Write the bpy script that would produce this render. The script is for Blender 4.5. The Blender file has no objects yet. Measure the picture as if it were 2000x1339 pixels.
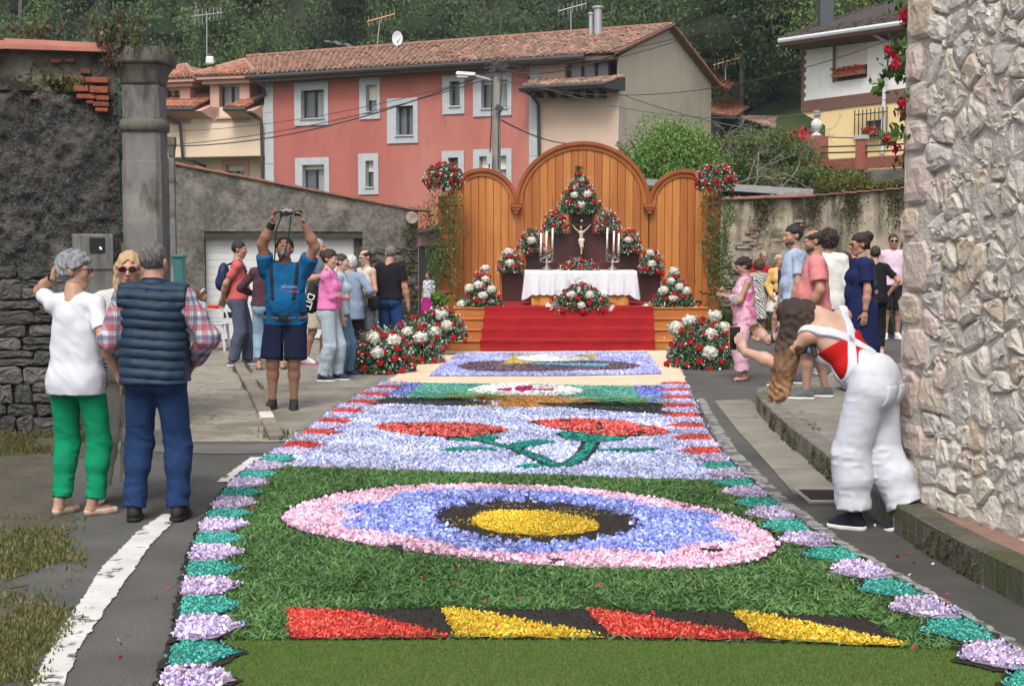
import bpy, math, random
import numpy as np
from mathutils import Vector, Matrix
random.seed(7); RS = np.random.RandomState(11)
R = math.radians
SC = bpy.context.scene; COL = SC.collection
# ------------------------------------------------------------ camera, world, sun
FPX, CH = 2700.0, 1.70
TH = math.atan(189.5 / FPX)
cam_d = bpy.data.cameras.new('camera'); cam = bpy.data.objects.new('camera', cam_d); COL.objects.link(cam)
cam.location = (0, 0, CH); cam.rotation_euler = (math.pi / 2 - TH, 0, 0)
cam_d.sensor_width = 36; cam_d.lens = 36 * FPX / 2000; cam_d.clip_end = 1500; cam_d.clip_start = .1
SC.camera = cam
world = bpy.data.worlds.new('World'); SC.world = world; world.use_nodes = True
wn = world.node_tree.nodes; bg = wn['Background']
sky = wn.new('ShaderNodeTexSky'); sky.sky_type = 'NISHITA'; sky.sun_disc = False
SUN_EL, SUN_AZ = R(54), R(193)
sky.sun_elevation = SUN_EL; sky.sun_rotation = SUN_AZ; sky.dust_density = 6; sky.air_density = 1.0; sky.ozone_density = 1.0
hsv = wn.new('ShaderNodeHueSaturation'); hsv.inputs['Saturation'].default_value = .35
world.node_tree.links.new(sky.outputs[0], hsv.inputs['Color'])
world.node_tree.links.new(hsv.outputs[0], bg.inputs[0]); bg.inputs[1].default_value = 0.15
sd = bpy.data.lights.new('sun', 'SUN'); so = bpy.data.objects.new('sun', sd); COL.objects.link(so)
sd.energy = 1.35; sd.angle = R(15); sd.color = (1, .97, .92)
sv = Vector((math.sin(SUN_AZ) * math.cos(SUN_EL), math.cos(SUN_AZ) * math.cos(SUN_EL), math.sin(SUN_EL)))
so.rotation_euler = sv.to_track_quat('Z', 'Y').to_euler()
SC.view_settings.view_transform = 'Standard'; SC.view_settings.look = 'None'
SC.view_settings.exposure = 0.45; SC.view_settings.gamma = 1; SC.view_settings.use_curve_mapping = False
SC.cycles.max_bounces = 6; SC.cycles.diffuse_bounces = 3; SC.cycles.glossy_bounces = 2
SC.cycles.transmission_bounces = 4; SC.cycles.transparent_max_bounces = 8
# ------------------------------------------------------------ measuring: photo point -> place
def ray(u, v):
 a, b = (u - 1000) / FPX, (669.5 - v) / FPX
 return np.array([a, math.cos(TH) + b * math.sin(TH), -math.sin(TH) + b * math.cos(TH)])
def gp(u, v, z=0.0):
 d = ray(u, v); t = (z - CH) / d[2]; return np.array([d[0] * t, d[1] * t, z])
def at(u, v, Y):
 d = ray(u, v); t = Y / d[1]; return np.array([d[0] * t, Y, CH + d[2] * t])
class Plane:                                   # vertical plane: origin o (x,y), unit direction d
 def __init__(s, o, o2):
  s.o = np.array(o[:2], float); v = np.array(o2[:2], float) - s.o; s.len = np.linalg.norm(v); s.d = v / s.len
  s.n = np.array([s.d[1], -s.d[0]])      # towards camera if d runs left->right
 def p(s, t, z, n=0.0): return (s.o[0] + s.d[0] * t + s.n[0] * n, s.o[1] + s.d[1] * t + s.n[1] * n, z)
 def px(s, u, v):
  r = ray(u, v); A = np.array([[s.d[0], -r[0]], [s.d[1], -r[1]]]); t, k = np.linalg.solve(A, -s.o)
  return t, CH + r[2] * k
# ------------------------------------------------------------ objects
WL = {}
def tag(o, label=None, cat=None, group=None, kind=None):
 if label: o['label'] = label
 if cat: o['category'] = cat
 if group: o['group'] = group
 if kind: o['kind'] = kind
 return o
def thing(name, loc, label, cat, group=None, rz=0):
 o = bpy.data.objects.new(name, None); COL.objects.link(o); o.location = loc; o.rotation_euler = (0, 0, rz)
 o.empty_display_size = .1; WL[o.name] = (Vector(loc), rz); return tag(o, label, cat, group)
def link(name, me, parent=None):
 o = bpy.data.objects.new(name, me); COL.objects.link(o)
 if parent is not None: o.parent = parent; WL[o.name] = WL.get(parent.name, (Vector((0, 0, 0)), 0))
 else: WL[o.name] = (Vector((0, 0, 0)), 0)
 return o
def inst(name, me, parent, loc, rot=(0, 0, 0), sc=(1, 1, 1)):
 o = bpy.data.objects.new(name, me); COL.objects.link(o); o.parent = parent
 w = WL[parent.name]; l = Matrix.Rotation(-w[1], 3, 'Z') @ (Vector(loc) - w[0]); o.location = l; o.rotation_euler = rot
 o.scale = sc if hasattr(sc, '__len__') else (sc,) * 3; WL[o.name] = w; return o
def mesh_np(name, V, F, mats, smooth=False, cols=None, mi=None):
 me = bpy.data.meshes.new(name); V = np.asarray(V, np.float32)
 if isinstance(F, np.ndarray):
  n, k = F.shape; me.vertices.add(len(V)); me.vertices.foreach_set('co', V.ravel())
  me.loops.add(n * k); me.loops.foreach_set('vertex_index', F.astype(np.int32).ravel())
  me.polygons.add(n); me.polygons.foreach_set('loop_start', np.arange(0, n * k, k, dtype=np.int32))
  me.update(calc_edges=True)
 else:
  me.from_pydata([tuple(map(float, v)) for v in V], [], F); me.update()
 for m in (mats if isinstance(mats, (list, tuple)) else [mats]): me.materials.append(m)
 if mi is not None: me.polygons.foreach_set('material_index', np.asarray(mi, np.int32))
 if smooth: me.polygons.foreach_set('use_smooth', np.ones(len(me.polygons), bool))
 if cols is not None:
  ca = me.color_attributes.new('Col', 'FLOAT_COLOR', 'POINT')
  c4 = np.ones((len(V), 4), np.float32); c4[:, :3] = cols; ca.data.foreach_set('color', c4.ravel())
 return me
class MB:
 def __init__(s): s.v = []; s.f = []; s.m = []; s.cm = 0
 def add(s, V, F, m=None):
  b = len(s.v); s.v += [tuple(map(float, q)) for q in V]; s.f += [tuple(b + i for i in f) for f in F]
  s.m += [s.cm if m is None else m] * len(F); return s
 def box(s, c, size, M=None, m=None):
  x, y, z = [q / 2 for q in size]; V = [Vector((i * x, j * y, k * z)) for i in (-1, 1) for j in (-1, 1) for k in (-1, 1)]
  if M is not None: V = [M @ q for q in V]
  return s.add([Vector(c) + q for q in V], [(0, 1, 3, 2), (4, 6, 7, 5), (0, 4, 5, 1), (2, 3, 7, 6), (0, 2, 6, 4), (1, 5, 7, 3)], m)
 def hexa(s, P, m=None):                    # 8 points: 4 bottom ring, 4 top ring
  return s.add(P, [(3, 2, 1, 0), (4, 5, 6, 7), (0, 1, 5, 4), (1, 2, 6, 5), (2, 3, 7, 6), (3, 0, 4, 7)], m)
 def pbox(s, pl, t0, t1, z0, z1, n0, n1, m=None):
  return s.hexa([pl.p(t0, z0, n1), pl.p(t1, z0, n1), pl.p(t1, z0, n0), pl.p(t0, z0, n0),
                       pl.p(t0, z1, n1), pl.p(t1, z1, n1), pl.p(t1, z1, n0), pl.p(t0, z1, n0)], m)
 def prism(s, ring0, ring1, m=None):
  n = len(ring0); return s.add(list(ring0) + list(ring1), [tuple(range(n))[::-1], tuple(range(n, 2 * n))] + [(i, (i + 1) % n, n + (i + 1) % n, n + i) for i in range(n)], m)
 def tube(s, pts, r, n=8, m=None, caps=True):
  pts = [Vector(p) for p in pts]; N = len(pts); rr = r if hasattr(r, '__len__') else [r] * N; V = []; up = None
  for i, p in enumerate(pts):
   t = (pts[min(i + 1, N - 1)] - pts[max(i - 1, 0)]).normalized()
   if up is None: up = t.orthogonal().normalized()
   up = (up - t * up.dot(t)).normalized(); w = t.cross(up)
   V += [p + (up * math.cos(a) + w * math.sin(a)) * rr[i] for a in [2 * math.pi * k / n for k in range(n)]]
  F = [(i * n + k, i * n + (k + 1) % n, (i + 1) * n + (k + 1) % n, (i + 1) * n + k) for i in range(N - 1) for k in range(n)]
  if caps: F += [tuple(range(n))[::-1], tuple((N - 1) * n + k for k in range(n))]
  return s.add(V, F, m)
 def lathe(s, c, prof, n=16, m=None, sx=1, sy=1, power=1):
  V = []
  for r, z in prof:
   for k in range(n):
    a = 2 * math.pi * (k + .5) / n; ca, sa = math.cos(a), math.sin(a)
    if power != 1: q = max(abs(ca), abs(sa)) if power == 0 else (abs(ca) ** power + abs(sa) ** power) ** (1 / power); ca, sa = ca / q, sa / q
    V.append((c[0] + r * ca * sx, c[1] + r * sa * sy, c[2] + z))
  N = len(prof)
  F = [(i * n + k, i * n + (k + 1) % n, (i + 1) * n + (k + 1) % n, (i + 1) * n + k) for i in range(N - 1) for k in range(n)]
  F += [tuple(range(n))[::-1], tuple((N - 1) * n + k for k in range(n))]; return s.add(V, F, m)
 def build(s, name, mats, parent=None, smooth=False, local=False, bevel=0):
  V = np.array(s.v)
  if parent is not None and not local:
   w = WL[parent.name]; V = V - np.array(w[0])
   if w[1]:
    c, q = math.cos(-w[1]), math.sin(-w[1]); V = V @ np.array([[c, q, 0], [-q, c, 0], [0, 0, 1]])
  me = mesh_np(name, V, s.f, mats, smooth, mi=s.m); o = link(name, me, parent)
  if bevel: b = o.modifiers.new('bevel', 'BEVEL'); b.width = bevel; b.segments = 1; b.limit_method = 'ANGLE'
  return o
def h2l(h):
 h = h.lstrip('#'); c = [int(h[i:i + 2], 16) / 255 for i in (0, 2, 4)]
 return tuple(x / 12.92 if x < .04045 else ((x + .055) / 1.055) ** 2.4 for x in c)
# ------------------------------------------------------------ materials
MC = {}
def mat(name, c1, c2=None, c3=None, sc=5., rough=.8, bump=0., bs=None, bd=.02, metal=0., det=5., st=(1, 1, 1), spec=.3, attr=False, contrast=(.35, .65), trans=0., alpha=1., emit=None, fn=None, dirt=None, c3s=None):
 if name in MC: return MC[name]
 m = bpy.data.materials.new(name); m.use_nodes = True; nt = m.node_tree; N = nt.nodes; L = nt.links; P = N['Principled BSDF']
 f = lambda c: (*(h2l(c) if isinstance(c, str) else c), 1)
 P.inputs['Roughness'].default_value = rough; P.inputs['Metallic'].default_value = metal
 P.inputs['Specular IOR Level'].default_value = spec; P.inputs['Base Color'].default_value = f(c1)
 if trans: P.inputs['Transmission Weight'].default_value = trans
 if alpha < 1: P.inputs['Alpha'].default_value = alpha
 tc = N.new('ShaderNodeTexCoord'); mp = N.new('ShaderNodeMapping'); mp.inputs['Scale'].default_value = st; L.new(tc.outputs['Object'], mp.inputs[0])
 def noise(s, d=det):
  n = N.new('ShaderNodeTexNoise'); n.inputs['Scale'].default_value = s; n.inputs['Detail'].default_value = d; n.inputs['Roughness'].default_value = .6; L.new(mp.outputs[0], n.inputs['Vector']); return n.outputs['Fac']
 def ramp(src, a, b):
  r = N.new('ShaderNodeMapRange'); r.inputs[1].default_value = a; r.inputs[2].default_value = b; L.new(src, r.inputs[0]); return r.outputs[0]
 def mix(fac, a, b, blend='MIX'):
  x = N.new('ShaderNodeMix'); x.data_type = 'RGBA'; x.blend_type = blend
  for s_, i in ((fac, 0), (a, 6), (b, 7)):
   if isinstance(s_, (int, float)): x.inputs[i].default_value = s_
   elif isinstance(s_, tuple): x.inputs[i].default_value = s_
   else: L.new(s_, x.inputs[i])
  return x.outputs[2]
 col = f(c1)
 if c2 is not None: col = mix(ramp(noise(sc), *contrast), f(c1), f(c2))
 if c3 is not None: col = mix(ramp(noise(c3s or sc * .23, 6), .5, .68), col, f(c3))
 if dirt is not None: col = mix(ramp(noise(dirt[1], 8), dirt[2], dirt[3]), col, f(dirt[0]))
 if attr:
  a = N.new('ShaderNodeVertexColor'); a.layer_name = 'Col'; col = a.outputs[0] if c2 is None else mix(1., a.outputs[0], col, 'MULTIPLY')
 if fn: col = fn(N, L, mp, mix, noise, ramp, col, P)
 if not isinstance(col, tuple): L.new(col, P.inputs['Base Color'])
 if bump:
  b = N.new('ShaderNodeBump'); b.inputs['Strength'].default_value = bump; b.inputs['Distance'].default_value = bd
  L.new(noise(bs or sc * 4, 6), b.inputs['Height']); L.new(b.outputs[0], P.inputs['Normal'])
 if emit: P.inputs['Emission Color'].default_value = f(emit); P.inputs['Emission Strength'].default_value = 1
 MC[name] = m; return m
# ------------------------------------------------------------ noise in numpy
def _h(i, j, k, s):
 n = (i * 374761393 + j * 668265263 + k * 2147483647 + s * 974711) & 0xffffffff
 n = ((n ^ (n >> 13)) * 1274126177) & 0xffffffff
 return ((n ^ (n >> 16)) & 0xffff) / 65535.0
def vnoise(P, sc=1., seed=0):
 P = np.asarray(P, float) * sc; I = np.floor(P).astype(np.int64); f = P - I; f = f * f * (3 - 2 * f); out = 0
 for a in (0, 1):
  for b in (0, 1):
   for c in (0, 1):
    w = (f[..., 0] if a else 1 - f[..., 0]) * (f[..., 1] if b else 1 - f[..., 1]) * (f[..., 2] if c else 1 - f[..., 2])
    out = out + w * _h(I[..., 0] + a, I[..., 1] + b, I[..., 2] + c, seed)
 return out * 2 - 1
def fbm(P, sc=1., o=4, seed=0):
 r = 0; a = 1
 for i in range(o): r = r + a * vnoise(P, sc * 2 ** i, seed + i * 17); a *= .5
 return r
def catmull(pts, n=6):
 P = [np.array(p, float) for p in pts]; P = [2 * P[0] - P[1]] + P + [2 * P[-1] - P[-2]]; out = []
 for i in range(1, len(P) - 2):
  for k in range(n):
   t = k / n; out.append(.5 * ((2 * P[i]) + (-P[i - 1] + P[i + 1]) * t + (2 * P[i - 1] - 5 * P[i] + 4 * P[i + 1] - P[i + 2]) * t * t + (-P[i - 1] + 3 * P[i] - 3 * P[i + 1] + P[i + 2]) * t ** 3))
 out.append(P[-2]); return out
# ------------------------------------------------------------ ground
def crackfn(scale=1.2, width=.012, dark=(.03, .028, .025, 1), grain=60, gstr=.35):
 def fn(N, L, mp, mix, noise, ramp, col, P):
  w = N.new('ShaderNodeTexVoronoi'); w.feature = 'DISTANCE_TO_EDGE'; w.inputs['Scale'].default_value = scale
  nz = N.new('ShaderNodeTexNoise'); nz.inputs['Scale'].default_value = 2.5; nz.inputs['Detail'].default_value = 6; L.new(mp.outputs[0], nz.inputs['Vector'])
  ad = N.new('ShaderNodeVectorMath'); ad.operation = 'MULTIPLY_ADD'; L.new(nz.outputs['Color'], ad.inputs[0]); ad.inputs[1].default_value = (.7, .7, 0); L.new(mp.outputs[0], ad.inputs[2])
  L.new(ad.outputs[0], w.inputs['Vector']); r = ramp(w.outputs['Distance'], width, 0.0)
  g = ramp(noise(grain, 3), .3, .75)
  c = mix(g, col, mix(1., col, (gstr, gstr, gstr, 1), 'MULTIPLY'))
  return mix(r, c, dark)
 return fn
ASPH = mat('asphalt', (.095, .092, .086), (.135, .13, .12), (.07, .068, .064), sc=2.2, rough=.9, bump=.5, bs=110, bd=.006, fn=crackfn(.16, .0012, dark=(.06,.058,.055,1), grain=75, gstr=.45), contrast=(.3, .7))
ASPH2 = mat('asphalt_light', (.15, .146, .138), (.115, .112, .108), sc=3, rough=.9, bump=.5, bs=110, bd=.006, fn=crackfn(.25, .0015, dark=(.06,.058,.055,1), grain=130, gstr=.62))
CONC = mat('concrete_old', (.30, .275, .23), (.225, .205, .17), (.15, .14, .10), sc=2.6, rough=.92, bump=.6, bs=30, bd=.01, fn=crackfn(.55, .008, grain=90, gstr=.7))
CONCD = mat('concrete_drive', (.36, .325, .265), (.25, .225, .18), (.15, .14, .095), sc=2.6, rough=.92, bump=.8, bs=12, bd=.03, st=(1, 1.3, 1), fn=crackfn(2.6, .035, (.11, .10, .075, 1), grain=60, gstr=.75))
CONCG = mat('concrete_grey', (.22, .215, .20), (.165, .16, .15), sc=2.5, rough=.9, bump=.4, bs=60, bd=.006, fn=crackfn(.3, .004, grain=110, gstr=.75))
MOSS = mat('moss', (.075, .085, .018), (.035, .04, .012), (.12, .10, .03), sc=9, rough=1, bump=1, bs=40, bd=.03)
DIRT = mat('dirt', (.13, .115, .085), (.085, .078, .06), (.075, .08, .035), sc=4, rough=1, bump=.8, bs=30, bd=.03, fn=crackfn(.1, .001, grain=40, gstr=.5))
PAINT = mat('road_paint', (.62, .61, .58), (.5, .49, .46), sc=6, rough=.7, bump=.3, bs=80, bd=.004)
def wornpaint(name, thr, k=1.):
 def fn(N, L, mp, mix, noise, ramp, col, P): return mix(ramp(noise(7, 12), thr, thr + .05), (.105, .103, .10, 1), mix(ramp(noise(5, 5), .35, .65), (.46 * k, .45 * k, .43 * k, 1), (.58 * k, .57 * k, .55 * k, 1)))
 return mat(name, (.6, .6, .6), rough=.8, bump=.4, bs=80, bd=.005, fn=fn)
PAINT1 = wornpaint('road_paint_worn', .38); PAINT2 = wornpaint('road_paint_faded', .46, .5)
def sheet(name, pts, z, m, kind='structure', parent=None, world_pts=False, rag=0):
 P = [np.array(p if world_pts else gp(p[0], p[1], z), float) for p in pts]
 for p in P: p[2] = z
 if rag:
  Q = []
  for i in range(len(P)):
   a, b = P[i], P[(i + 1) % len(P)]; n = max(1, int(np.linalg.norm(b - a) / (rag * 1.2)))
   for k in range(min(n, 400)): q = a + (b - a) * k / n; q = q + np.array([float(fbm(q, .7 / rag, 3, 3)), float(fbm(q, .7 / rag, 3, 8)), 0]) * rag + np.array([float(fbm(q, .12 / rag, 2, 5)), 0, 0]) * rag * 1.1; Q.append(q)
  P = Q
 o = MB().add(P, [tuple(range(len(P)))]).build(name, m, parent)
 if kind: tag(o, kind=kind)
 return o
def terrain(x, y):
 s = lambda a, b, t: np.clip((t - a) / (b - a), 0, 1) ** 2 * (3 - 2 * np.clip((t - a) / (b - a), 0, 1))
 return 3.7 * s(33, 38.5, y) * s(2.5, 6.5, x) + 1.6 * s(44, 54, y) + 3 * s(50, 62, y) * s(6, 14, x) + 46 * s(60, 165, y) ** .9 + .0 * x
xs = np.concatenate([np.linspace(-600, -70, 8), np.linspace(-60, 60, 49), np.linspace(70, 600, 8)])
ys = np.concatenate([np.linspace(-60, 28, 10), np.linspace(30, 170, 57), np.linspace(190, 900, 8)])
GX, GY = np.meshgrid(xs, ys); GZ = terrain(GX, GY); GZ = GZ + np.where(GY > 40, fbm(np.stack([GX, GY, GX * 0], -1), .12, 3) * .35, 0)
nx, ny = len(xs), len(ys); idx = np.arange(nx * ny).reshape(ny, nx)
GF = np.stack([idx[:-1, :-1], idx[:-1, 1:], idx[1:, 1:], idx[1:, :-1]], -1).reshape(-1, 4)
GRASSM = mat('hill_grass', (.045, .08, .02), (.03, .05, .012), (.07, .08, .03), sc=.8, rough=1, bump=.6, bs=8, bd=.1)
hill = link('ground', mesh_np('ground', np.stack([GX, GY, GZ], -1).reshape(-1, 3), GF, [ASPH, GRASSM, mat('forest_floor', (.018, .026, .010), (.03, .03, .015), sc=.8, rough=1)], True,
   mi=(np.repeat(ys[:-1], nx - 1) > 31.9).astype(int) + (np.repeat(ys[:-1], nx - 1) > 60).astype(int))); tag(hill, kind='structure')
# left side: dirt verge, concrete drive, kerb band ; right side: gutter, pavement
sheet('verge', [(-700, 1500), (-250, 1400), (20, 1339), (30, 1230), (60, 1130), (110, 1060), (150, 1010), (120, 960), (150, 900), (235, 850), (130, 838), (-60, 850), (-700, 900)], .004, DIRT, rag=.05)
sheet('driveway', [(330, 862), (548, 862), (520, 820), (470, 745), (448, 690), (440, 660), (352, 662), (330, 700)], .004, CONCD)
sheet('courtyard', [(556, 858), (640, 800), (760, 735), (880, 690), (900, 640), (700, 632), (441, 655), (450, 690), (478, 735), (530, 815)], .004, CONC)
sheet('kerb_band', [(545, 862), (600, 862), (680, 800), (765, 744), (900, 690), (880, 684), (740, 739), (640, 798)], .008, CONCG)
sheet('path', [(395, 868), (548, 866), (600, 862), (545, 885), (400, 885), (240, 880), (210, 868)], .006, ASPH2, rag=.04)
gut = [(1395, 782), (1462, 779), (1500, 805), (1560, 868), (1610, 920), (1650, 962), (1552, 965), (1500, 905), (1445, 845)]
sheet('gutter', gut, .008, CONC)
sheet('road_edge_band', [(1480, 975), (1552, 965), (1690, 962), (1750, 1005), (1900, 1090), (2050, 1170), (2400, 1400), (2200, 1400), (1900, 1230), (1700, 1110)], .004, mat('asphalt_dark', (.085, .082, .075), (.06, .058, .052), (.045, .05, .03), sc=3, rough=.95, bump=.5, bs=100, bd=.006, fn=crackfn(.2, .003, grain=120, gstr=.6)))
# painted lines
sheet('road_marking', [(60, 1339), (92, 1339), (125, 1339), (150, 1270), (225, 1160), (262, 1110), (300, 1055), (355, 1003), (318, 1003), (270, 1035), (200, 1105), (160, 1170), (115, 1230)], .008, PAINT1, rag=.007)
sheet('road_marking', [(424, 940), (462, 940), (523, 893), (490, 891)], .010, PAINT1, rag=.01)
sheet('road_marking', [(1362, 778), (1376, 778), (1400, 820), (1440, 880), (1530, 968), (1640, 1050), (1760, 1120), (1900, 1200), (2080, 1310), (2080, 1350), (1880, 1225), (1740, 1140), (1600, 1055), (1490, 972), (1415, 885), (1380, 820)], .0095, PAINT2, rag=.012)
# raised pavement on the right with mossy kerb
KH = .17
kt = catmull([(1474, 764), (1490, 785), (1540, 830), (1600, 876), (1660, 925), (1720, 968), (1790, 1010), (1880, 1058), (2000, 1118), (2200, 1230)], 5)
K = [gp(p[0], p[1], KH) for p in kt]
inner = [np.array([7.5, K[-1][1], KH]), np.array([7.5, 19.2, KH]), gp(1770, 706, KH), gp(1560, 742, KH)]
K[0] = gp(1478, 758, KH)
sheet('pavement', [tuple(p) for p in K] + [tuple(p) for p in inner], KH, CONC, world_pts=True)
def offs(P, d):
 out = []
 for i, p in enumerate(P):
  t = (P[min(i + 1, len(P) - 1)] - P[max(i - 1, 0)])[:2]; t = t / np.linalg.norm(t); out.append(np.array([p[0] + t[1] * d, p[1] - t[0] * d, p[2]]))
 return out
side = 1 if offs(K, .1)[10][0] > K[10][0] else -1
KI = offs(K, .16 * side); KERB = mat('kerb_stone', (.23, .215, .18), (.15, .14, .115), (.08, .085, .035), sc=7, rough=.95, bump=.8, bs=35, bd=.02)
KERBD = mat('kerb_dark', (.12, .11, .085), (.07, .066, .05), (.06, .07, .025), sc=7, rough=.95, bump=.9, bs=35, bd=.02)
REDSLAB = mat('red_slab', (.26, .15, .115), (.19, .125, .10), (.12, .115, .07), sc=6, rough=.95, bump=.6, bs=50, bd=.01)
kr = tag(link('kerb', mesh_np('kerb', [(0, 0, -1)], [], KERB)), kind='structure')
i = 0; step = 3
while i + step < len(K):                        # kerb stones one by one
 j = min(i + step, len(K) - 1); m = MB(); top = KH + .012 + random.uniform(-.004, .004)
 for q in range(i, j):
  a, b, c, d = K[q], K[q + 1], KI[q + 1], KI[q]
  if q == j - 1: b = a + (b - a) * .985; c = d + (c - d) * .985
  m.hexa([(*a[:2], -.01), (*b[:2], -.01), (*c[:2], -.01), (*d[:2], -.01), (*a[:2], top), (*b[:2], top), (*c[:2], top), (*d[:2], top)])
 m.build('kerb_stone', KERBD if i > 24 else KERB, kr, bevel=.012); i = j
# moss on the kerb face: tufts
V = []; F = []; C = []
def quadcloud(P, size, aspect=.5, tilt=1.0, up=None, rs=RS):
 """small bent cards at points P; returns verts, faces"""
 n = len(P); a = rs.rand(n) * 2 * math.pi; t = (rs.rand(n) - .5) * math.pi * tilt; r = (rs.rand(n) - .5) * math.pi * tilt
 ux = np.stack([np.cos(a) * np.cos(t), np.sin(a) * np.cos(t), np.sin(t)], -1)
 w = np.stack([-np.sin(a), np.cos(a), np.zeros(n)], -1); nn = np.cross(ux, w); vy = w * np.cos(r)[:, None] + nn * np.sin(r)[:, None]
 s = (size * (.6 + .8 * rs.rand(n)))[:, None] if np.ndim(size) == 0 else size[:, None]
 ux = ux * s; vy = vy * s * aspect
 V = np.stack([P - ux, P - vy, P + ux, P + vy], 1).reshape(-1, 3); F = np.arange(4 * n).reshape(n, 4); return V, F
def cloud(name, P, size, pal, m, parent=None, aspect=.5, tilt=1., kind='stuff', jit=.12, rs=RS):
 P = np.asarray(P, float)
 if parent is not None: P = P - np.array(WL[parent.name][0])
 V, F = quadcloud(P, size, aspect, tilt, rs=rs); pal = np.array([h2l(c) if isinstance(c, str) else c for c in pal])
 c = pal[rs.randint(0, len(pal), len(P))] * (1 + (rs.rand(len(P), 1) - .5) * 2 * jit)
 o = link(name, mesh_np(name, V, F, m, cols=np.repeat(c, 4, 0)), parent)
 if kind: tag(o, kind=kind)
 return o
def leafmat(name, rough=.6, tr=.25):
 m = mat(name, (1, 1, 1), attr=True, rough=rough, spec=.25)
 if m.get('done'): return m
 nt = m.node_tree; N = nt.nodes; L = nt.links; P = N['Principled BSDF']; T = N.new('ShaderNodeBsdfTranslucent'); X = N.new('ShaderNodeMixShader'); X.inputs[0].default_value = tr
 a = [n for n in N if n.type == 'VERTEX_COLOR'][0]; L.new(a.outputs[0], T.inputs[0]); L.new(P.outputs[0], X.inputs[1]); L.new(T.outputs[0], X.inputs[2]); L.new(X.outputs[0], N['Material Output'].inputs[0]); m['done'] = 1
 return m
LEAF = leafmat('leaf'); PETAL = leafmat('petal', .7, .15)
P = []
for q in range(2, 44):
 a, b = K[q], K[q + 1]; n = int(160 * np.linalg.norm(b - a) * 2)
 t = RS.rand(n, 1); p = a + (b - a) * t; p[:, 2] = RS.rand(n) ** 1.5 * (KH - .01) ; p[:, 0] -= side * 0 + .004 + RS.rand(n) * .02 * (1 - p[:, 2] / KH); p[:, 2] = np.minimum(p[:, 2], KH)
 P.append(p)
P = np.concatenate(P); P = P[fbm(P, 3.0, 2, 5) > -.15]
cloud('moss', P, .012, [(.07, .085, .015), (.045, .055, .012), (.10, .10, .03), (.05, .045, .02)], LEAF)
P = []
for q in range(0, 26):
 a, b = KI[q], KI[q + 1]; n = 40; p = a + (b - a) * RS.rand(n, 1); p[:, 0] += RS.randn(n) * .05; p[:, 2] = KH + .006; P.append(p)
P = np.concatenate(P); P = P[fbm(P, 2.0, 2, 9) > .1]; cloud('moss', P, .014, [(.10, .10, .02), (.07, .075, .02)], LEAF, tilt=.3)
# brick strip along the drive
bk = tag(link('brick_edging', mesh_np('brick_edging', [(0, 0, -1)], [], KERB)), kind='structure')
BRK = [mat('edging_brick' + c, a, b, sc=9, rough=.95, bump=.6, bs=50, bd=.01) for c, a, b in (('', (.26, .19, .16), (.19, .15, .13)), ('_dull', (.24, .20, .17), (.16, .14, .12)), ('_pale', (.27, .23, .20), (.20, .17, .15)))]
e0 = [gp(*p) for p in catmull([(446, 680), (455, 712), (480, 760), (503, 810), (526, 860)], 6)]; e1 = [gp(*p) for p in catmull([(463, 680), (474, 712), (505, 760), (530, 810), (556, 858)], 6)]
def along(P, s):
 d = [0]
 for a, b in zip(P[:-1], P[1:]): d.append(d[-1] + np.linalg.norm(b - a))
 s = s * d[-1]; k = max(0, min(len(P) - 2, np.searchsorted(d, s) - 1)); return P[k] + (P[k + 1] - P[k]) * ((s - d[k]) / (d[k + 1] - d[k]))
nb = 26
for q in range(nb):
 s0, s1 = q / nb, (q + .95) / nb; h = .05 + random.uniform(-.006, .008)
 a, b, c, d = along(e0, s0), along(e0, s1), along(e1, s1), along(e1, s0)
 MB().hexa([(*p[:2], 0) for p in (a, b, c, d)] + [(*p[:2], h) for p in (a, b, c, d)]).build('brick', PAINT if q == 22 else random.choice(BRK), bk, bevel=.008)
# drain with grate
dr = thing('storm_drain', tuple(gp(1600, 972, .004)), 'rusty storm drain grate sunk in the gutter beside the right kerb', 'drain')
DRM = mat('rusty_iron', (.075, .055, .045), (.045, .038, .035), sc=20, rough=.8, metal=.3, bump=.4, bs=80)
A, B, C_, D = gp(1552, 959), gp(1655, 959), gp(1665, 984), gp(1582, 984); A, B, C_, D = [np.array(x) for x in (A, B, C_, D)]
MB().add([(*p[:2], .0105) for p in (A, B, C_, D)], [(0, 1, 2, 3)]).build('pit', mat('pit_dark', (.012, .011, .010), rough=1), dr)
for k in range(9):
 t0, t1 = (k + .15) / 9, (k + .65) / 9; a, b = A + (D - A) * (.35 + .65 * t0), B + (C_ - B) * (.35 + .65 * t0); c, d = A + (D - A) * (.35 + .65 * t1), B + (C_ - B) * (.35 + .65 * t1)
 MB().hexa([(*p[:2], .011) for p in (a, b, d, c)] + [(*p[:2], .026) for p in (a, b, d, c)]).build('grate_bar', DRM, dr)
fr = MB()
for a, b in ((A, B), (B, C_), (C_, D), (D, A)): fr.tube([(*a[:2], .016), (*b[:2], .016)], .014, 6)
fr.build('frame', mat('concrete_rim', (.3, .28, .25), rough=.9), dr)
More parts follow.
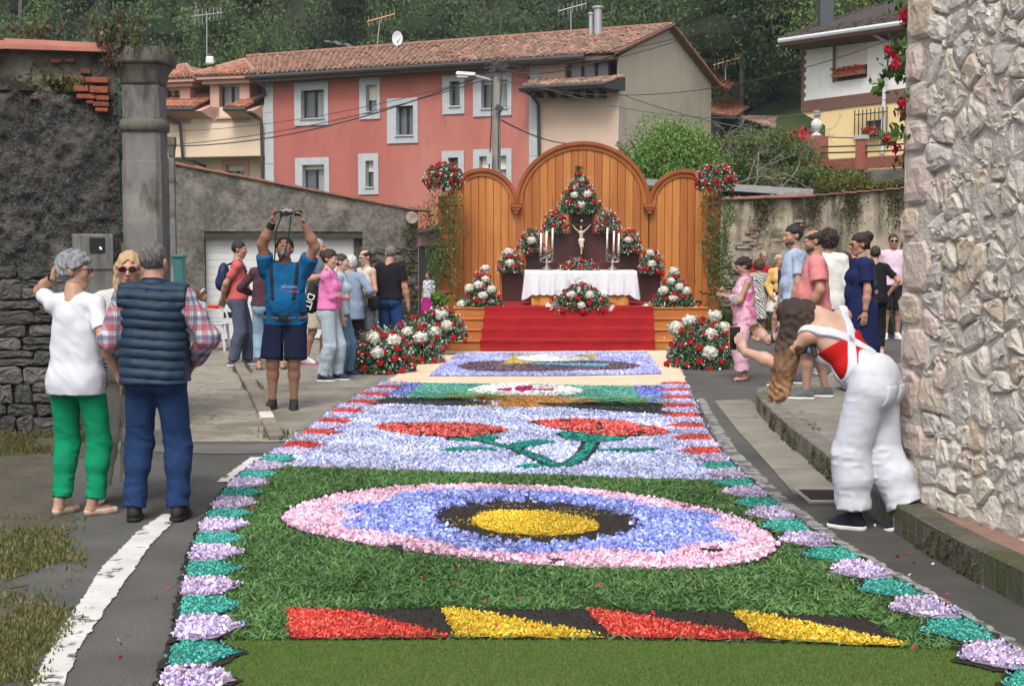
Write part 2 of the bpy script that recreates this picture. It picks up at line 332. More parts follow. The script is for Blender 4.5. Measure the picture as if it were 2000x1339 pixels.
# ------------------------------------------------------------ grass at lower left, weeds along joints
def blades(n, fx, hmin, hmax, pal, name, lean=.5, w=.004, m=None):
 P = fx(n); n = len(P); h = hmin + RS.rand(n) * (hmax - hmin); a = RS.rand(n) * 2 * math.pi; l = RS.rand(n) * lean * h
 sx = np.stack([np.cos(a + 1.6), np.sin(a + 1.6), a * 0], -1) * (w * (1 + h / hmax))[:, None]
 tip = P + np.stack([np.cos(a) * l, np.sin(a) * l, h], -1); V = np.stack([P - sx, P + sx, tip], 1).reshape(-1, 3)
 pal = np.array(pal); c = np.repeat(pal[RS.randint(0, len(pal), n)] * (.8 + .4 * RS.rand(n, 1)), 3, 0)
 o = link(name, mesh_np(name, V, np.arange(3 * n).reshape(n, 3), m or LEAF, cols=c)); return tag(o, kind='stuff')
def fx(n):
 u = -60 + RS.rand(n) * 230; v = 1010 + RS.rand(n) ** .9 * 330; P = np.array([gp(a, b, .004) for a, b in zip(u, v)])
 e = 150 - (v - 1020) * .38 + 45 * fbm(P, 1.5, 3, 3); return P[(u < e + RS.randn(len(P)) * 22) & (fbm(P, 2.5, 3) > -.25 + .25 * RS.randn(len(P)))]
blades(34000, fx, .008, .032, [(.10, .14, .035), (.17, .15, .06), (.24, .19, .10), (.07, .11, .03)], 'grass')
def fx2(n):
 u = RS.rand(n) * 240 - 60; v = 836 + RS.rand(n) * 60; P = np.array([gp(a, b, .004) for a, b in zip(u, v)]); return P[fbm(P, 1.5, 3, 8) > .1]
blades(5000, fx2, .01, .05, [(.08, .09, .025), (.13, .11, .05)], 'moss_tufts')
def fx3(n):
 k = RS.rand(n); pts = []
 for t in k:
  p = along(e1, t) if RS.rand() < .7 else along(e0, t); pts.append(p + np.array([RS.randn() * .03, RS.randn() * .05, .004]))
 P = np.array(pts); return P[fbm(P, .9, 2, 2) > .05]
blades(2500, fx3, .02, .07, [(.07, .10, .03), (.12, .12, .05)], 'joint_weeds')
# ------------------------------------------------------------ stone generator
def clip_poly(poly, p, n):
 out = []
 for i in range(len(poly)):
  a, b = poly[i], poly[(i + 1) % len(poly)]; da, db = (a - p) @ n, (b - p) @ n
  if da <= 0: out.append(a)
  if da * db < 0: out.append(a + (b - a) * (da / (da - db)))
 return out
def voronoi(pts, bounds, asp=1.0):
 x0, x1, y0, y1 = bounds; P = np.array(pts); cells = []
 for i, p in enumerate(P):
  d = np.abs(P - p).sum(1); nb = np.argsort(d)[1:16]
  poly = [np.array(q, float) for q in ((x0, y0), (x1, y0), (x1, y1), (x0, y1))]
  for j in nb:
   n = P[j] - p; poly = clip_poly(poly, (p + P[j]) / 2, n)
   if len(poly) < 3: break
  cells.append(poly)
 return cells
def jitter_grid(x0, x1, y0, y1, sx, sy, j=.36):
 out = []; ny = max(1, round((y1 - y0) / sy)); sy = (y1 - y0) / ny
 for r in range(ny):
  nx = max(1, round((x1 - x0) / (sx * random.uniform(.8, 1.25)))); w = (x1 - x0) / nx
  for c in range(nx): out.append((x0 + (c + .5 + (r % 2) * .3 + random.uniform(-j, j)) * w, y0 + (r + .5 + random.uniform(-j, j) * .8) * sy))
 return [(min(max(a, x0 + .01), x1 - .01), min(max(b, y0 + .01), y1 - .01)) for a, b in out]
def coursed(x0, x1, z0, z1, hmin, hmax, wmin, wmax):
 out = []; z = z0
 while z < z1:
  h = random.uniform(hmin, hmax); x = x0 - random.uniform(0, wmax)
  while x < x1:
   w = random.uniform(wmin, wmax); j = lambda: random.uniform(-.018, .018)
   q = [(x + j(), z + j()), (x + w * .5, z + j()), (x + w + j(), z + j()), (x + w + j(), z + h + j()), (x + w * .45, z + h + j()), (x + j(), z + h + j())]
   if random.random() < .25: m_ = .5 + random.uniform(-.15, .15); q2 = [(a, z + h * m_ if b > z + h * .5 else b) for a, b in q]; q = [(a, b if b > z + h * .5 else z + h * m_ + .004) for a, b in q]; out.append([np.array((min(max(a, x0), x1), b)) for a, b in q2])
   out.append([np.array((min(max(a, x0), x1), b)) for a, b in q]); x += w
  z += h
 return [p for p in out if np.ptp([q[0] for q in p]) > .05]
def stone_mesh(poly, pl, gap, proud, rough=.02, n0=0.0, corner=0):
 """irregular stone with its own faces standing out of wall plane pl"""
 c = sum(poly) / len(poly); P = []
 for i in range(len(poly)):
  a, b = poly[i], poly[(i + 1) % len(poly)]
  L_ = np.linalg.norm(b - a)
  P += [a * .8 + b * .2, a * .2 + b * .8] if L_ > .045 else [(a + b) / 2]
 P = [c + (p - c) * max(.3, 1 - gap / max(.02, np.linalg.norm(p - c))) + np.array([random.uniform(-1, 1), random.uniform(-1, 1)]) * gap * .35 for p in P]
 n = len(P); V = []; s = random.uniform(0, 99)
 tx, ty = random.uniform(-.3, .3) * proud, random.uniform(-.3, .3) * proud; Rr = max(np.linalg.norm(p - c) for p in P)
 for k, (f, d) in enumerate(((1, -.01), (1, proud * .45), (.84, proud * .9), (.5, proud * 1.05))):
  for p in P:
   q = c + (p - c) * f; dd = d
   if k: dd = d + (tx * (q - c)[0] + ty * (q - c)[1]) / Rr + random.uniform(-1, 1) * rough * (.5 if k == 1 else 1)
   V.append(pl.p(q[0], q[1], n0 + dd))
 V.append(pl.p(c[0], c[1], n0 + proud + random.uniform(-1, 1) * rough)); F = []
 for k in range(3): F += [(k * n + i, k * n + (i + 1) % n, (k + 1) * n + (i + 1) % n, (k + 1) * n + i) for i in range(n)]
 F += [(3 * n + i, 3 * n + (i + 1) % n, 4 * n) for i in range(n)]; return V, F
def rough_sheet(pl, t0, t1, z0, ztop, step, amp, sc, n0=0., seed=3, oct=5, ridged=False):
 nt = max(2, int(abs(t1 - t0) / step)); zm = max(ztop(t) for t in np.linspace(t0, t1, 5)); nz = max(2, int((zm - z0) / step)); T = np.linspace(t0, t1, nt)
 TT = np.repeat(T[None], nz, 0); S = np.linspace(0, 1, nz)[:, None]; ZZ = z0 + S * (np.array([ztop(t) for t in T])[None] - z0)
 P3 = np.stack([TT, ZZ, TT * 0], -1); D = fbm(P3, sc, oct, seed); D = (1 - np.abs(D) * 2) * .5 if ridged else D
 D = n0 + amp * D
 X = pl.o[0] + pl.d[0] * TT + pl.n[0] * D; Y = pl.o[1] + pl.d[1] * TT + pl.n[1] * D
 V = np.stack([X, Y, ZZ], -1).reshape(-1, 3); idx = np.arange(nt * nz).reshape(nz, nt)
 return V, np.stack([idx[:-1, :-1], idx[:-1, 1:], idx[1:, 1:], idx[1:, :-1]], -1).reshape(-1, 4)
def put(name, V, F, m, parent, smooth=False):
 return link(name, mesh_np(name, np.asarray(V) - np.array(WL[parent.name][0]), F, m, smooth), parent)
# ------------------------------------------------------------ right foreground stone house wall
RWp = Plane((2.40, 8.42), (2.40 + .22 * 4, 8.42 - .976 * 4))
rw = thing('stone_wall', (2.4, 8.4, 0), 'tall pale rubble stone wall of the building at the right edge', 'wall')
def stain(N, L, mp, mix, noise, ramp, col, P): return mix(ramp(noise(14, 8), .60, .80), col, (.27, .25, .215, 1))
MORT = mat('pale_mortar', (.50, .465, .41), (.43, .40, .355), (.55, .515, .46), sc=7, rough=.95, bump=.9, bs=38, bd=.03)
V, F = rough_sheet(RWp, 0, 4.2, 0, lambda t: 6.0, .035, .02, 5, n0=.017)
put('mortar', V, F, MORT, rw)
m = MB(); a, b = RWp.p(0, 0, 0), RWp.p(4.2, 0, 0)
m.hexa([RWp.p(.01, 0, -.03), RWp.p(4.2, 0, -.03), RWp.p(4.2, 0, -5), RWp.p(.01, 0, -5), RWp.p(.01, 6, -.03), RWp.p(4.2, 6, -.03), RWp.p(4.2, 6, -5), RWp.p(.01, 6, -5)]).build('wall_core', MORT, rw)
STN = [mat('limestone' + n, a, b, c, sc=9, rough=.9, bump=.9, bs=26, bd=.02, fn=stain) for n, a, b, c in (
 ('', (.55, .50, .43), (.45, .41, .355), (.58, .53, .465)), ('_grey', (.49, .46, .415), (.40, .375, .345), (.53, .50, .45)), ('_white', (.61, .57, .51), (.52, .485, .43), (.50, .465, .41)),
 ('_warm', (.54, .46, .375), (.45, .385, .315), (.47, .36, .255)), ('_pink', (.54, .435, .385), (.47, .385, .345), (.51, .45, .40)))]
z = .18; k = 0
while z < 3.45:                                  # quoins at the corner
 h = random.uniform(.19, .33); w = .34 if k % 2 else .22; w += random.uniform(-.03, .03)
 poly = [np.array(p) for p in ((-.012, z), (w, z + random.uniform(-.01, .01)), (w + random.uniform(-.02, .02), z + h), (-.012, z + h))]
 V, F = stone_mesh(poly, RWp, .012, .045, .007); put('stone', V, F, STN[4 if random.random() < .75 else 3], rw)
 # returns round the corner
 V2 = RWp; q = MB().hexa([RWp.p(-.012, z + .012, .035), RWp.p(.1, z + .012, .0), RWp.p(.1, z + .012, -.4), RWp.p(-.03, z + .012, -.4), RWp.p(-.012, z + h - .012, .035), RWp.p(.1, z + h - .012, .0), RWp.p(.1, z + h - .012, -.4), RWp.p(-.03, z + h - .012, -.4)])
 q.build('stone', STN[4], rw, bevel=.02); z += h; k += 1
pts = [p for p in jitter_grid(.27, 1.75, .16, 3.45, .185, .145, .42)]
cells = voronoi(pts, (.24, 1.8, .15, 3.5)); ns = 0
for poly in cells:
 if len(poly) < 3: continue
 c = sum(poly) / len(poly); g = random.uniform(.002, .010); pr = random.uniform(.026, .048)
 if random.random() < .12: g *= 2.2
 V, F = stone_mesh(poly, RWp, g, pr, .008); put('stone', V, F, random.choices(STN, (5, 4, 4, 2, 1.2))[0], rw); ns += 1
small = MB()                                     # little pinning stones pressed in the mortar
for poly in voronoi(jitter_grid(.3, 1.8, .16, 3.5, .075, .07, .45), (.25, 1.8, .15, 3.5)):
 if len(poly) >= 3 and random.random() < .3: small.add(*stone_mesh(poly, RWp, .014, .03, .012))
tag(small.build('pinning_stones', STN[1], rw), kind='stuff')
rest = MB()
for poly in voronoi(jitter_grid(1.8, 4.1, .16, 3.5, .19, .15, .42) , (1.8, 4.1, .15, 3.5)) + voronoi(jitter_grid(0, 4.1, 3.5, 5.9, .22, .18, .42), (0, 4.1, 3.5, 5.9)):
 if len(poly) >= 3: rest.add(*stone_mesh(poly, RWp, .012, random.uniform(.02, .05), .012))
tag(rest.build('upper_stones', STN[0], rw), kind='stuff')
sheet('wall_footing', [(1772, 965), (1800, 962), (1900, 1018), (2000, 1046), (2200, 1130), (2200, 1175), (2000, 1108), (1880, 1048), (1800, 1008)], KH + .004, REDSLAB)
# ------------------------------------------------------------ left wall with gate pillar
LP = Plane((-9.5, 11.3), tuple(at(236, 480, 12.85)[:2]))
lw = thing('rendered_wall', (LP.o[0] + 4, LP.o[1] + .6, 0), 'tall dark weathered wall with crumbling render, stones and bricks at the left edge', 'wall')
TL = LP.len; ltop = lambda t: 3.42 + .006 * t
DARKR = mat('dark_render', (.115, .11, .104), (.03, .03, .029), (.19, .18, .155), sc=38, rough=.95, bump=1., bs=55, bd=.07, contrast=(.4, .6), dirt=((.05, .05, .03), 1.1, .55, .7), c3s=3.1)
GREYR = mat('grey_render', (.20, .185, .155), (.13, .12, .095), (.07, .068, .05), sc=6, rough=.95, bump=.9, bs=40, bd=.03, dirt=((.035, .032, .026), 2.1, .44, .60))
V, F = rough_sheet(LP, 0, TL - 4.6, 0, ltop, .12, .05, 3); put('render', V, F, DARKR, lw)
V, F = rough_sheet(LP, TL - 4.6, TL, 1.15, lambda t: 3.3 + .05 * math.sin(t * 5) - .1 * (t < TL - .75), .016, .03, 11, n0=.0, oct=5); put('render', V, F, DARKR, lw, True)
V, F = rough_sheet(LP, TL - 4.6, TL, 3.1, lambda t: ltop(t), .03, .02, 5, n0=.012); put('render_band', V, F, GREYR, lw)
MB().pbox(LP, 0, TL - .02, 0, 3.4, -.6, -.035).build('wall_core', DARKR, lw)
DST = [mat('dark_stone' + n, a, b, (.05, .05, .035), sc=7, rough=.95, bump=1, bs=25, bd=.04) for n, a, b in (('', (.115, .11, .102), (.066, .063, .06)), ('_pale', (.16, .15, .135), (.10, .095, .088)), ('_black', (.08, .077, .073), (.05, .048, .046)))]
pts = jitter_grid(TL - 2.7, TL, .02, 1.45, .36, .15, .34)
for poly in coursed(TL - 2.75, TL, .0, 1.42, .09, .20, .14, .46):
 if len(poly) >= 3:
  V, F = stone_mesh(poly, LP, .006, random.uniform(.015, .04), .012, n0=.014); put('stone', V, F, random.choices(DST, (4, 2, 3))[0], lw)
# exposed bricks
OB = [mat('orange_brick' + n, a, b, (.08, .05, .04), sc=14, rough=.95, bump=.8, bs=50, bd=.015) for n, a, b in (('', (.32, .085, .04), (.22, .07, .04)), ('_dark', (.20, .07, .045), (.12, .05, .035)))]
for (u0, v0, u1, v1) in ((118, 150, 168, 163), (166, 152, 215, 166), (135, 168, 176, 183), (176, 170, 214, 186), (150, 184, 190, 197), (188, 187, 216, 200), (100, 116, 124, 127), (128, 116, 150, 126), (158, 135, 180, 148), (182, 200, 216, 212), (168, 197, 186, 206), (186, 212, 214, 222), (60, 190, 78, 198)):
 t0, z1 = LP.px(u0, v0); t1, z0 = LP.px(u1, v1)
 MB().pbox(LP, t0, t1 - .01, z0 + .008, z1, -.02, .065 + random.uniform(-.012, .012)).build('brick', random.choice(OB), lw, bevel=.008)
TILE = mat('coping_tile', (.34, .135, .095), (.26, .11, .08), (.12, .085, .065), sc=5, rough=.85, bump=.4, bs=60, bd=.006)
t = TL - .02
while t > 0:                                     # half-round coping tiles
 m = MB(); L0 = min(.95, t); N = 8; r0, r1 = .115, .095; rings = []
 for tt, r in ((t - L0, r0), (t, r1)):
  rings.append([LP.p(tt, ltop(tt) + .0 + r * math.sin(math.pi * k / N), -.02 + r * 1.5 * math.cos(math.pi * k / N)) for k in range(N + 1)])
 m.prism(rings[0], rings[1]).build('coping_tile', TILE, lw); t -= .9
# weeds growing from the wall head
def sprig(name, base, n, ht, spread, pal, label=None, cat=None, size=.03, parent=None, stemc='#4a4030', lean=(0, 0), leafn=9, group=None, th=.004):
 root = thing(name, tuple(base), label, cat, group) if parent is None else parent
 m = MB(); P = []
 for i in range(n):
  a = random.uniform(0, 6.28); h = ht * random.uniform(.5, 1); s = spread * random.uniform(.3, 1); b = Vector(base) + Vector((random.uniform(-.3, .3) * spread, random.uniform(-.1, .1) * spread, 0))
  pts = [b + Vector((math.cos(a) * s * q ** 1.5 + lean[0] * q * q, math.sin(a) * s * .5 * q ** 1.5 + lean[1] * q * q, h * q - .25 * h * q * q * (s / max(ht, .01)))) for q in (0, .3, .6, .85, 1)]
  m.tube(pts, [th, th, th * .8, th * .5, th * .3], 4)
  for _ in range(leafn):
   q = random.uniform(.15, 1); k = min(3, int(q * 4)); p = pts[k].lerp(pts[k + 1], q * 4 - k); P.append(p + Vector([random.uniform(-1, 1) * size for _ in range(3)]))
 m.build('stem', mat('twig' + stemc, stemc, rough=.9), root)
 if P: cloud('foliage', [tuple(p) for p in P], size, pal, LEAF, root)
 return root
GRN = [(.10, .16, .04), (.07, .12, .03), (.14, .19, .06)]; RUS = [(.10, .04, .03), (.14, .06, .04), (.07, .05, .03), (.08, .10, .03)]
sprig('weed', at(222, 130, 12.7), 14, .55, .3, RUS, 'reddish brown weed sprouting between wall top and pillar', 'plant', .028, leafn=16)
sprig('weed', at(262, 112, 12.6), 5, .42, .08, GRN, 'thin green weed standing on top of the pillar cap', 'plant', .02, leafn=16)
sprig('weed', at(200, 95, 12.7), 6, .4, .16, GRN + RUS, 'mixed green and brown weed beside the last coping tile', 'plant', .025, leafn=12)
sprig('weed', at(60, 72, 12.8), 7, .13, .3, RUS, 'low reddish weed behind the left coping tiles', 'plant', .035)
sprig('dry_twigs', at(300, 108, 12.5), 6, .2, .45, GRN, 'bare dry twigs lying over the pillar cap', 'plant', .001, leafn=0)
sprig('wall_fern', at(115, 185, 12.35), 16, .22, .3, RUS + GRN, 'brownish fern clump hanging on the dark render under the bricks', 'plant', .03, leafn=14, lean=(0, -.1))
# gate pillar
def pillar(u0, u1, vtop, Y, label, near):
 a, b = at(u0, 480, Y), at(u1, 480, Y); w = (b[0] - a[0]) / 2; cx = (a[0] + b[0]) / 2; H = at(u0, vtop, Y)[2]; r = thing('gate_pillar', (cx, Y + w, 0), label, 'pillar')
 PM = [mat('pillar_stone' + n, c, d, e, sc=3.5, rough=.9, bump=.7, bs=35, bd=.02, st=(1, 1, .35), dirt=((.06, .058, .05), 4.5, .52, .66)) for n, c, d, e in (('', (.205, .20, .19), (.12, .117, .113), (.27, .265, .25)), ('_pale', (.235, .225, .205), (.15, .145, .135), (.10, .10, .09)), ('_mossy', (.15, .14, .115), (.095, .09, .072), (.06, .06, .035)))]
 q = 1.0 * w; c = (cx, Y + w, 0); zs = [0, .75, 1.35, 1.9, 2.18, H - 1.02]
 for i in range(5):
  MB().lathe((cx, Y + w, zs[i]), [(q, 0), (q, .012), (q * 1.0, zs[i + 1] - zs[i] - .008), (q * .985, zs[i + 1] - zs[i])], 24, power=9).build('stone_block', PM[i % 2], r)
 z = zs[-1]; qq = q * .96
 MB().lathe((cx, Y + w, z), [(qq, 0), (qq, .25), (qq, .26)], 24, power=9).build('stone_block', PM[0], r)
 MB().lathe((cx, Y + w, z + .26), [(qq, 0), (q * 1.12, .02), (q * 1.15, .06), (q * 1.12, .10), (qq, .13)], 24, power=4).build('torus_moulding', PM[2], r, True)
 MB().lathe((cx, Y + w, z + .39), [(qq * .97, 0), (qq * .97, .30)], 24, power=9).build('stone_block', PM[0], r)
 MB().lathe((cx, Y + w, z + .69), [(qq, 0), (q * 1.03, .03), (q * 1.1, .12), (q * 1.28, .17), (q * 1.3, .18)], 24, power=5).build('cornice', PM[2], r, True)
 MB().lathe((cx, Y + w, z + .875), [(q * 1.4, 0), (q * 1.44, .03), (q * 1.42, .11), (q * 1.36, .14), (q * 1.36, .15)], 24, power=6).build('cap', PM[2], r, True)
 return r
pillar(238, 316, 93, 12.75, 'broad grey stone gate pillar with moulded cap beside the dark wall', True)
pillar(331, 343, 268, 23.3, 'far slim stone gate pillar at the end of the garage wall', False)
# meter box on the wall, teal cabinet
mb = thing('meter_box', tuple(at(182, 570, 12.4)), 'stained grey electricity meter cabinet with a small window on the dark wall', 'meter box')
mp_ = Plane(at(148, 480, 12.42)[:2], at(216, 480, 12.62)[:2]); w = mp_.len; z0, z1 = mp_.px(180, 600)[1], mp_.px(180, 457)[1]
MTL = mat('zinc_stained', (.22, .215, .20), (.12, .115, .105), (.32, .31, .29), sc=9, st=(1, 1, .25), rough=.6, bump=.2)
MB().pbox(mp_, 0, w, z0, z1, -.1, .07).build('cabinet', MTL, mb, bevel=.01)
MB().pbox(mp_, .015, w - .015, mp_.px(180, 525)[1], z1 - .03, .07, .082).build('door', MTL, mb)
t0, za = mp_.px(168, 494); t1, zb = mp_.px(198, 464)
MB().pbox(mp_, t0, t1, za, zb, .082, .09).build('window', mat('dark_glass', (.03, .032, .033), rough=.2), mb, bevel=.01)
MB().lathe((0, 0, 0), [(.026, 0), (.026, .004)], 12)
dl = MB(); cc = mp_.p(*mp_.px(187, 486), .0925); dl.add([cc] + [tuple(np.array(cc) + np.array([math.cos(a) * .022, -.0, math.sin(a) * .022])) for a in np.linspace(-.5, 3.6, 12)], [(0, i + 1, i + 2)[::-1] for i in range(11)]); dl.build('dial', mat('dial_white', (.75, .75, .75)), mb)
cb = thing('utility_cabinet', tuple(at(350, 640, 22.8)), 'narrow teal green metal cabinet standing by the far gate pillar', 'cabinet')
TEAL = mat('teal_paint', (.03, .13, .12), rough=.5)
p0, p1 = at(341, 640, 22.8), at(357, 503, 22.8); MB().box(((p0[0] + p1[0]) / 2, 22.9, p1[2] / 2), (p1[0] - p0[0], .25, p1[2])).build('housing', TEAL, cb, bevel=.01)
MB().box(((p0[0] + p1[0]) / 2, 22.9, p1[2] + .02), (p1[0] - p0[0] + .05, .3, .06)).build('lid', TEAL, cb, bevel=.02)
# ------------------------------------------------------------ garage building
GP = Plane(at(343, 480, 24.3)[:2], at(817, 480, 25.2)[:2]); gr = thing('garage', (GP.o[0] + 2, GP.o[1] + .3, 0), 'low roughcast garage with a white sectional door and sloping tiled verge', 'garage')
gt = lambda t: np.interp(t, [0, GP.len], [GP.px(345, 322)[1], GP.px(817, 413)[1]])
ROUGH = mat('roughcast', (.20, .19, .16), (.11, .104, .088), (.26, .245, .205), sc=15, rough=.95, bump=1, bs=50, bd=.03, dirt=((.035, .033, .025), 1.3, .52, .74), contrast=(.38, .62))
dt0, dz1 = GP.px(401, 449); dt1, _ = GP.px(708, 458); dz1 = GP.px(550, 452)[1]; dt0 -= .02
V, F = rough_sheet(GP, 0, dt0, 0, lambda t: float(gt(t)), .06, .012, 6); put('wall', V, F, ROUGH, gr)
V, F = rough_sheet(GP, dt0, dt1, dz1, lambda t: float(gt(t)), .06, .012, 6); put('wall', V, F, ROUGH, gr)
V, F = rough_sheet(GP, dt1, GP.len, 0, lambda t: float(gt(t)), .06, .012, 6); put('wall', V, F, ROUGH, gr)
m = MB().pbox(GP, 0, dt0, 0, dz1, -.35, -.01).pbox(GP, dt1, GP.len, 0, dz1, -.35, -.01)
m.hexa([GP.p(0, dz1, -.01), GP.p(GP.len, dz1, -.01), GP.p(GP.len, dz1, -.35), GP.p(0, dz1, -.35), GP.p(0, float(gt(0)) - .02, -.01), GP.p(GP.len, float(gt(GP.len)) - .02, -.01), GP.p(GP.len, float(gt(GP.len)) - .02, -.35), GP.p(0, float(gt(0)) - .02, -.35)])
m.build('wall_core', ROUGH, gr)
MB().pbox(GP, dt0, dt1, dz1 - .12, dz1 + .0, -.3, -.02).build('lintel', mat('lintel_dark', (.06, .058, .05), (.04, .04, .035), sc=8, rough=.9), gr)
GW = mat('white_panel', (.62, .63, .62), (.58, .59, .59), sc=1.5, rough=.45, spec=.4)
npn = 14; zz = [.03 + (dz1 - .15) * i / npn for i in range(npn + 1)]
for i in range(npn):
 MB().pbox(GP, dt0 + .02, dt1 - .14, zz[i] + .003, zz[i + 1] - .001, -.24, -.19).build('door_panel', GW, gr, bevel=.003)
MB().pbox(GP, dt0, dt1, 0, dz1, -.32, -.245).build('door_backing', mat('seam_grey', (.25, .255, .26)), gr)
MB().pbox(GP, dt1 - .14, dt1, 0, dz1 - .1, -.3, -.15).build('door_frame', mat('jamb', (.07, .07, .065), rough=.8), gr)
a, za = GP.px(437, 621); b, zb = GP.px(457, 610); MB().pbox(GP, a, b, za, zb, -.19, -.18).build('letter_slot', mat('black_plastic', (.015, .015, .016), rough=.4), gr)
t = 0
VT = [mat('verge_tile' + n, a, b, (.10, .08, .06), sc=8, rough=.9, bump=.4) for n, a, b in (('', (.30, .13, .085), (.20, .10, .07)), ('_brown', (.22, .11, .08), (.14, .09, .07)))]
while t < GP.len:
 L0 = .36; m = MB(); za, zb = float(gt(t)), float(gt(min(t + L0, GP.len)))
 m.hexa([GP.p(t, za, .05), GP.p(t + L0, zb, .05), GP.p(t + L0, zb, -.5), GP.p(t, za, -.5), GP.p(t, za + .05, .05), GP.p(t + L0, zb + .03, .05), GP.p(t + L0, zb + .06, -.5), GP.p(t, za + .09, -.5)]); m.build('verge_tile', random.choice(VT), gr, bevel=.01); t += L0 * .97
pts = jitter_grid(GP.px(705, 500)[0], GP.len - .02, 0, GP.px(700, 480)[1], .42, .24, .33)
for poly in coursed(GP.px(704, 500)[0], GP.len, 0, GP.px(700, 482)[1], .14, .26, .25, .6):
 if len(poly) >= 3:
  V, F = stone_mesh(poly, GP, .015, random.uniform(.02, .06), .02, n0=.0); put('stone', V, F, random.choices(DST, (3, 4, 1))[0], gr)
MB().tube([GP.p(*GP.px(803, 425), .0), GP.p(*GP.px(803, 425), .12)], .11, 14).build('vent_pipe', mat('rusty_pipe', (.22, .13, .09), (.35, .33, .30), sc=12), gr)
P = []
for _ in range(700):
 u = random.gauss(800, 8); v = random.uniform(440, 640); P.append(GP.p(*GP.px(min(u, 815), v), .05))
cloud('moss_patch', P, .03, [(.05, .055, .02), (.09, .09, .03)], LEAF, gr)
# ------------------------------------------------------------ retaining wall at back right
BP = Plane(at(1395, 480, 29.0)[:2], at(1790, 480, 26.5)[:2]); bw = thing('garden_wall', (BP.o[0] + 2, BP.o[1] - .5, 0), 'tall stained plaster garden wall with tile coping behind the standing crowd', 'wall')
bt = lambda t: float(np.interp(t, [BP.px(u, 400)[0] for u in (1395, 1560, 1770, 1790)], [BP.px(1395, 392)[1], BP.px(1560, 386)[1], BP.px(1770, 368)[1], BP.px(1790, 367)[1]]))
def drip(N, L, mp, mix, noise, ramp, col, P):
 n = N.new('ShaderNodeTexNoise'); n.inputs['Scale'].default_value = 1; n.inputs['Detail'].default_value = 7; m2 = N.new('ShaderNodeMapping'); m2.inputs['Scale'].default_value = (3.2, 3.2, .55)
 L.new(mp.outputs[0], m2.inputs[0]); L.new(m2.outputs[0], n.inputs['Vector']); c = mix(ramp(n.outputs['Fac'], .47, .62), col, (.095, .085, .06, 1))
 return mix(ramp(noise(1.7, 8), .56, .66), c, (.14, .13, .075, 1))
PLST = mat('stained_plaster', (.42, .37, .285), (.33, .28, .21), (.20, .17, .12), sc=2.2, rough=.95, bump=.8, bs=22, bd=.03, fn=drip)
V, F = rough_sheet(BP, 0, BP.len, .9, bt, .07, .03, 2.5); put('plaster', V, F, PLST, bw, True)
MB().hexa([BP.p(0, 0, -.03), BP.p(BP.len, 0, -.03), BP.p(BP.len, 0, -.5), BP.p(0, 0, -.5), BP.p(0, bt(0), -.03), BP.p(BP.len, bt(BP.len), -.03), BP.p(BP.len, bt(BP.len), -.5), BP.p(0, bt(0), -.5)]).build('wall_core', PLST, bw)
BST = [mat('wall_stone' + n, a, b, (.12, .115, .06), sc=5, rough=.95, bump=1, bs=18, bd=.04) for n, a, b in (('', (.24, .215, .17), (.15, .135, .105)), ('_pale', (.38, .33, .26), (.25, .21, .16)), ('_red', (.34, .20, .15), (.26, .17, .13)))]
for poly in coursed(0, BP.len, 0, 1.3, .11, .24, .18, .5):
 if len(poly) >= 3:
  V, F = stone_mesh(poly, BP, .02, random.uniform(.02, .07), .02); put('stone', V, F, random.choices(BST, (4, 3, 1))[0], bw)
for _ in range(34):                              # bare brick patch at left
 t = random.gauss(.9, .55); z = random.choice([1.42 + .075 * k for k in range(11)])
 if -.0 < t < 2.4: MB().pbox(BP, t, t + .2, z, z + .055, -.02, .014 + random.uniform(0, .012)).build('brick', random.choice([BST[1], BST[2], BST[1]]), bw)
t = 0
while t < BP.len:
 z = bt(t); MB().hexa([BP.p(t, z, .09), BP.p(t + .28, z, .09), BP.p(t + .28, z, -.5), BP.p(t, z, -.5), BP.p(t, z + .035, .09), BP.p(t + .28, z + .03, .09), BP.p(t + .28, z + .09, -.5), BP.p(t, z + .1, -.5)]).build('coping_tile', random.choice(VT), bw, bevel=.01); t += .27 + random.uniform(0, .03)
P = []
for _ in range(6500):
 t = random.uniform(BP.px(1590, 380)[0], BP.len); P.append(BP.p(t, bt(t) + .05 + abs(random.gauss(0, .13)) * (1 if math.sin(t * 3) > -.4 else .4), random.uniform(-.45, .08)))
tag(cloud('wall_top_plants', P, .03, [(.10, .13, .03), (.16, .14, .03), (.06, .09, .02), (.18, .12, .04), (.05, .06, .02)], LEAF), kind='stuff')
P = []
for _ in range(2600):
 t = random.choice([1.1, 3.0, 3.9, 2.2]) + random.gauss(0, .12); P.append(BP.p(t, bt(t) - abs(random.gauss(0, .35)), .05 + random.random() * .03))
cloud('moss_patch', P, .025, [(.05, .06, .02), (.09, .10, .03), (.04, .04, .02)], LEAF, bw)
def fx5(n):
 t = RS.rand(n) * BP.len; return np.array([BP.p(a, 0, .05 + b * .3) for a, b in zip(t, RS.rand(n))])
blades(5000, fx5, .08, .45, [(.06, .09, .025), (.10, .13, .04)], 'undergrowth', w=.012)
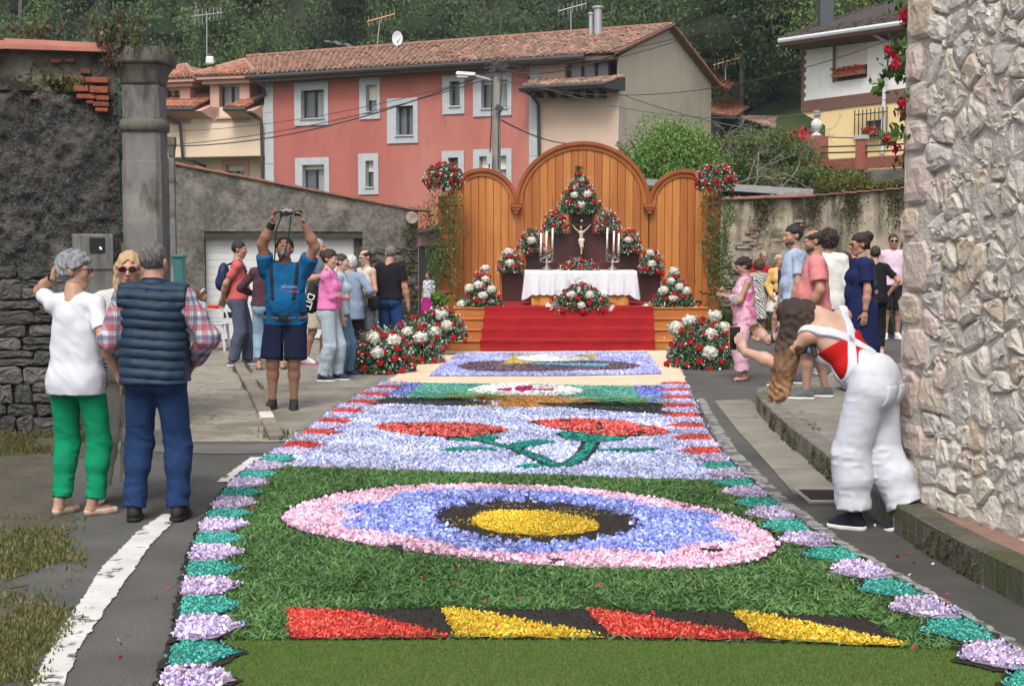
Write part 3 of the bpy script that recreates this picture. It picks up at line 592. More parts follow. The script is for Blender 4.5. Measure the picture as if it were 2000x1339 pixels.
# ------------------------------------------------------------ houses
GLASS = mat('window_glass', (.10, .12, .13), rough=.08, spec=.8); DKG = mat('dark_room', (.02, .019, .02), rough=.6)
FRM = mat('brown_frame', (.035, .022, .018), rough=.5); CURT = mat('lace_curtain', (.82, .84, .86), (.66, .68, .72), sc=10, st=(1, 1, .1), rough=.9)
SHUT = mat('roller_shutter', (.74, .69, .58), rough=.6); SURR = mat('grey_stone_surround', (.43, .45, .47), (.37, .39, .41), sc=5, rough=.8, bump=.15)
GUT = mat('dark_gutter', (.045, .045, .047), rough=.5)
def holed(pl, t0, t1, z0, z1, holes, m, name, parent, depth=.28):
 """wall with real openings and reveals"""
 T = sorted({t0, t1, *[h[0] for h in holes], *[h[1] for h in holes]}); Z = sorted({z0, z1, *[h[2] for h in holes], *[h[3] for h in holes]}); b = MB()
 for i in range(len(T) - 1):
  for j in range(len(Z) - 1):
   c = ((T[i] + T[i + 1]) / 2, (Z[j] + Z[j + 1]) / 2)
   if any(h[0] < c[0] < h[1] and h[2] < c[1] < h[3] for h in holes): continue
   b.add([pl.p(T[i], Z[j]), pl.p(T[i + 1], Z[j]), pl.p(T[i + 1], Z[j + 1]), pl.p(T[i], Z[j + 1])], [(0, 1, 2, 3)])
 for h in holes:
  for (a, b_) in (((h[0], h[2]), (h[1], h[2])), ((h[1], h[2]), (h[1], h[3])), ((h[1], h[3]), (h[0], h[3])), ((h[0], h[3]), (h[0], h[2]))):
   b.add([pl.p(*a), pl.p(*b_), pl.p(*b_, -depth), pl.p(*a, -depth)], [(0, 1, 2, 3)], 1)
 o = b.build(name, m if isinstance(m, list) else [m, m], parent); return o
def window(pl, h, parent, sash=2, curtain=True, shutter=0., dark=0., depth=.22, frame=FRM, bars=0):
 t0, t1, z0, z1 = h; n = -depth; w = MB(); fw = .06
 zs = z1 - shutter * (z1 - z0)
 for a, b in ((t0, t0 + fw), (t1 - fw, t1)): w.pbox(pl, a, b, z0, z1, n - .04, n + .03)
 for a, b in ((z0, z0 + fw), (z1 - fw, z1)): w.pbox(pl, t0 + fw, t1 - fw, a, b, n - .04, n + .03)
 for k in range(1, sash): c = t0 + (t1 - t0) * k / sash; w.pbox(pl, c - .045, c + .045, z0 + fw, z1 - fw, n - .04, n + .035)
 o = w.build('window', frame, parent)
 g = MB();
 for k in range(sash):
  a, b = t0 + (t1 - t0) * k / sash + .05, t0 + (t1 - t0) * (k + 1) / sash - .05
  mi = 1 if (k + .5) / sash < dark else 0
  MB().pbox(pl, a, b, z0 + fw, z1 - fw, n - .01, n + .0).build('pane', GLASS if mi else mat('glass_clear', (.16, .19, .21), rough=.05, alpha=.28, spec=.8), o)
  if curtain and not mi:
   N_ = 14; V = []
   for q in range(N_ + 1):
    tt = a + (b - a) * q / N_; V += [pl.p(tt, z0 + fw, n - .035 + .012 * math.sin(q * 2.2)), pl.p(tt, z1 - fw, n - .035 + .012 * math.sin(q * 2.2))]
   MB().add(V, [(2 * q, 2 * q + 2, 2 * q + 3, 2 * q + 1) for q in range(N_)]).build('curtain', CURT, o)
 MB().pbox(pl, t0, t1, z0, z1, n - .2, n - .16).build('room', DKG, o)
 if shutter:
  s = MB(); k = max(2, int((z1 - zs) / .07))
  for q in range(k): a = zs + (z1 - zs) * q / k; s.pbox(pl, t0 + .02, t1 - .02, a, a + (z1 - zs) / k - .008, n + .03, n + .06)
  s.build('roller_shutter', SHUT, o)
 return o
def surround(pl, o, h, parent, m=SURR, proud=.05, sill=True):
 b = MB(); b.pbox(pl, o[0], o[1], h[3], o[3], -.02, proud); b.pbox(pl, o[0], o[1], o[2], h[2] - .03, -.02, proud)
 b.pbox(pl, o[0], h[0], h[2] - .03, h[3], -.02, proud); b.pbox(pl, h[1], o[1], h[2] - .03, h[3], -.02, proud); b.build('stone_surround', m, parent)
 if sill: MB().pbox(pl, h[0] - .03, h[1] + .03, h[2] - .03, h[2] + .02, -.2, proud + .05).build('sill', m, parent)
def prect(pl, u0, v0, u1, v1):
 uc, vc = (u0 + u1) / 2, (v0 + v1) / 2; t0 = pl.px(u0, vc)[0]; t1 = pl.px(u1, vc)[0]; return (t0, t1, pl.px(uc, v1)[1], pl.px(uc, v0)[1])
def tiles(name, P00, P10, P01, P11, mats, parent, tw=.21, tl=.38, r=.062, jit=.01, over=1.0, seed=1, ragged=0):
 """barrel tiles over the quad P00-P10 (eave) P01-P11 (ridge); one joined mesh"""
 rs = np.random.RandomState(seed); P00, P10, P01, P11 = [np.array(p, float) for p in (P00, P10, P01, P11)]
 W = np.linalg.norm(P10 - P00); H = np.linalg.norm(P01 - P00); nc = max(1, int(W / tw)); nr = max(1, int(H / tl)); nrm = np.cross(P10 - P00, P01 - P00); nrm /= np.linalg.norm(nrm)
 if nrm[2] < 0: nrm = -nrm
 N = 5; Vs = []; Fs = []; Cs = []; base = 0; ex = (P10 - P00) / W
 pal = np.array([h2l(c) if isinstance(c, str) else c for c in mats[1]])
 def pt(a, b): return (P00 * (1 - a) + P10 * a) * (1 - b) + (P01 * (1 - a) + P11 * a) * b
 for j in range(nr):
  for i in range(nc):
   a = (i + .5) / nc; b0 = j / nr; b1 = min((j + 1.3) / nr, 1.02); jx = rs.randn() * jit; up0, up1 = .025 + abs(rs.randn()) * jit, .0
   p0 = pt(a, b0) + ex * jx; p1 = pt(a, b1) + ex * jx * .5; ring = []
   for p, rr, u in ((p0, r * 1.08, up0), (p1, r * .85, up1)):
    for k in range(N): th = math.pi * (k + .0) / (N - 1); ring.append(p + ex * math.cos(th) * rr * 1.1 + nrm * (math.sin(th) * rr + u))
   Vs += ring + [p0 + nrm * .0]; Fs += [(base + k, base + k + 1, base + N + k + 1, base + N + k) for k in range(N - 1)] + [tuple(base + k for k in range(N))[::-1]]
   base += 2 * N + 1; c = pal[rs.randint(len(pal))] * (.85 + .3 * rs.rand()); Cs += [c] * (2 * N + 1)
 # underlying pan sheet
 off = -nrm * .0; b = len(Vs); Vs += [P00 + off, P10 + off, P11 + off, P01 + off]; Fs.append((b, b + 1, b + 2, b + 3)); Cs += [pal[0] * .7] * 4
 me = mesh_np(name, np.array(Vs) - np.array(WL[parent.name][0]), Fs, mats[0], cols=np.array(Cs)); return tag(link(name, me, parent), kind='stuff')
TM = mat('barrel_tile', (1, 1, 1), (.62, .60, .57), attr=True, sc=3.5, rough=.9, bump=.5, bs=18, bd=.03)
OLDT = (TM, [(.50, .28, .21), (.40, .235, .18), (.55, .34, .25), (.34, .235, .185), (.46, .33, .26), (.30, .22, .18)]); NEWT = (TM, [(.48, .19, .115), (.42, .165, .105), (.52, .22, .13), (.40, .18, .13)])
SALT = (TM, [(.47, .22, .15), (.42, .2, .14), (.5, .26, .18)])
# --- red house (party facade) with pink end
FP = Plane((-8.96, 52), (1.05, 47.5)); rh = thing('red_house', (-4, 52, 0), 'long red rendered house with grey stone window surrounds and tiled roof', 'house')
tC = FP.px(1207, 200)[0]; tB = FP.px(1054, 200)[0]; tA = FP.px(534, 200)[0]; tS = FP.px(517, 200)[0]
RED = mat('red_render', (.40, .125, .10), (.345, .11, .092), (.44, .17, .14), sc=1.1, st=(1, 1, .35), rough=.9, bump=.3, bs=30, dirt=((.27, .10, .085), 2.6, .58, .8))
PINK = mat('pink_render', (.54, .405, .325), (.49, .365, .295), sc=1.2, rough=.9, bump=.2, bs=20)
ze = lambda t: float(np.interp(t, [FP.px(520, 155)[0], FP.px(1040, 124)[0], FP.px(1207, 112)[0]], [FP.px(520, 157)[1], FP.px(1040, 126)[1], FP.px(1207, 112)[1]]))
ZE = ze(tB)
W_ = [((576, 160, 642, 245), (589, 176, 634, 232), 2, .0, .45), ((703, 152, 743, 233), (716, 166, 737, 219), 1, .55, 0), ((757, 192, 817, 280), (775, 207, 808, 265), 2, 0, 1.), ((865, 148, 908, 223), (879, 159, 899, 208), 1, 0, .9),
      ((925, 144, 1000, 227), (941, 157, 992, 212), 2, .12, .45), ((578, 308, 644, 405), (592, 322, 635, 392), 2, .12, .4), ((701, 300, 740, 380), (715, 314, 731, 366), 1, .4, 1.), ((864, 295, 907, 372), (876, 308, 896, 360), 1, 0, 1.), ((925, 291, 1000, 392), (937, 305, 990, 378), 2, .35, .3)]
holes = [prect(FP, *w[1]) for w in W_]
holed(FP, tA, FP.px(1034, 200)[0], 0, ze(tA) - .0, holes, [RED, SURR], 'front_wall', rh)
for w, h in zip(W_, holes):
 o = window(FP, h, rh, w[2], True, w[3], w[4]); o['label'] = None; del o['label']; surround(FP, prect(FP, *w[0]), h, rh)
for a, b in ((517, 534), (1034, 1054)):
 ta, tb = FP.px(a, 200)[0], FP.px(b, 200)[0]; zt = ze((ta + tb) / 2); z = 0
 while z < zt: z2 = min(z + .95, zt); MB().pbox(FP, ta, tb, z + .012, z2, -.3, .03).build('quoin_slab', SURR, rh); z += .95
# upper wedge of red wall below the sloping eave, pink end wall
MB().add([FP.p(tA, ze(tA)), FP.p(tB, ze(tA)), FP.p(tB, ze(tB))], [(0, 1, 2)]).build('front_wall_head', RED, rh)
bal = prect(FP, 1104, 117, 1206, 157)
PB = FP
holed(FP, tB, tC, 0, ze(tC), [(bal[0], bal[1] - .02, bal[2], bal[3])], PINK, 'end_front_wall', rh, depth=.5)
bw_ = window(FP, (bal[0] + .1, bal[1] - .3, bal[2], bal[3] - .02), rh, 3, True, 0, 0, depth=.12)
for k in range(3): pass
EP = Plane(FP.p(tC, 0)[:2], (FP.p(tC, 0)[0] + .41, FP.p(tC, 0)[1] + .912)); gd = EP.px(1389, 200)[0]; sPk = EP.px(1305, 60)[0]; zPk = EP.px(1305, 57)[1]; zC = EP.px(1210, 112)[1]; zD = EP.px(1389, 152)[1]
GABM = mat('gable_render', (.60, .52, .43), (.54, .47, .385), (.46, .40, .335), sc=1.3, rough=.95, bump=.3, bs=14)
MB().add([EP.p(0, 0), EP.p(gd, 0), EP.p(gd, zD), EP.p(sPk, zPk), EP.p(0, zC)], [(0, 1, 2, 3, 4)]).build('gable_wall', GABM, rh)
MB().pbox(EP, -.03, .06, 0, zC, 0, .03).build('corner_bead', mat('pale_bead', (.5, .48, .44)), rh)
# roof: ridge runs parallel to the facade
rd = np.array([*(-FP.d), 0]); pk = np.array(EP.p(sPk - .05, zPk + .12, .18)); RL = 19.5
e1_ = np.array(FP.p(tC + .15, ze(tC) + .1, .55)); e0_ = np.array(FP.p(tS - .35, ze(tS) + .18, .55)); pk0 = pk + rd * 18.6; pk0[2] = at(640, 112, pk0[1])[2]
tiles('roof_tiles', e0_, e1_, pk0, pk, OLDT, rh, jit=.022, tl=.33)
bk1 = np.array(EP.p(gd + .7, zD - .30, .18)); bk0 = bk1 + rd * 18.6
MB().add([pk, pk0, bk0, bk1], [(0, 1, 2, 3)]).add([pk - [0, 0, .1], pk0 - [0, 0, .1], bk0 - [0, 0, .1], bk1 - [0, 0, .1]], [(0, 1, 2, 3)]).build('rear_roof', mat('roof_back', (.25, .12, .08)), rh)
m = MB(); n = 34
for k in range(n):                               # verge tiles over the gable edge
 a, b = (k) / n, (k + 1.15) / n; p, q = pk + (bk1 - pk) * a, pk + (bk1 - pk) * b; m.tube([p + [0, 0, .03], q], [.085, .07], 7)
for k in range(24):
 a, b = k / 24, (k + 1.15) / 24; p, q = pk + (e1_ - pk) * a, pk + (e1_ - pk) * b; m.tube([p + [0, 0, .0], q], [.07, .085], 7)
for k in range(40):
 a, b = k / 40, (k + 1.1) / 40; p, q = pk + (pk0 - pk) * a, pk + (pk0 - pk) * b; m.tube([p + [0, 0, .02], q + [0, 0, .03]], [.10, .09], 7)
tag(m.build('verge_tiles', mat('verge_clay', (.30, .14, .10), (.2, .11, .08), sc=4, rough=.9), rh), kind='stuff')
m = MB(); m.tube([FP.p(tS - .4, ze(tS) + .06, .62), FP.p(tC * .93, ze(tC * .93) + .02, .62)], .085, 8).build('gutter', GUT, rh)
MB().hexa([FP.p(tS - .3, ze(tS) - .12, .55), FP.p(tC, ze(tC) - .12, .55), FP.p(tC, ze(tC) - .12, 0.01), FP.p(tS - .3, ze(tS) - .12, 0.01), FP.p(tS - .3, ze(tS) + .0, .55), FP.p(tC, ze(tC), .55), FP.p(tC, ze(tC), .01), FP.p(tS - .3, ze(tS), .01)]).build('eave_boards', mat('eave_wood', (.11, .075, .06), rough=.8), rh)
def fpx(u, v, n=.1): return FP.p(*FP.px(u, v), n)
MB().tube([fpx(514, 158, .6), fpx(527, 170, .4), fpx(520, 185, .1), fpx(497, 200, .2)], .06, 7).build('downpipe', GUT, rh)
MB().tube([fpx(1035, 175, .75), fpx(1050, 190, .45), fpx(1056, 205, .2), fpx(1056, 325, .12)], .06, 7).build('downpipe', GUT, rh)
# little tiled skirt roof below the balcony window
a0, a1 = np.array(fpx(1035, 176, .9)), np.array(fpx(1200, 168, .9)); b0, b1 = np.array(fpx(1037, 158, .02)), np.array(fpx(1222, 148, .02))
tiles('skirt_tiles', a0, a1, b0, b1, OLDT, rh, jit=.015, tl=.33)
MB().hexa([a0 - [0, 0, .14], a1 - [0, 0, .14], b1 - [0, 0, .5], b0 - [0, 0, .5], a0 - [0, 0, .05], a1 - [0, 0, .05], b1 - [0, 0, .05], b0 - [0, 0, .05]]).build('skirt_soffit', GUT, rh)
MB().tube([a0 - [0, 0, .03], a1 - [0, 0, .03]], .07, 8).build('skirt_gutter', GUT, rh)
for u in (1058, 1082, 1107, 1131, 1155, 1180):
 t_, z_ = FP.px(u, 180); MB().pbox(FP, t_ - .09, t_ + .09, z_ - .2, z_ + .05, 0, .75).build('corbel', FRM, rh)
MB().tube([fpx(1028, 134, .3), fpx(1054, 158, .9)], .05, 6).build('brace', FRM, rh)
for nm, u, v0, v1, r in (('flue_pipe', 1154, 75, 30, .075), ('flue_pipe', 1168, 66, 18, .16)):
 p = at(u, v0, 51); q = at(u, v1, 51); MB().tube([p - [0, 0, .4], q], r, 12).tube([q + [0, 0, .02], q + [0, 0, .1]], r * 1.35, 12).build(nm, mat('galvanised', (.42, .44, .46), rough=.35, metal=.6), rh)
p = at(660, 118, 58); MB().box(p + [.4, 0, -.3], (1.7, 1, 1.2)).build('chimney', mat('chimney_stone', (.28, .23, .18), (.2, .16, .13), sc=3), rh)
# --- beige house with dormers at left
bh = thing('beige_house', (-11.5, 53, 0), 'cream rendered house with salmon dormers and new orange tiles at left', 'house')
BPl = Plane(at(300, 200, 53.5)[:2], at(519, 200, 52.2)[:2]); CRM = mat('cream_render', (.66, .52, .385), (.61, .48, .355), sc=1.2, rough=.9, bump=.1); SALM = mat('salmon_render', (.54, .33, .265), (.50, .30, .245), sc=1.5, rough=.9)
bpx = lambda u, v, n=0.: BPl.p(*BPl.px(u, v), n)
U = prect(BPl, 300, 210, 519, 306)
holed(BPl, U[0], U[1] + .1, U[2], U[3], [prect(BPl, 300, 231, 345, 330)][:0], CRM, 'upper_wall', bh)
MB().pbox(BPl, U[0], U[1] + .1, U[2] + .0, U[2] + .08, -1.2, -.002).build('overhang', CRM, bh)
lwp = Plane((BPl.o[0] - BPl.n[0] * .9, BPl.o[1] - BPl.n[1] * .9), (BPl.o[0] - BPl.n[0] * .9 + BPl.d[0], BPl.o[1] - BPl.n[1] * .9 + BPl.d[1]))
lwh = prect(lwp, 442, 322, 478, 360); holed(lwp, lwp.px(300, 330)[0], lwp.px(519, 330)[0] + .2, 0, lwp.px(400, 300)[1], [lwh], CRM, 'lower_wall', bh); window(lwp, lwh, bh, 2, True, .3, 0); surround(lwp, prect(lwp, 434, 312, 487, 370), lwh, bh, SALM)
def dormer(uc, hw, wl, veave, vpk, skirt):
 d0 = prect(BPl, uc - hw, veave, uc + hw, 232); hw_m = (d0[1] - d0[0]) / 2; tc = (d0[0] + d0[1]) / 2
 hole = prect(BPl, *wl); holed(BPl, d0[0], d0[1], U[3] - .6, d0[3], [hole], SALM, 'dormer_wall', bh)
 MB().pbox(BPl, d0[0], d0[0] + .02, U[3] - .6, d0[3], -2.5, 0).pbox(BPl, d0[1] - .02, d0[1], U[3] - .6, d0[3], -2.5, 0).build('dormer_side', SALM, bh)
 window(BPl, hole, bh, 2, True, .17, .0, depth=.3)
 MB().pbox(BPl, hole[0] - .1, hole[1] + .1, hole[2] - .08, hole[2], -.1, .06).build('sill', SALM, bh)
 z = d0[3]; m = MB(); e = .38
 m.pbox(BPl, d0[0] - .2, d0[1] + .2, z - .16, z, -2.5, .22).pbox(BPl, d0[0] - e, d0[1] + e, z, z + .12, -2.5, e + .02).build('dormer_cornice', SALM, bh)
 zp = BPl.px(uc, vpk)[1]; E = [np.array(BPl.p(d0[0] - e - .08, z + .13, e + .08)), np.array(BPl.p(d0[1] + e + .08, z + .13, e + .08))]; Bk = [np.array(BPl.p(d0[0] - e - .08, z + .13, -3)), np.array(BPl.p(d0[1] + e + .08, z + .13, -3))]; pk_ = np.array(BPl.p(tc, zp, -1.3)); pb = np.array(BPl.p(tc, zp, -3))
 tiles('dormer_tiles', E[0], E[1], pk_, pk_ + [.01, 0, 0], SALT, bh, tw=.2, seed=int(uc)); tiles('dormer_tiles', E[1], Bk[1], pk_, pb, SALT, bh, seed=int(uc) + 1); tiles('dormer_tiles', Bk[0], E[0], pb, pk_, SALT, bh, seed=int(uc) + 2)
 for q in (E[0], E[1]):
  m = MB()
  for k in range(7): m.tube([q + (pk_ - q) * k / 7 + [0, 0, .06], q + (pk_ - q) * (k + 1.15) / 7 + [0, 0, .05]], [.11, .09], 7)
  tag(m.build('hip_tiles', mat('hip_clay', (.44, .25, .18), (.3, .2, .15), sc=4, rough=.9), bh), kind='stuff')
dormer(449, 39, (428, 156, 468, 228), 156, 112, 1); dormer(332, 40, (322, 165, 352, 228), 163, 122, 1)
for (u0, u1, ub0, ub1) in ((300, 398, 345, 418), (455, 497, 487, 519)):
 c0, c1 = np.array(bpx(u0, 214, .75)), np.array(bpx(u1, 214, .75)); d0, d1 = np.array(bpx(ub0, 176, -1.0)), np.array(bpx(ub1, 172, -1.0))
 tiles('skirt_tiles', c0, c1, d0, d1, NEWT, bh, seed=u0); MB().tube([c0 - [0, 0, .06], c1 - [0, 0, .06]], .075, 8).build('gutter', GUT, bh)
 MB().hexa([np.array(bpx(u0, 232, .05)), np.array(bpx(u1 + 16, 232, .05)), np.array(bpx(u1 + 16, 232, -.8)), np.array(bpx(u0, 232, -.8)), c0 - [0, 0, .12], c1 + [.25, 0, -.12], d1 - [0, 0, .3], d0 - [0, 0, .3]]).build('skirt_soffit', SALM, bh)
MB().tube([bpx(337, 228, .6), bpx(358, 243, .25), bpx(360, 308, .12), bpx(390, 324, -.5)], .065, 8).build('downpipe', GUT, bh)
MB().tube([bpx(493, 218, .6), bpx(515, 236, .2), bpx(516, 350, .12)], .065, 8).build('downpipe', GUT, bh)
rr0, rr1, rr2, rr3 = np.array(bpx(485, 165, -1.2)), np.array(bpx(560, 165, -1.2)), np.array(at(500, 118, 58)), np.array(at(640, 112, 58)); tiles('main_roof_tiles', rr0, rr1, rr2, rr3, SALT, bh)
tiles('main_roof_tiles', np.array(bpx(300, 175, -1.2)), np.array(bpx(485, 170, -1.2)), np.array(bpx(300, 140, -4.5)), np.array(at(500, 128, 58)), SALT, bh)
# --- white and yellow house at upper right
YP = Plane((9.58, 46.0), (12.1, 41.9)); yh = thing('white_house', (11, 46, 3.7), 'house with white tiled upper storey over yellow ground floor at upper right', 'house')
def tilefn(N, L, mp, mix, noise, ramp, col, P):
 v = N.new('ShaderNodeTexVoronoi'); v.feature = 'F1'; v.inputs['Scale'].default_value = 5.5; L.new(mp.outputs[0], v.inputs['Vector']); s = N.new('ShaderNodeSeparateColor'); L.new(v.outputs['Color'], s.inputs[0])
 return mix(ramp(s.outputs[0], 0, 1), (.76, .745, .725, 1), (.84, .825, .81, 1))
WT = mat('white_wall_tile', (.62, .61, .60), rough=.6, fn=tilefn); YEL = mat('yellow_render', (.84, .64, .34), (.80, .60, .32), sc=.8, rough=.9); BRB = mat('brown_brick_band', (.21, .105, .085), (.16, .085, .07), sc=12, rough=.9)
ypx = lambda u, v, n=0.: np.array(YP.p(*YP.px(u, v), n))
zt = lambda u, v: YP.px(u, v)[1]; yt1 = YP.px(1800, 100)[0] + 2.4; yt0 = YP.px(1567, 150)[0]; ylow = YP.px(1612, 240)[0]
zb = zt(1567, 217); ztp = zt(1567, 70)
wh = [prect(YP, 1633, 86, 1694, 156), prect(YP, 1752, 72, 1786, 136)]
holed(YP, yt0, yt1, zb, ztp, wh, WT, 'upper_wall', yh); lowh = [prect(YP, 1691, 222, 1726, 265)]
holed(YP, ylow, yt1, 2.5, zb - .2, lowh, YEL, 'lower_wall', yh)
MB().hexa([ypx(1567, 217, 0), YP.p(yt1, zb, 0), YP.p(yt1, zb, -5), ypx(1567, 217, -5)] , None) if 0 else None
MB().pbox(YP, yt0, yt1, zb - .05, zb + .32, -.0, .04).build('brick_band', BRB, yh)
MB().add([YP.p(yt0, zb - .05, 0), YP.p(yt0, zb - .05, -6), YP.p(ylow, zb - .55, -6), YP.p(ylow, zb - .55, 0)], [(0, 1, 2, 3)]).add([YP.p(yt0, zb - .05, 0), YP.p(ylow, zb - .55, 0), YP.p(ylow, zb - .05, 0)], [(0, 1, 2)]).build('bevelled_soffit', YEL, yh)
MB().pbox(YP, ylow, yt1, zb - .55, zb - .05, -.3, -.001).pbox(YP, ylow, ylow + .1, 2.5, zb - .3, -6, -.3).build('lower_wall_head', YEL, yh)
MB().pbox(YP, yt0, yt0 + .08, zb, ztp, -6, -.01).build('side_wall', WT, yh)
for k in range(16): MB().pbox(YP, yt0 - .01, yt0 + (.17 if k % 2 else .09), zb + .32 + k * (ztp - zb - .32) / 16, zb + .32 + (k + .96) * (ztp - zb - .32) / 16, 0, .03).build('corner_brick', BRB, yh)
for h in wh:
 window(YP, h, yh, 3 if h is wh[0] else 2, False, .62 if h is wh[0] else .5, .0, frame=mat('wood_frame', (.20, .09, .05), rough=.5), depth=.1); MB().pbox(YP, h[0] - .25, h[1] + .3, h[3] + .02, h[3] + .28, 0, .05).pbox(YP, h[0] - .12, h[0] - .01, h[2], h[3], 0, .04).build('brick_lintel', BRB, yh)
w = window(YP, lowh[0], yh, 2, True, 0, 0, depth=.15); h = lowh[0]; m = MB()
for k in range(9): t_ = h[0] - .3 + (h[1] - h[0] + .6) * k / 8; m.tube([YP.p(t_, h[2] - .15, .18), YP.p(t_, h[3] + .15, .18)], .018, 5)
for z in (h[2], h[3]): m.tube([YP.p(h[0] - .3, z, .18), YP.p(h[1] + .3, z, .18)], .018, 5)
m.build('window_grille', GUT, yh)
GERA = [(.55, .02, .03), (.65, .05, .06), (.45, .01, .03), (.08, .14, .04), (.06, .11, .03)]
for (u0, u1, v, s) in ((1634, 1692, 143, .13), (1695, 1722, 256, .08)):
 bx = thing('flower_box', tuple(ypx((u0 + u1) / 2, v + 10, .2)), 'terracotta box of red geraniums on the %s window of the white house' % ('upper' if s > .1 else 'barred lower'), 'flower box')
 a, b = YP.px(u0, v)[0], YP.px(u1, v)[0]; zc = YP.px(u0, v)[1]; MB().pbox(YP, a, b, zc - .16, zc - .02, .02, .22).build('box', mat('terracotta', (.33, .13, .08), rough=.8), bx)
 cloud('foliage', [YP.p(random.uniform(a, b), zc + random.uniform(-.1, s), random.uniform(0, .3)) for _ in range(420)], .045, GERA, PETAL, bx)
g0, g1 = YP.px(1520, 76), YP.px(1790, 38); zr = [g0[1], g1[1] + .0]
ev0, ev1 = np.array(YP.p(g0[0] + .2, g0[1], .75)), np.array(YP.p(yt1, g0[1] + .02, .75)); rp0 = at(1660, 32, 48.5); rp1 = ev1 + (rp0 - ev0) + [0, 0, 0]; rp1 = np.array([ev1[0] + 4, ev1[1] + 4.5, rp0[2]])
TG = (TM, [(.10, .085, .075), (.13, .10, .085), (.08, .07, .065), (.15, .12, .10)])
ev0 = np.array(at(1522, 78, 45.4)); ev1 = np.array(at(1830, 33, 40.6)); rp0 = np.array(at(1600, 47, 50)); rp1 = np.array(at(1830, -25, 46.5))
tiles('roof_tiles', ev0, ev1, rp0, rp1, TG, yh, jit=.01, tl=.33); MB().tube([ev0 - [0, 0, .04], ev1 - [0, 0, .04]], .085, 8).build('gutter', mat('pale_gutter', (.55, .57, .6), rough=.4), yh)
MB().hexa([ev0 - [0, 0, .2], ev1 - [0, 0, .2], np.array(YP.p(yt1, ev1[2] - .45, 0)), np.array(YP.p(yt0, ev0[2] - .25, 0)), ev0 - [0, 0, .1], ev1 - [0, 0, .1], np.array(YP.p(yt1, ev1[2] + .1, -.1)), np.array(YP.p(yt0, ev0[2] + .1, -.1))]).build('eave_boards', mat('eave_red', (.13, .06, .05), rough=.8), yh)
hp = MB(); nn_ = 20
for k in range(nn_): hp.tube([ev0 + (rp0 - ev0) * k / nn_, ev0 + (rp0 - ev0) * (k + 1.1) / nn_], .08, 6)
tag(hp.build('hip_tiles', mat('hip_grey', (.12, .1, .09)), yh), kind='stuff')
MB().tube([ypx(1718, 54, .6), ypx(1718, 62, .6), ypx(1736, 82, .12), ypx(1728, 300, .12)], .06, 8).build('downpipe', mat('pale_gutter', (.5, .5, .5)), yh)
p = at(1612, 55, 46.5); MB().box(p + [0, 0, .45], (.44, .44, 2.0)).build('chimney', mat('chimney_grey', (.07, .08, .09), rough=.7), yh)
q = prect(YP, 1592, 213, 1604, 222); MB().pbox(YP, q[0], q[1], q[2] - .05, q[3] - .05, .05, .07).build('plaque', SURR, yh)
# brick terrace wall with rails in front of that house
TP = Plane(at(1572, 300, 39.5)[:2], at(1790, 300, 36.5)[:2]); tw_ = thing('brick_terrace_wall', (10, 38, 3), 'red brick terrace wall with metal rails below the yellow storey', 'wall')
OBK = mat('terrace_brick', (.34, .11, .07), (.24, .09, .065), sc=10, rough=.9)
def tbox(u0, v0, u1, v1, n0, n1, m, nm): q = prect(TP, u0, v0, u1, v1); return MB().pbox(TP, q[0], q[1], q[2], q[3], n0, n1).build(nm, m, tw_)
r_ = prect(TP, 1600, 306, 1775, 330); nrow = 5
for j in range(nrow):
 t = r_[0] + (j % 2) * .13; hh = (r_[3] - r_[2]) / nrow
 while t < r_[1]: MB().pbox(TP, t, t + .25, r_[2] + j * hh, r_[2] + (j + 1) * hh - .015, -.1, random.uniform(-.004, .006)).build('brick', OBK, tw_); t += .265
MB().pbox(TP, r_[0], r_[1], r_[2], r_[3] - .01, -.12, -.015).build('brick_backing', mat('brick_mortar', (.25, .2, .17)), tw_)
tbox(1574, 266, 1604, 332, -.3, .12, OBK, 'pier'); tbox(1675, 272, 1690, 332, -.1, .1, OBK, 'pier'); tbox(1770, 270, 1786, 330, -.1, .1, OBK, 'pier'); tbox(1674, 264, 1692, 272, -.12, .13, SURR, 'pier_cap')
tbox(1574, 332, 1795, 366, -.4, .02, mat('base_concrete', (.17, .165, .15), (.11, .105, .09), (.06, .06, .045), sc=3, rough=.95), 'concrete_base')
for v in (285, 297):
 MB().tube([TP.p(*TP.px(1604, v + 2), 0), TP.p(*TP.px(1675, v), 0)], .022, 6).build('rail', GUT, tw_); MB().tube([TP.p(*TP.px(1690, v), 0), TP.p(*TP.px(1770, v - 4), 0)], .022, 6).build('rail', GUT, tw_)
c = TP.p(*TP.px(1590, 266), -.1); MB().lathe(c, [(.16, 0), (.12, .05), (.05, .12), (.1, .17), (.145, .25), (.16, .33), (.13, .42), (.06, .48), (.0, .49)], 14).build('ball_finial', mat('white_stone', (.6, .6, .58)), tw_, True)
tbox(1580, 284, 1592, 302, .12, .22, mat('mailbox_grey', (.12, .13, .14), rough=.5), 'letter_box')
bg_ = thing('bougainvillea', tuple(TP.p(*TP.px(1560, 300), .3)), 'red bougainvillea bush beside the brick pier with the white ball', 'plant')
cloud('foliage', [TP.p(TP.px(random.gauss(1560, 13), 300)[0], TP.px(1560, random.gauss(282, 12))[1], random.uniform(-.5, .4)) for _ in range(900)], .06, [(.5, .01, .03), (.42, .01, .02), (.6, .03, .05)], PETAL, bg_)
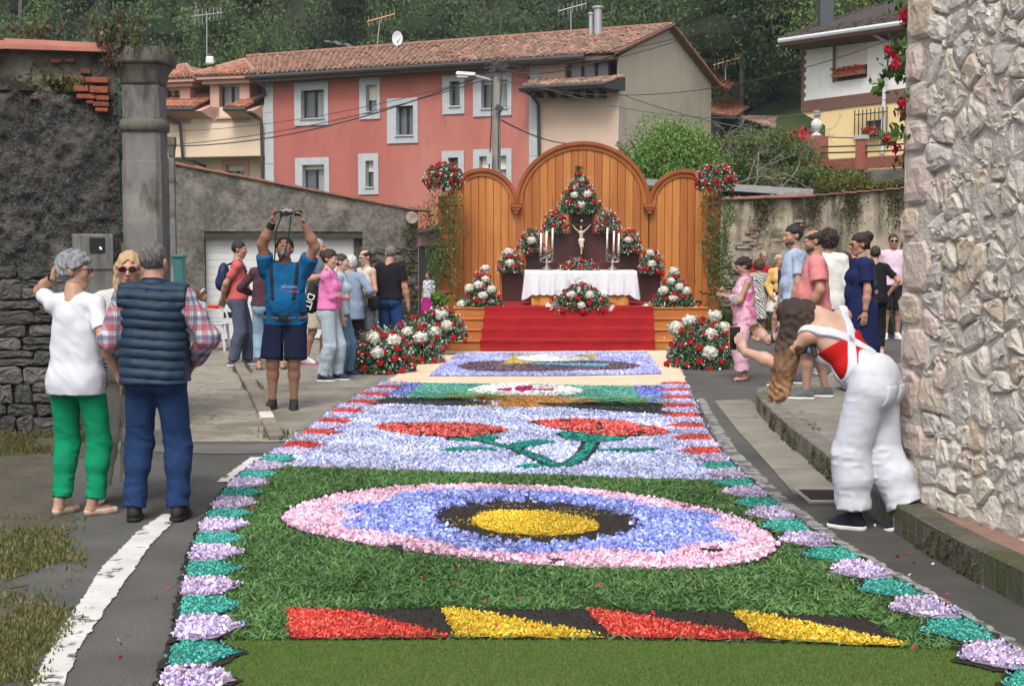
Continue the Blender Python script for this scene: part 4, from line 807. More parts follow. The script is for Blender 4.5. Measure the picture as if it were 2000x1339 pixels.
# --- green house parts behind the gable and the shed roof
gh = thing('green_house', (11, 60, 2), 'green rendered outbuilding with tiled roofs behind the pink gable', 'house')
GRM = mat('green_render', (.07, .20, .095), (.065, .18, .09), sc=1, rough=.9); Q = Plane(at(1389, 230, 60)[:2], at(1545, 230, 57)[:2]); qp = lambda u, v, n=0.: np.array(Q.p(*Q.px(u, v), n))
MB().add([qp(1389, 420), qp(1545, 420), qp(1545, 262), qp(1470, 233), qp(1420, 222), qp(1389, 220)], [(0, 1, 2, 3, 4, 5)]).build('wall', GRM, gh)
MB().add([qp(1389, 420, .3), qp(1415, 420, .3), qp(1415, 222, .3), qp(1389, 220, .3)], [(0, 1, 2, 3)]).build('pale_wall', mat('pale_wall', (.45, .46, .43)), gh)
MB().add([qp(1385, 215, -1), qp(1419, 215, -1), qp(1419, 160, -1), qp(1385, 150, -1)], [(0, 1, 2, 3)]).build('brick_upper', mat('ochre_brick', (.30, .16, .07), (.22, .12, .06), sc=3), gh)
MB().add([qp(1385, 140, -1), qp(1452, 178, .8), qp(1420, 195, -.9), qp(1385, 165, -.9)], [(0, 1, 2, 3)]).build('green_soffit', GRM, gh)
tiles('roof_tiles', qp(1385, 222, 1.2), qp(1470, 232, 1.2), qp(1385, 193, -1.2), qp(1430, 207, -1.2), NEWT, gh); tiles('roof_tiles', qp(1455, 230, .4), qp(1545, 262, .4), qp(1470, 222, -2), qp(1550, 252, -2), OLDT, gh)
tiles('roof_tiles', qp(1385, 146, 1.), qp(1452, 180, 1.), qp(1385, 130, .2), qp(1440, 165, .2), NEWT, gh)
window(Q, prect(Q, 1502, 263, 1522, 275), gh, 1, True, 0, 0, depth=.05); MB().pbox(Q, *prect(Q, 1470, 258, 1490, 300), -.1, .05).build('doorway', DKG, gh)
MB().tube([qp(1385, 224, 1.3), qp(1472, 234, 1.3)], .08, 6).build('gutter', GUT, gh)
# low shed behind the garden wall: grey beam, dark interior, corrugated sheets
sh = thing('shed', tuple(at(1500, 400, 30.5)), 'open shed with weathered grey fascia board behind the garden wall', 'shed'); SP = Plane(at(1270, 380, 31)[:2], at(1592, 380, 30)[:2]); spx = lambda u, v, n=0.: np.array(SP.p(*SP.px(u, v), n))
WG = mat('weathered_wood', (.33, .335, .34), (.24, .24, .245), sc=6, st=(.3, 1, 3), rough=.9)
MB().hexa([spx(1262, 362, 0), spx(1590, 383, 0), spx(1590, 383, -3), spx(1262, 362, -3), spx(1262, 349, 0), spx(1590, 369, 0), spx(1590, 366, -3), spx(1262, 346, -3)]).build('fascia', WG, sh)
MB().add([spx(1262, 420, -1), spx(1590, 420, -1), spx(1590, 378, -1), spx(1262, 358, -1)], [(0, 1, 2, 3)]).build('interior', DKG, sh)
m = MB(); N_ = 40; V = []
for k in range(N_ + 1):
 u = 1500 + 95 * k / N_; a = spx(u, 384 - 12 * k / N_ + 2.2 * math.sin(k * 1.05), .5); V += [a, a + np.array([.1, -1.0, -.12])]
m.add(V, [(2 * k, 2 * k + 1, 2 * k + 3, 2 * k + 2) for k in range(N_)]).build('corrugated_sheet', mat('corrugated', (.16, .13, .11), (.25, .24, .22), sc=5), sh)
# small tiled lean-to right of the garage
lt = thing('lean_to', tuple(at(835, 480, 34)), 'low tiled lean-to roof between garage and wooden altarpiece', 'shed')
p4 = [np.array(at(u, v, Y)) for u, v, Y in ((812, 452, 33), (880, 436, 33), (805, 402, 38), (880, 396, 38))]; tiles('roof_tiles', p4[0], p4[1], p4[2], p4[3], NEWT, lt); MB().tube([p4[0] - [0, 0, .05], p4[1] - [0, 0, .05]], .06, 6).build('gutter', GUT, lt)
MB().add([at(800, 640, 33.5), at(885, 640, 33.5), at(885, 440, 33.5), at(800, 455, 33.5)], [(0, 1, 2, 3)]).build('wall', mat('mauve_wall', (.36, .2, .2)), lt)
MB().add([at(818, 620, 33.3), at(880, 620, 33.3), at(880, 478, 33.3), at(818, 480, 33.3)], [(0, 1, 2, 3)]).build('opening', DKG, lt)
# ------------------------------------------------------------ aerials, dish
def aerial(name, base, top, label, kind=0):
 r = thing(name, tuple(base), label, 'antenna'); MB().tube([base, top], .025, 6).build('mast', mat('aerial_steel', (.35, .36, .38), rough=.4, metal=.5), r); m = MB(); t = np.array(top)
 if kind == 0:
  for k in range(5):
   for s in (-1, 1): z = .22 * s + (k - 2) * .02; m.tube([t + [-.55, 0, -.5 + k * .12 * 1], t + [-.35, .05, -.5 + k * .12 + .3]], .008, 4)
  m.tube([t + [-.6, 0, -.15], t + [.6, 0, .0]], .015, 5)
  for k in range(8): x = -.45 + k * .14; m.tube([t + [x, -.25, -.15 + k * .018], t + [x, .25, -.15 + k * .018]], .008, 4); m.tube([t + [x, -.02, -.45 + k * .03], t + [x, .02, .12 + k * .012]], .008, 4)
 else:
  m.tube([t + [-.5, 0, -.05], t + [.6, 0, .25]], .02, 5)
  for k in range(7): x = -.45 + k * .17; m.tube([t + [x, -.2, -.04 + k * .05], t + [x, .2, -.04 + k * .05]], .01, 4); m.tube([t + [x, 0, -.25 + k * .05], t + [x, 0, .15 + k * .05]], .01, 4)
 m.build('elements', mat('aerial_' + ('o' if kind == 2 else 'b'), (.5, .3, .15) if kind == 2 else (.3, .33, .37), rough=.5, metal=.3), r); return r
ae = aerial('aerial', at(404, 128, 53), at(404, 25, 53), 'tall aerial on a thin mast above the cream house dormers'); MB().box(at(410, 118, 52.9), (.3, .15, .3)).build('white_box', mat('white_plastic', (.65, .66, .68), rough=.5), ae, bevel=.05)
aerial('aerial', at(735, 105, 55), at(742, 40, 55), 'aerial on the red house ridge left of the satellite dish', 2)
aerial('aerial', at(1115, 68, 53), at(1115, 20, 53), 'aerial with blue beam near the steel flues on the ridge', 1)
aerial('aerial', at(1417, 157, 58), at(1417, 125, 58), 'small orange aerial over the green house roof', 2)
dh = thing('satellite_dish', tuple(at(776, 100, 55)), 'round white satellite dish on the red house ridge', 'antenna')
c = at(776, 75, 55); m = MB(); rg = []
for r, d in ((.0, .07), (.12, .05), (.24, 0)): rg.append([c + [r * math.cos(a) * .8 * 1.1, -d * -1, r * math.sin(a) * 1.2] for a in np.linspace(0, 2 * math.pi, 16)[:-1]])
for i in range(2): m.add(rg[i] + rg[i + 1], [(k, (k + 1) % 15, 15 + (k + 1) % 15, 15 + k) for k in range(15)])
m.build('dish', mat('white_plastic', (.65, .66, .68), rough=.5), dh, True); MB().tube([c + [0, .1, 0], at(776, 100, 55)], .03, 6).tube([c + [0, .05, -.2], c + [.15, -.35, -.05]], .015, 5).build('bracket', GUT, dh)
# ------------------------------------------------------------ utility pole with lamp, and cables
PY = 31.0; ub = thing('utility_pole', tuple(at(966, 480, PY) * [1, 1, 0]), 'grey concrete utility pole with a street lamp behind the altarpiece', 'utility pole'); pt_ = at(971, 122, PY); pb_ = at(966, 480, PY) * [1, 1, 0]
PCM = mat('pole_concrete', (.30, .28, .25), (.22, .205, .18), sc=5, st=(1, 1, .3), rough=.95, bump=.4)
MB().hexa([pb_ + [-.14, -.12, 0], pb_ + [.14, -.12, 0], pb_ + [.14, .12, 0], pb_ + [-.14, .12, 0], pt_ + [-.075, -.06, 0], pt_ + [.075, -.06, 0], pt_ + [.075, .06, 0], pt_ + [-.075, .06, 0]]).build('pole', PCM, ub, bevel=.02)
lm = at(905, 145, PY - .3); MB().tube([at(965, 158, PY), at(925, 148, PY - .2)], .03, 6).build('lamp_arm', SURR, ub)
MB().hexa([lm + [-.17, -.1, -.03], lm + [.25, -.1, -.05], lm + [.25, .1, -.05], lm + [-.17, .1, -.03], lm + [-.15, -.08, .06], lm + [.28, -.06, .03], lm + [.28, .06, .03], lm + [-.15, .08, .06]]).build('lamp_head', mat('lamp_grey', (.5, .5, .5), rough=.5), ub, bevel=.02)
MB().box(lm + [-.02, 0, -.055], (.24, .14, .04)).build('lamp_glass', mat('lamp_glass', (.6, .57, .45), rough=.2), ub)
MB().box(at(975, 212, PY - .2), (.16, .1, .12), Matrix.Rotation(.5, 3, 'Y')).build('floodlight', GUT, ub); MB().box(at(956, 310, PY - .2), (.12, .1, .25)).build('junction_box', SURR, ub)
for dx in (-.11, .12): MB().tube([pt_ + [dx, -.14, -.2], at(966 + dx * 60, 250, PY - .2), at(964 + dx * 80, 330, PY - .2)], .016, 5).build('cable_run', GUT, ub)
m = MB()
for k in range(9): a = random.uniform(0, 6); m.tube([pt_ + [random.uniform(-.3, .3), -.15, random.uniform(-.25, .1)] for _ in range(4)], .014, 4)
m.build('cable_tangle', GUT, ub)
def cable(p, q, sag, r, label):
 P = [p + (q - p) * t + [0, 0, -sag * 4 * t * (1 - t)] for t in np.linspace(0, 1, 25)]; o = MB().tube(P, r, 5).build('cable', GUT); tag(o, label, 'cable', 'overhead cables on the utility pole')
top = at(968, 128, PY)
for (u, v, Y, s, r, l) in ((-60, 205, 45, 1.5, .016, 'thick twisted cable drooping left from the pole across the red house'), (-60, 212, 46, 1.0, .008, 'thin cable just under the thick twisted one at left'), (-80, 262, 44, .9, .011, 'lowest cable sweeping left in front of the red windows'),
                           (1560, -110, 14, .55, .012, 'thickest cable rising steeply from pole to upper right'), (1600, -120, 15, .45, .006, 'thin cable rising beside the thickest one'), (1700, -90, 16, .5, .006, 'uppermost thin cable crossing the gable roof'), (1740, -60, 17, .3, .006, 'thin cable crossing the gable render high up'), (1900, 10, 22, .8, .008, 'flat cable running right in front of the white house eave'), (1850, 160, 30, .9, .008, 'low flat cable crossing the wooded slope to the right')):
 cable(top + [0, 0, random.uniform(-.3, .05)], at(u, v, Y), s, r, l)
cable(at(980, 235, PY), at(1105, 280, 44), .1, .018, 'black cable dropping from the pole to behind the middle arch')
cable(at(1208, 182, 46), at(1830, 262, 42), .6, .018, 'dark cable leaving the pink wall corner to the right')
# ------------------------------------------------------------ vegetation
def crownpts(c, r, n, rs, shell=.35, bump=.25, seed=0):
 d = rs.randn(n, 3); d /= np.linalg.norm(d, axis=1)[:, None]; q = 1 - shell * rs.rand(n) ** 1.6; k = 1 + bump * fbm(d * 2.2 + seed * 3.1, 1.0, 3, seed); return np.array(c) + d * (np.array(r) * (q * k)[:, None])
rs = np.random.RandomState(5); V = []; FP_ = []; pals = np.array([(.045, .085, .03), (.065, .11, .038), (.038, .07, .03), (.08, .13, .04), (.05, .09, .05), (.11, .165, .05)])
PP = []; CC = []; SS = []; cores = MB(); tr = MB(); nt_ = 0
for row, Y0 in enumerate([57.5] + list(np.arange(62.5, 108, 4.6))):
 half = Y0 * .42 + 6
 for x in (np.arange(-half, half, 5.2 + row * .22) if row else (10.5, 12.8, 15, 18)):
  X = x + rs.uniform(-1.8, 1.8); Y = Y0 + rs.uniform(-2, 2)
  z = float(terrain(np.array(X), np.array(Y))); r = rs.uniform(2.6, 4.6); hh = rs.uniform(4.5, 8); base = pals[rs.randint(6)] * rs.uniform(.75, 1.25)
  for q in range(3):
   cc = (X + rs.uniform(-1.5, 1.5), Y + rs.uniform(-1.5, 1.0), z + hh - q * 1.9 + rs.uniform(-.5, .5)); rr = r * rs.uniform(.55, .9); n = int(2300 if Y0 < 75 else (1300 if Y0 < 90 else 500))
   p = crownpts(cc, (rr, rr, rr * .8), n, rs, .5, .45, nt_ + q); PP.append(p); CC.append(np.tile(base, (n, 1)) * rs.uniform(.7, 1.3, (n, 1))); SS.append(rs.uniform(.05, .12, n) * (1 + (Y0 - 60) / 90))
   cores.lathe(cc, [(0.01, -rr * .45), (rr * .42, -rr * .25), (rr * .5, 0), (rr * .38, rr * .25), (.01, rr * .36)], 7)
  if row > 1 and rs.rand() < .5: tr.tube([(X, Y - r * .5, z - .5), (X + rs.uniform(-.4, .4), Y - r * .5, z + hh * .6), (X + rs.uniform(-.9, .9), Y - r * .7, z + hh * 1.1)], [.14, .1, .04], 5)
  nt_ += 1
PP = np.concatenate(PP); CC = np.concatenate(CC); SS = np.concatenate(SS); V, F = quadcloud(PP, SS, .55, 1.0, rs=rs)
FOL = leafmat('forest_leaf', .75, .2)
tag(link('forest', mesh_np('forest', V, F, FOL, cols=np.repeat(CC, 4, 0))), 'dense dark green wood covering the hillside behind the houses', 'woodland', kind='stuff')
CORE = mat('crown_core', (.012, .022, .008), (.02, .034, .012), sc=3, rough=1); tag(cores.build('dark_crown_filler', CORE), kind='stuff'); tag(tr.build('woodland_trunks', mat('bark_grey', (.16, .14, .11), (.09, .08, .065), sc=3, rough=.95)), kind='stuff')  # added filler bodies inside the crowns, coloured dark for their shaded interior
def bush(name, label, c, r, n, size, pal, core=.7, seed=0, cat='shrub', asp=.5, stems=5, lobes=7, shell=.6, twigs=0, group=None):
 root = thing(name, (c[0], c[1], float(terrain(np.array(c[0]), np.array(c[1])))), label, cat, group); rs = np.random.RandomState(seed); P = []; m = MB()
 for k in range(lobes):
  d = rs.randn(3); d /= np.linalg.norm(d); cc = np.array(c) + d * np.array(r) * .5; P.append(crownpts(cc, np.array(r) * rs.uniform(.5, .68), n // lobes, rs, shell, .4, seed + k))
 cloud('foliage', np.concatenate(P), rs.uniform(size * .6, size * 1.3, sum(len(q) for q in P)), pal, LEAF, root, asp, rs=rs, jit=.3)
 z0 = WL[root.name][0][2]
 for k in range(stems): a = rs.rand() * 6.28; m.tube([(c[0] + .1 * math.cos(a), c[1] + .1 * math.sin(a), z0), tuple(np.array(c) + np.array([math.cos(a), math.sin(a), .2]) * r * .3), tuple(np.array(c) + np.array([math.cos(a) * .7, math.sin(a) * .7, .5]) * r)], [.05, .03, .012], 5)
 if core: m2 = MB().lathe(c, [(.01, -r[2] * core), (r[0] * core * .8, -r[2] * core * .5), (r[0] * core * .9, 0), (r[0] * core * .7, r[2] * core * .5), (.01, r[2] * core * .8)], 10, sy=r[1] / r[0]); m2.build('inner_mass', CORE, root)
 m.build('branch', mat('bark_brown', (.10, .075, .055), rough=.9), root); return root
BG = [(.12, .22, .045), (.09, .17, .035), (.16, .27, .06), (.06, .12, .03)]
c = at(1278, 330, 34); bush('round_shrub', 'large bright green rounded shrub rising behind the altarpiece', tuple(c), (1.5, 1.2, 1.25), 60000, .036, [(.16, .28, .06), (.12, .22, .045), (.21, .34, .08), (.08, .15, .035)], 0, 3, lobes=14, shell=.7, stems=14)
DG = [(.07, .12, .03), (.10, .15, .04), (.05, .085, .02), (.13, .16, .05)]
for i, (u, v, Y, r, l) in enumerate(((1440, 310, 37, (1.6, 1, .75), 'tangled green shrub left of the corrugated roof'), (1520, 300, 38, (1.3, 1, .8), 'leafy shrub under the green outbuilding window'), (1500, 355, 36, (1.8, .8, .45), 'low scrub just above the grey shed board'), (1600, 350, 35, (1.5, .6, .3), 'low scrub under the brick terrace wall'), (1420, 350, 35, (.9, .7, .6), 'dense low shrub beside the right flower column'))):
 bush('shrub', l, tuple(at(u, v, Y)), r, 6500, .05, DG, 0, 40 + i, shell=.95)
bt_ = thing('bare_tree', tuple(at(1410, 380, 34)), 'bare grey twiggy tree leaning right above the shed roof', 'tree'); m = MB(); rs = np.random.RandomState(3)
def grow(p, d, L, r, k):
 n = 4; pts = [p]
 for i in range(n): d = d + rs.randn(3) * .22; d /= np.linalg.norm(d); pts.append(pts[-1] + d * L / n)
 m.tube(pts, list(np.linspace(r, r * .6, n + 1)), 5)
 if k > 0:
  for q in range(3 if k > 1 else 2): grow(pts[rs.randint(2, n + 1)], d + rs.randn(3) * .75 + [.25, 0, -.05], L * rs.uniform(.6, .8), r * .6, k - 1)
for u, v, dx in ((1412, 345, -.1), (1425, 350, .4), (1470, 350, .7), (1520, 350, .9)): grow(at(u, v + 20, 34), np.array([dx, -.1, 1.0]), .95, .024, 4)
m.build('trunk', mat('grey_twig', (.22, .195, .16), (.15, .13, .105), sc=8, rough=.9), bt_)
# hanging red flowering vine at the edge of the stone wall
vn = thing('flowering_vine', tuple(at(1782, 60, 8.9)), 'red flowering vine trailing over the edge of the pale stone wall', 'plant'); m = MB(); L_ = []; Fl = []
for u0, v0, pts in ((1790, -30, [(1765, 20), (1740, -10)]), (1800, 20, [(1772, 40), (1775, 90), (1768, 130)]), (1800, 100, [(1765, 95), (1740, 92), (1733, 128)]), (1800, 150, [(1755, 140), (1722, 152), (1712, 178)]), (1800, 170, [(1776, 190), (1768, 240)]), (1795, 250, [(1770, 262), (1740, 268), (1728, 275)]), (1800, 300, [(1778, 312), (1772, 318)]), (1795, 185, [(1772, 215), (1770, 222)])):
 P = [at(u0, v0, 8.8)] + [at(u, v, 8.5 + random.uniform(-.15, .1)) for u, v in pts]; P = catmull(P, 5); m.tube(P, .004, 4)
 for p in P:
  for _ in range(4): L_.append(p + RS.randn(3) * [.025, .05, .025])
m.build('stem', mat('vine_stem', (.10, .08, .04)), vn)
cloud('leaf_cluster', L_, .028, [(.06, .13, .025), (.09, .17, .03), (.04, .09, .02)], LEAF, vn, .6)
for u, v in ((1770, 25), (1762, 30), (1768, 40), (1776, 35), (1738, 100), (1745, 110), (1752, 125), (1746, 130), (1762, 205), (1768, 198), (1770, 220), (1731, 272), (1743, 278), (1752, 292), (1772, 312), (1733, 98), (1779, 20)):
 p = at(u, v, 8.45); V, F = quadcloud(p + RS.randn(30, 3) * .012, .013, .8); Fl.append(V)
Fl = np.concatenate(Fl); link('blossom', mesh_np('blossom', Fl - np.array(WL[vn.name][0]), np.arange(len(Fl)).reshape(-1, 4), PETAL, cols=np.tile(np.array([.5, .012, .05]), (len(Fl), 1)) * RS.uniform(.6, 1.3, (len(Fl), 1))), vn)
tag(cloud('fallen_leaves', [BP.p(random.uniform(1.5, BP.len), random.uniform(.0, .35), .35 * random.random()) for _ in range(2500)], .05, DG, LEAF), kind='stuff')
# ------------------------------------------------------------ flower carpet
PK = .66
def inpoly(P, poly):
 x, y = P[:, 0], P[:, 1]; c = np.zeros(len(P), bool); n = len(poly)
 for i in range(n):
  x1, y1 = poly[i]; x2, y2 = poly[(i + 1) % n]
  if y1 == y2: continue
  k = ((y1 > y) != (y2 > y)) & (x < (x2 - x1) * (y - y1) / (y2 - y1) + x1); c ^= k
 return c
G = lambda pts: [tuple(gp(u, v)[:2]) for u, v in pts]
cp = thing('flower_carpet', tuple(gp(1000, 900)), 'long flower petal carpet with roses, medallion and scalloped border laid on the road', 'carpet')
LE = catmull([gp(*p) for p in [(270, 1440), (305, 1339), (335, 1240), (350, 1150), (368, 1080), (395, 1020), (428, 970), (470, 928), (530, 888), (590, 850), (650, 805), (745, 752)]], 10)
RE = catmull([gp(*p) for p in [(2210, 1440), (2105, 1345), (1990, 1283), (1900, 1222), (1800, 1165), (1700, 1108), (1600, 1050), (1515, 985), (1450, 925), (1405, 878), (1368, 815), (1345, 752)]], 10)
SOIL = mat('dark_soil', (.020, .017, .015), (.035, .028, .023), sc=60, rough=1, bump=1, bs=160, bd=.01)
def cobj(name, poly, z, m, parent=cp, rag=0.0):
 P = [np.array([p[0], p[1], z]) for p in poly]
 if rag:
  Q = []
  for i in range(len(P)):
   a, b = P[i], P[(i + 1) % len(P)]; n = max(1, int(np.linalg.norm(b - a) / (rag * 1.5)))
   for k in range(n): Q.append(a + (b - a) * k / n + np.array([RS.randn(), RS.randn(), 0]) * rag * .35)
  P = Q
 return MB().add(P, [tuple(range(len(P)))]).build(name, m, parent)
outer = [tuple(p[:2]) for p in LE] + [tuple(p[:2]) for p in RE[::-1]]
cobj('soil_border', outer, .010, SOIL, rag=.03)
covered = []        # finished regions that later (lower) ones must leave free
def region(name, polys, z, base, pal, size, dens, asp=.55, tilt=.6, label=None, jit=.15, free=True, rag=.02, edge=.012, strips=False, holes=(), zr=.012, mask=None, kind='stuff'):
 """base sheet plus thousands of real petals inside the polygons, minus what lies on top"""
 global covered
 polys = [polys] if isinstance(polys[0][0], (int, float)) else polys
 par = cp; root = None; pts = []
 for poly in polys:
  A = np.array(poly); x0, y0 = A.min(0); x1, y1 = A.max(0); n = int((x1 - x0) * (y1 - y0) * dens * 1.9); P = np.stack([x0 + RS.rand(n) * (x1 - x0), y0 + RS.rand(n) * (y1 - y0)], -1)
  P = P[inpoly(P + RS.randn(len(P), 2) * edge, poly)]; pts.append(P)
 P = np.concatenate(pts)
 # fewer petals where they are far away
 keep = RS.rand(len(P)) < np.clip((9.5 / P[:, 1]) ** 1.1, .25, 1); P = P[keep]; szk = np.clip((P[:, 1] / 9.5) ** .35, 1, 1.6)
 for q in covered + list(holes): P, szk = (lambda k: (P[k], szk[k]))(~inpoly(P, q))
 if mask is not None: k = mask(P); P, szk = P[k], szk[k]
 if base is not None:
  mb = MB()
  for poly in polys:
   Q = []
   for i in range(len(poly)):
    a, b = np.array(poly[i]), np.array(poly[(i + 1) % len(poly)]); m_ = max(1, int(np.linalg.norm(b - a) / (rag * 1.6)))
    for k in range(m_): Q.append(tuple(a + (b - a) * k / m_ + RS.randn(2) * rag * .3) + (z,))
   mb.add(Q, [tuple(range(len(Q)))])
  root = mb.build(name, base, par)
 n = len(P); P3 = np.concatenate([P, (z + .004 + RS.rand(n, 1) * zr)], 1) - np.array(WL[cp.name][0])
 pal_ = np.array([h2l(c) if isinstance(c, str) else c for c in pal]); c = pal_[RS.randint(0, len(pal_), n)] * (1 + (RS.rand(n, 1) - .5) * 2 * jit) * (1 + .26 * np.clip(fbm(P3 + 50, 2.2, 3, 6), -1, 1))[:, None]
 V, F = quadcloud(P3, size * (PK if not strips else .85) * szk * (.6 + .8 * RS.rand(n)), asp, tilt); V[:, 2] = np.maximum(V[:, 2], z + .001 - WL[cp.name][0][2])
 o = link(name + ('_petals' if not strips else '_clippings'), mesh_np(name, V, F, PETAL if not strips else LEAF, cols=np.repeat(c, 4, 0)), root if root is not None else par); tag(o, kind='stuff')
 if label and root is not None: root['label'] = label
 if free: covered += [list(p) for p in polys]
 return o
def sm(name, c, s=.8): return mat(name, tuple(x * s for x in (h2l(c) if isinstance(c, str) else c)), tuple(x * s * .7 for x in (h2l(c) if isinstance(c, str) else c)), sc=70, rough=.95, bump=.8, bs=120, bd=.01)
TEALC = [(.07, .42, .34), (.05, .33, .28), (.10, .50, .42), (.13, .55, .46), (.04, .26, .22)]
LILAC = [(.62, .50, .68), (.70, .62, .74), (.50, .42, .68), (.75, .70, .80), (.36, .32, .66), (.62, .45, .62), (.68, .56, .66)]
REDC = [(.62, .06, .045), (.72, .12, .08), (.55, .04, .035), (.74, .17, .12)]
PALEB = [(.55, .60, .82), (.62, .67, .86), (.46, .53, .80), (.70, .72, .86), (.40, .47, .76), (.66, .62, .80)]
# scallops along both edges
def edge_frame(E, s):
 p = along(E, s); q = along(E, min(1, s + .004)); t = (q - p); t = t / np.linalg.norm(t); return p, t
def scallops(E, sgn):
 Lt = sum(np.linalg.norm(b - a) for a, b in zip(E[:-1], E[1:])); out = []; s = .12; k = 0
 while s < Lt - .1:
  p, t = edge_frame(E, s / Lt); n = np.array([-t[1], t[0], 0]) * sgn; far = p[1] > 10.9
  w = .165 if p[1] < 9 else .16; dep = .255 if not far else .33; pts = []
  for a, b in ((-1, .0), (-1.08, .3), (-1.0, .55), (-.72, .76), (-.3, .90), (.0, 1.1), (.3, .90), (.75, .76), (1.0, .55), (1.08, .3), (1, .0)):
   q = p + t * a * w + n * (b * dep + .03); pts.append((q[0], q[1]))
  out.append((pts, k % 2, far)); s += .375 + (.02 if far else 0); k += 1
 return out
for E, sgn, ph in ((LE, -1, 0), (RE, 1, 1)):
 for pts, kk, far in scallops(E, sgn):
  # dark soil rim under each
  c = np.mean(pts, 0); rim = [tuple(c + (np.array(q) - c) * np.array([1.22, 1.3])) for q in pts]; covered_b = list(covered)
  if (kk + ph) % 2 == 0: pal, nm, bs_ = (REDC, 'red_scallop', sm('red_base', (.5, .06, .05))) if far else (TEALC, 'teal_scallop', sm('teal_base', (.05, .3, .26)))
  else: pal, nm, bs_ = LILAC if not far else LILAC + PALEB, 'lilac_scallop', sm('lilac_base', (.45, .36, .52))
  tz = .034 if E is LE else .034
  region(nm, [pts], tz, bs_, pal, .016 if 'lilac' in nm else .012, 5200 if 'lilac' in nm else 6500, .7 if 'lilac' in nm else .45, .9 if 'lilac' in nm else .6, rag=.02, zr=.02 if 'lilac' in nm else .01)
  covered[-1] = rim
  if not far: cobj('scallop_rim', rim, .030, SOIL, rag=.025)
# ellipse helper in photo measures -> ground
def ell(pts, n=8): return G([tuple(p[:2]) for p in catmull([(*p, 0) for p in pts + pts[:1]], n)[:-1]])
YEL_ = [(.72, .50, .035), (.78, .58, .06), (.66, .42, .02), (.80, .62, .12)]
BLU = [(.26, .34, .74), (.34, .43, .80), (.42, .50, .84), (.20, .27, .66), (.50, .56, .86), (.30, .24, .62)]
PNK = [(.74, .47, .60), (.80, .57, .68), (.68, .40, .53), (.84, .66, .74), (.76, .52, .66)]
BLKP = [(.03, .026, .022), (.045, .036, .03), (.02, .018, .016)]
yel = ell([(920, 1028), (945, 1012), (1010, 1007), (1090, 1013), (1155, 1027), (1166, 1040), (1120, 1052), (1040, 1054), (960, 1045)])
region('medallion_centre', yel, .030, sm('yellow_base', (.66, .44, .03)), YEL_, .011, 9000, .5, .6, edge=.03)
blk = ell([(842, 1008), (900, 992), (1010, 986), (1130, 994), (1215, 1008), (1262, 1030), (1240, 1052), (1170, 1066), (1080, 1074), (960, 1066), (880, 1050), (842, 1030)], 14)
_c = np.mean(blk, 0); blk = [tuple(_c + (np.array(q) - _c) * (1 + .09 * math.sin(i * 1.9) + .07 * math.sin(i * .83 + 1) + RS.randn() * .012)) for i, q in enumerate(blk)]
bk2 = [tuple(_c + (np.array(q) - _c) * .84) for q in blk]
region('medallion_speckles', bk2, .028, None, YEL_, .007, 900, .6, .5, free=False, mask=lambda P: fbm(np.c_[P, P[:, :1] * 0], 3.5, 3, 4) > .18)
region('medallion_soil', blk, .026, SOIL, BLKP, .008, 900, .6, .5, rag=.04, edge=.03)
region('medallion_speckles', blk, .0275, None, YEL_, .007, 1500, .6, .5, free=False, mask=lambda P: fbm(np.c_[P, P[:, :1] * 0], 3, 2, 4) > .12) if False else None
blue = ell([(690, 1012), (665, 1000), (760, 992), (790, 975), (900, 968), (1060, 970), (1190, 985), (1300, 1005), (1400, 1018), (1380, 1040), (1440, 1068), (1330, 1075), (1300, 1092), (1180, 1084), (1050, 1092), (930, 1086), (860, 1070), (760, 1052), (665, 1038), (722, 1022)], 10)
_c = np.mean(blue, 0); blue = [tuple(_c + (np.array(q) - _c) * (1 + RS.randn() * .012)) for q in blue]
region('medallion_blue_ring', blue, .024, sm('blue_base', (.2, .26, .5)), BLU, .022, 4200, .8, .9, rag=.04, edge=.03, zr=.022)
holes_ = [[tuple(gp(u + RS.randn() * 3 + w * math.cos(a), v + .25 * w * math.sin(a))[:2]) for a in np.linspace(0, 6.28, 12)[:-1]] for u, v, w in ((770, 1077, 22), (850, 1100, 14), (1085, 1104, 24), (690, 1050, 16), (1340, 1000, 14), (1240, 1100, 18), (1420, 1062, 20), (960, 964, 14), (1390, 1085, 26))]
for h_ in holes_[::2]: region('soil_gap', h_, .0245, SOIL, BLKP, .008, 300, .6, .5, rag=.015)
pink = ell([(552, 1020), (580, 1000), (660, 975), (780, 960), (900, 955), (1040, 958), (1180, 968), (1330, 992), (1440, 1022), (1505, 1055), (1512, 1080), (1470, 1102), (1390, 1114), (1250, 1117), (1100, 1113), (960, 1102), (800, 1082), (680, 1062), (590, 1042)])
region('medallion_pink_ring', pink, .020, sm('pink_base', (.55, .38, .45)), PNK, .020, 4200, .8, .9, edge=.015, zr=.018)
rimm = ell([(541, 1020), (570, 996), (655, 969), (780, 955), (900, 951), (1040, 953), (1180, 963), (1335, 987), (1447, 1016), (1517, 1052), (1526, 1082), (1482, 1110), (1400, 1121), (1250, 1122), (1100, 1118), (955, 1108), (795, 1088), (672, 1068), (575, 1047)])
region('medallion_soil_rim', rimm, .016, SOIL, BLKP, .012, 900, .6, .5, rag=.02)
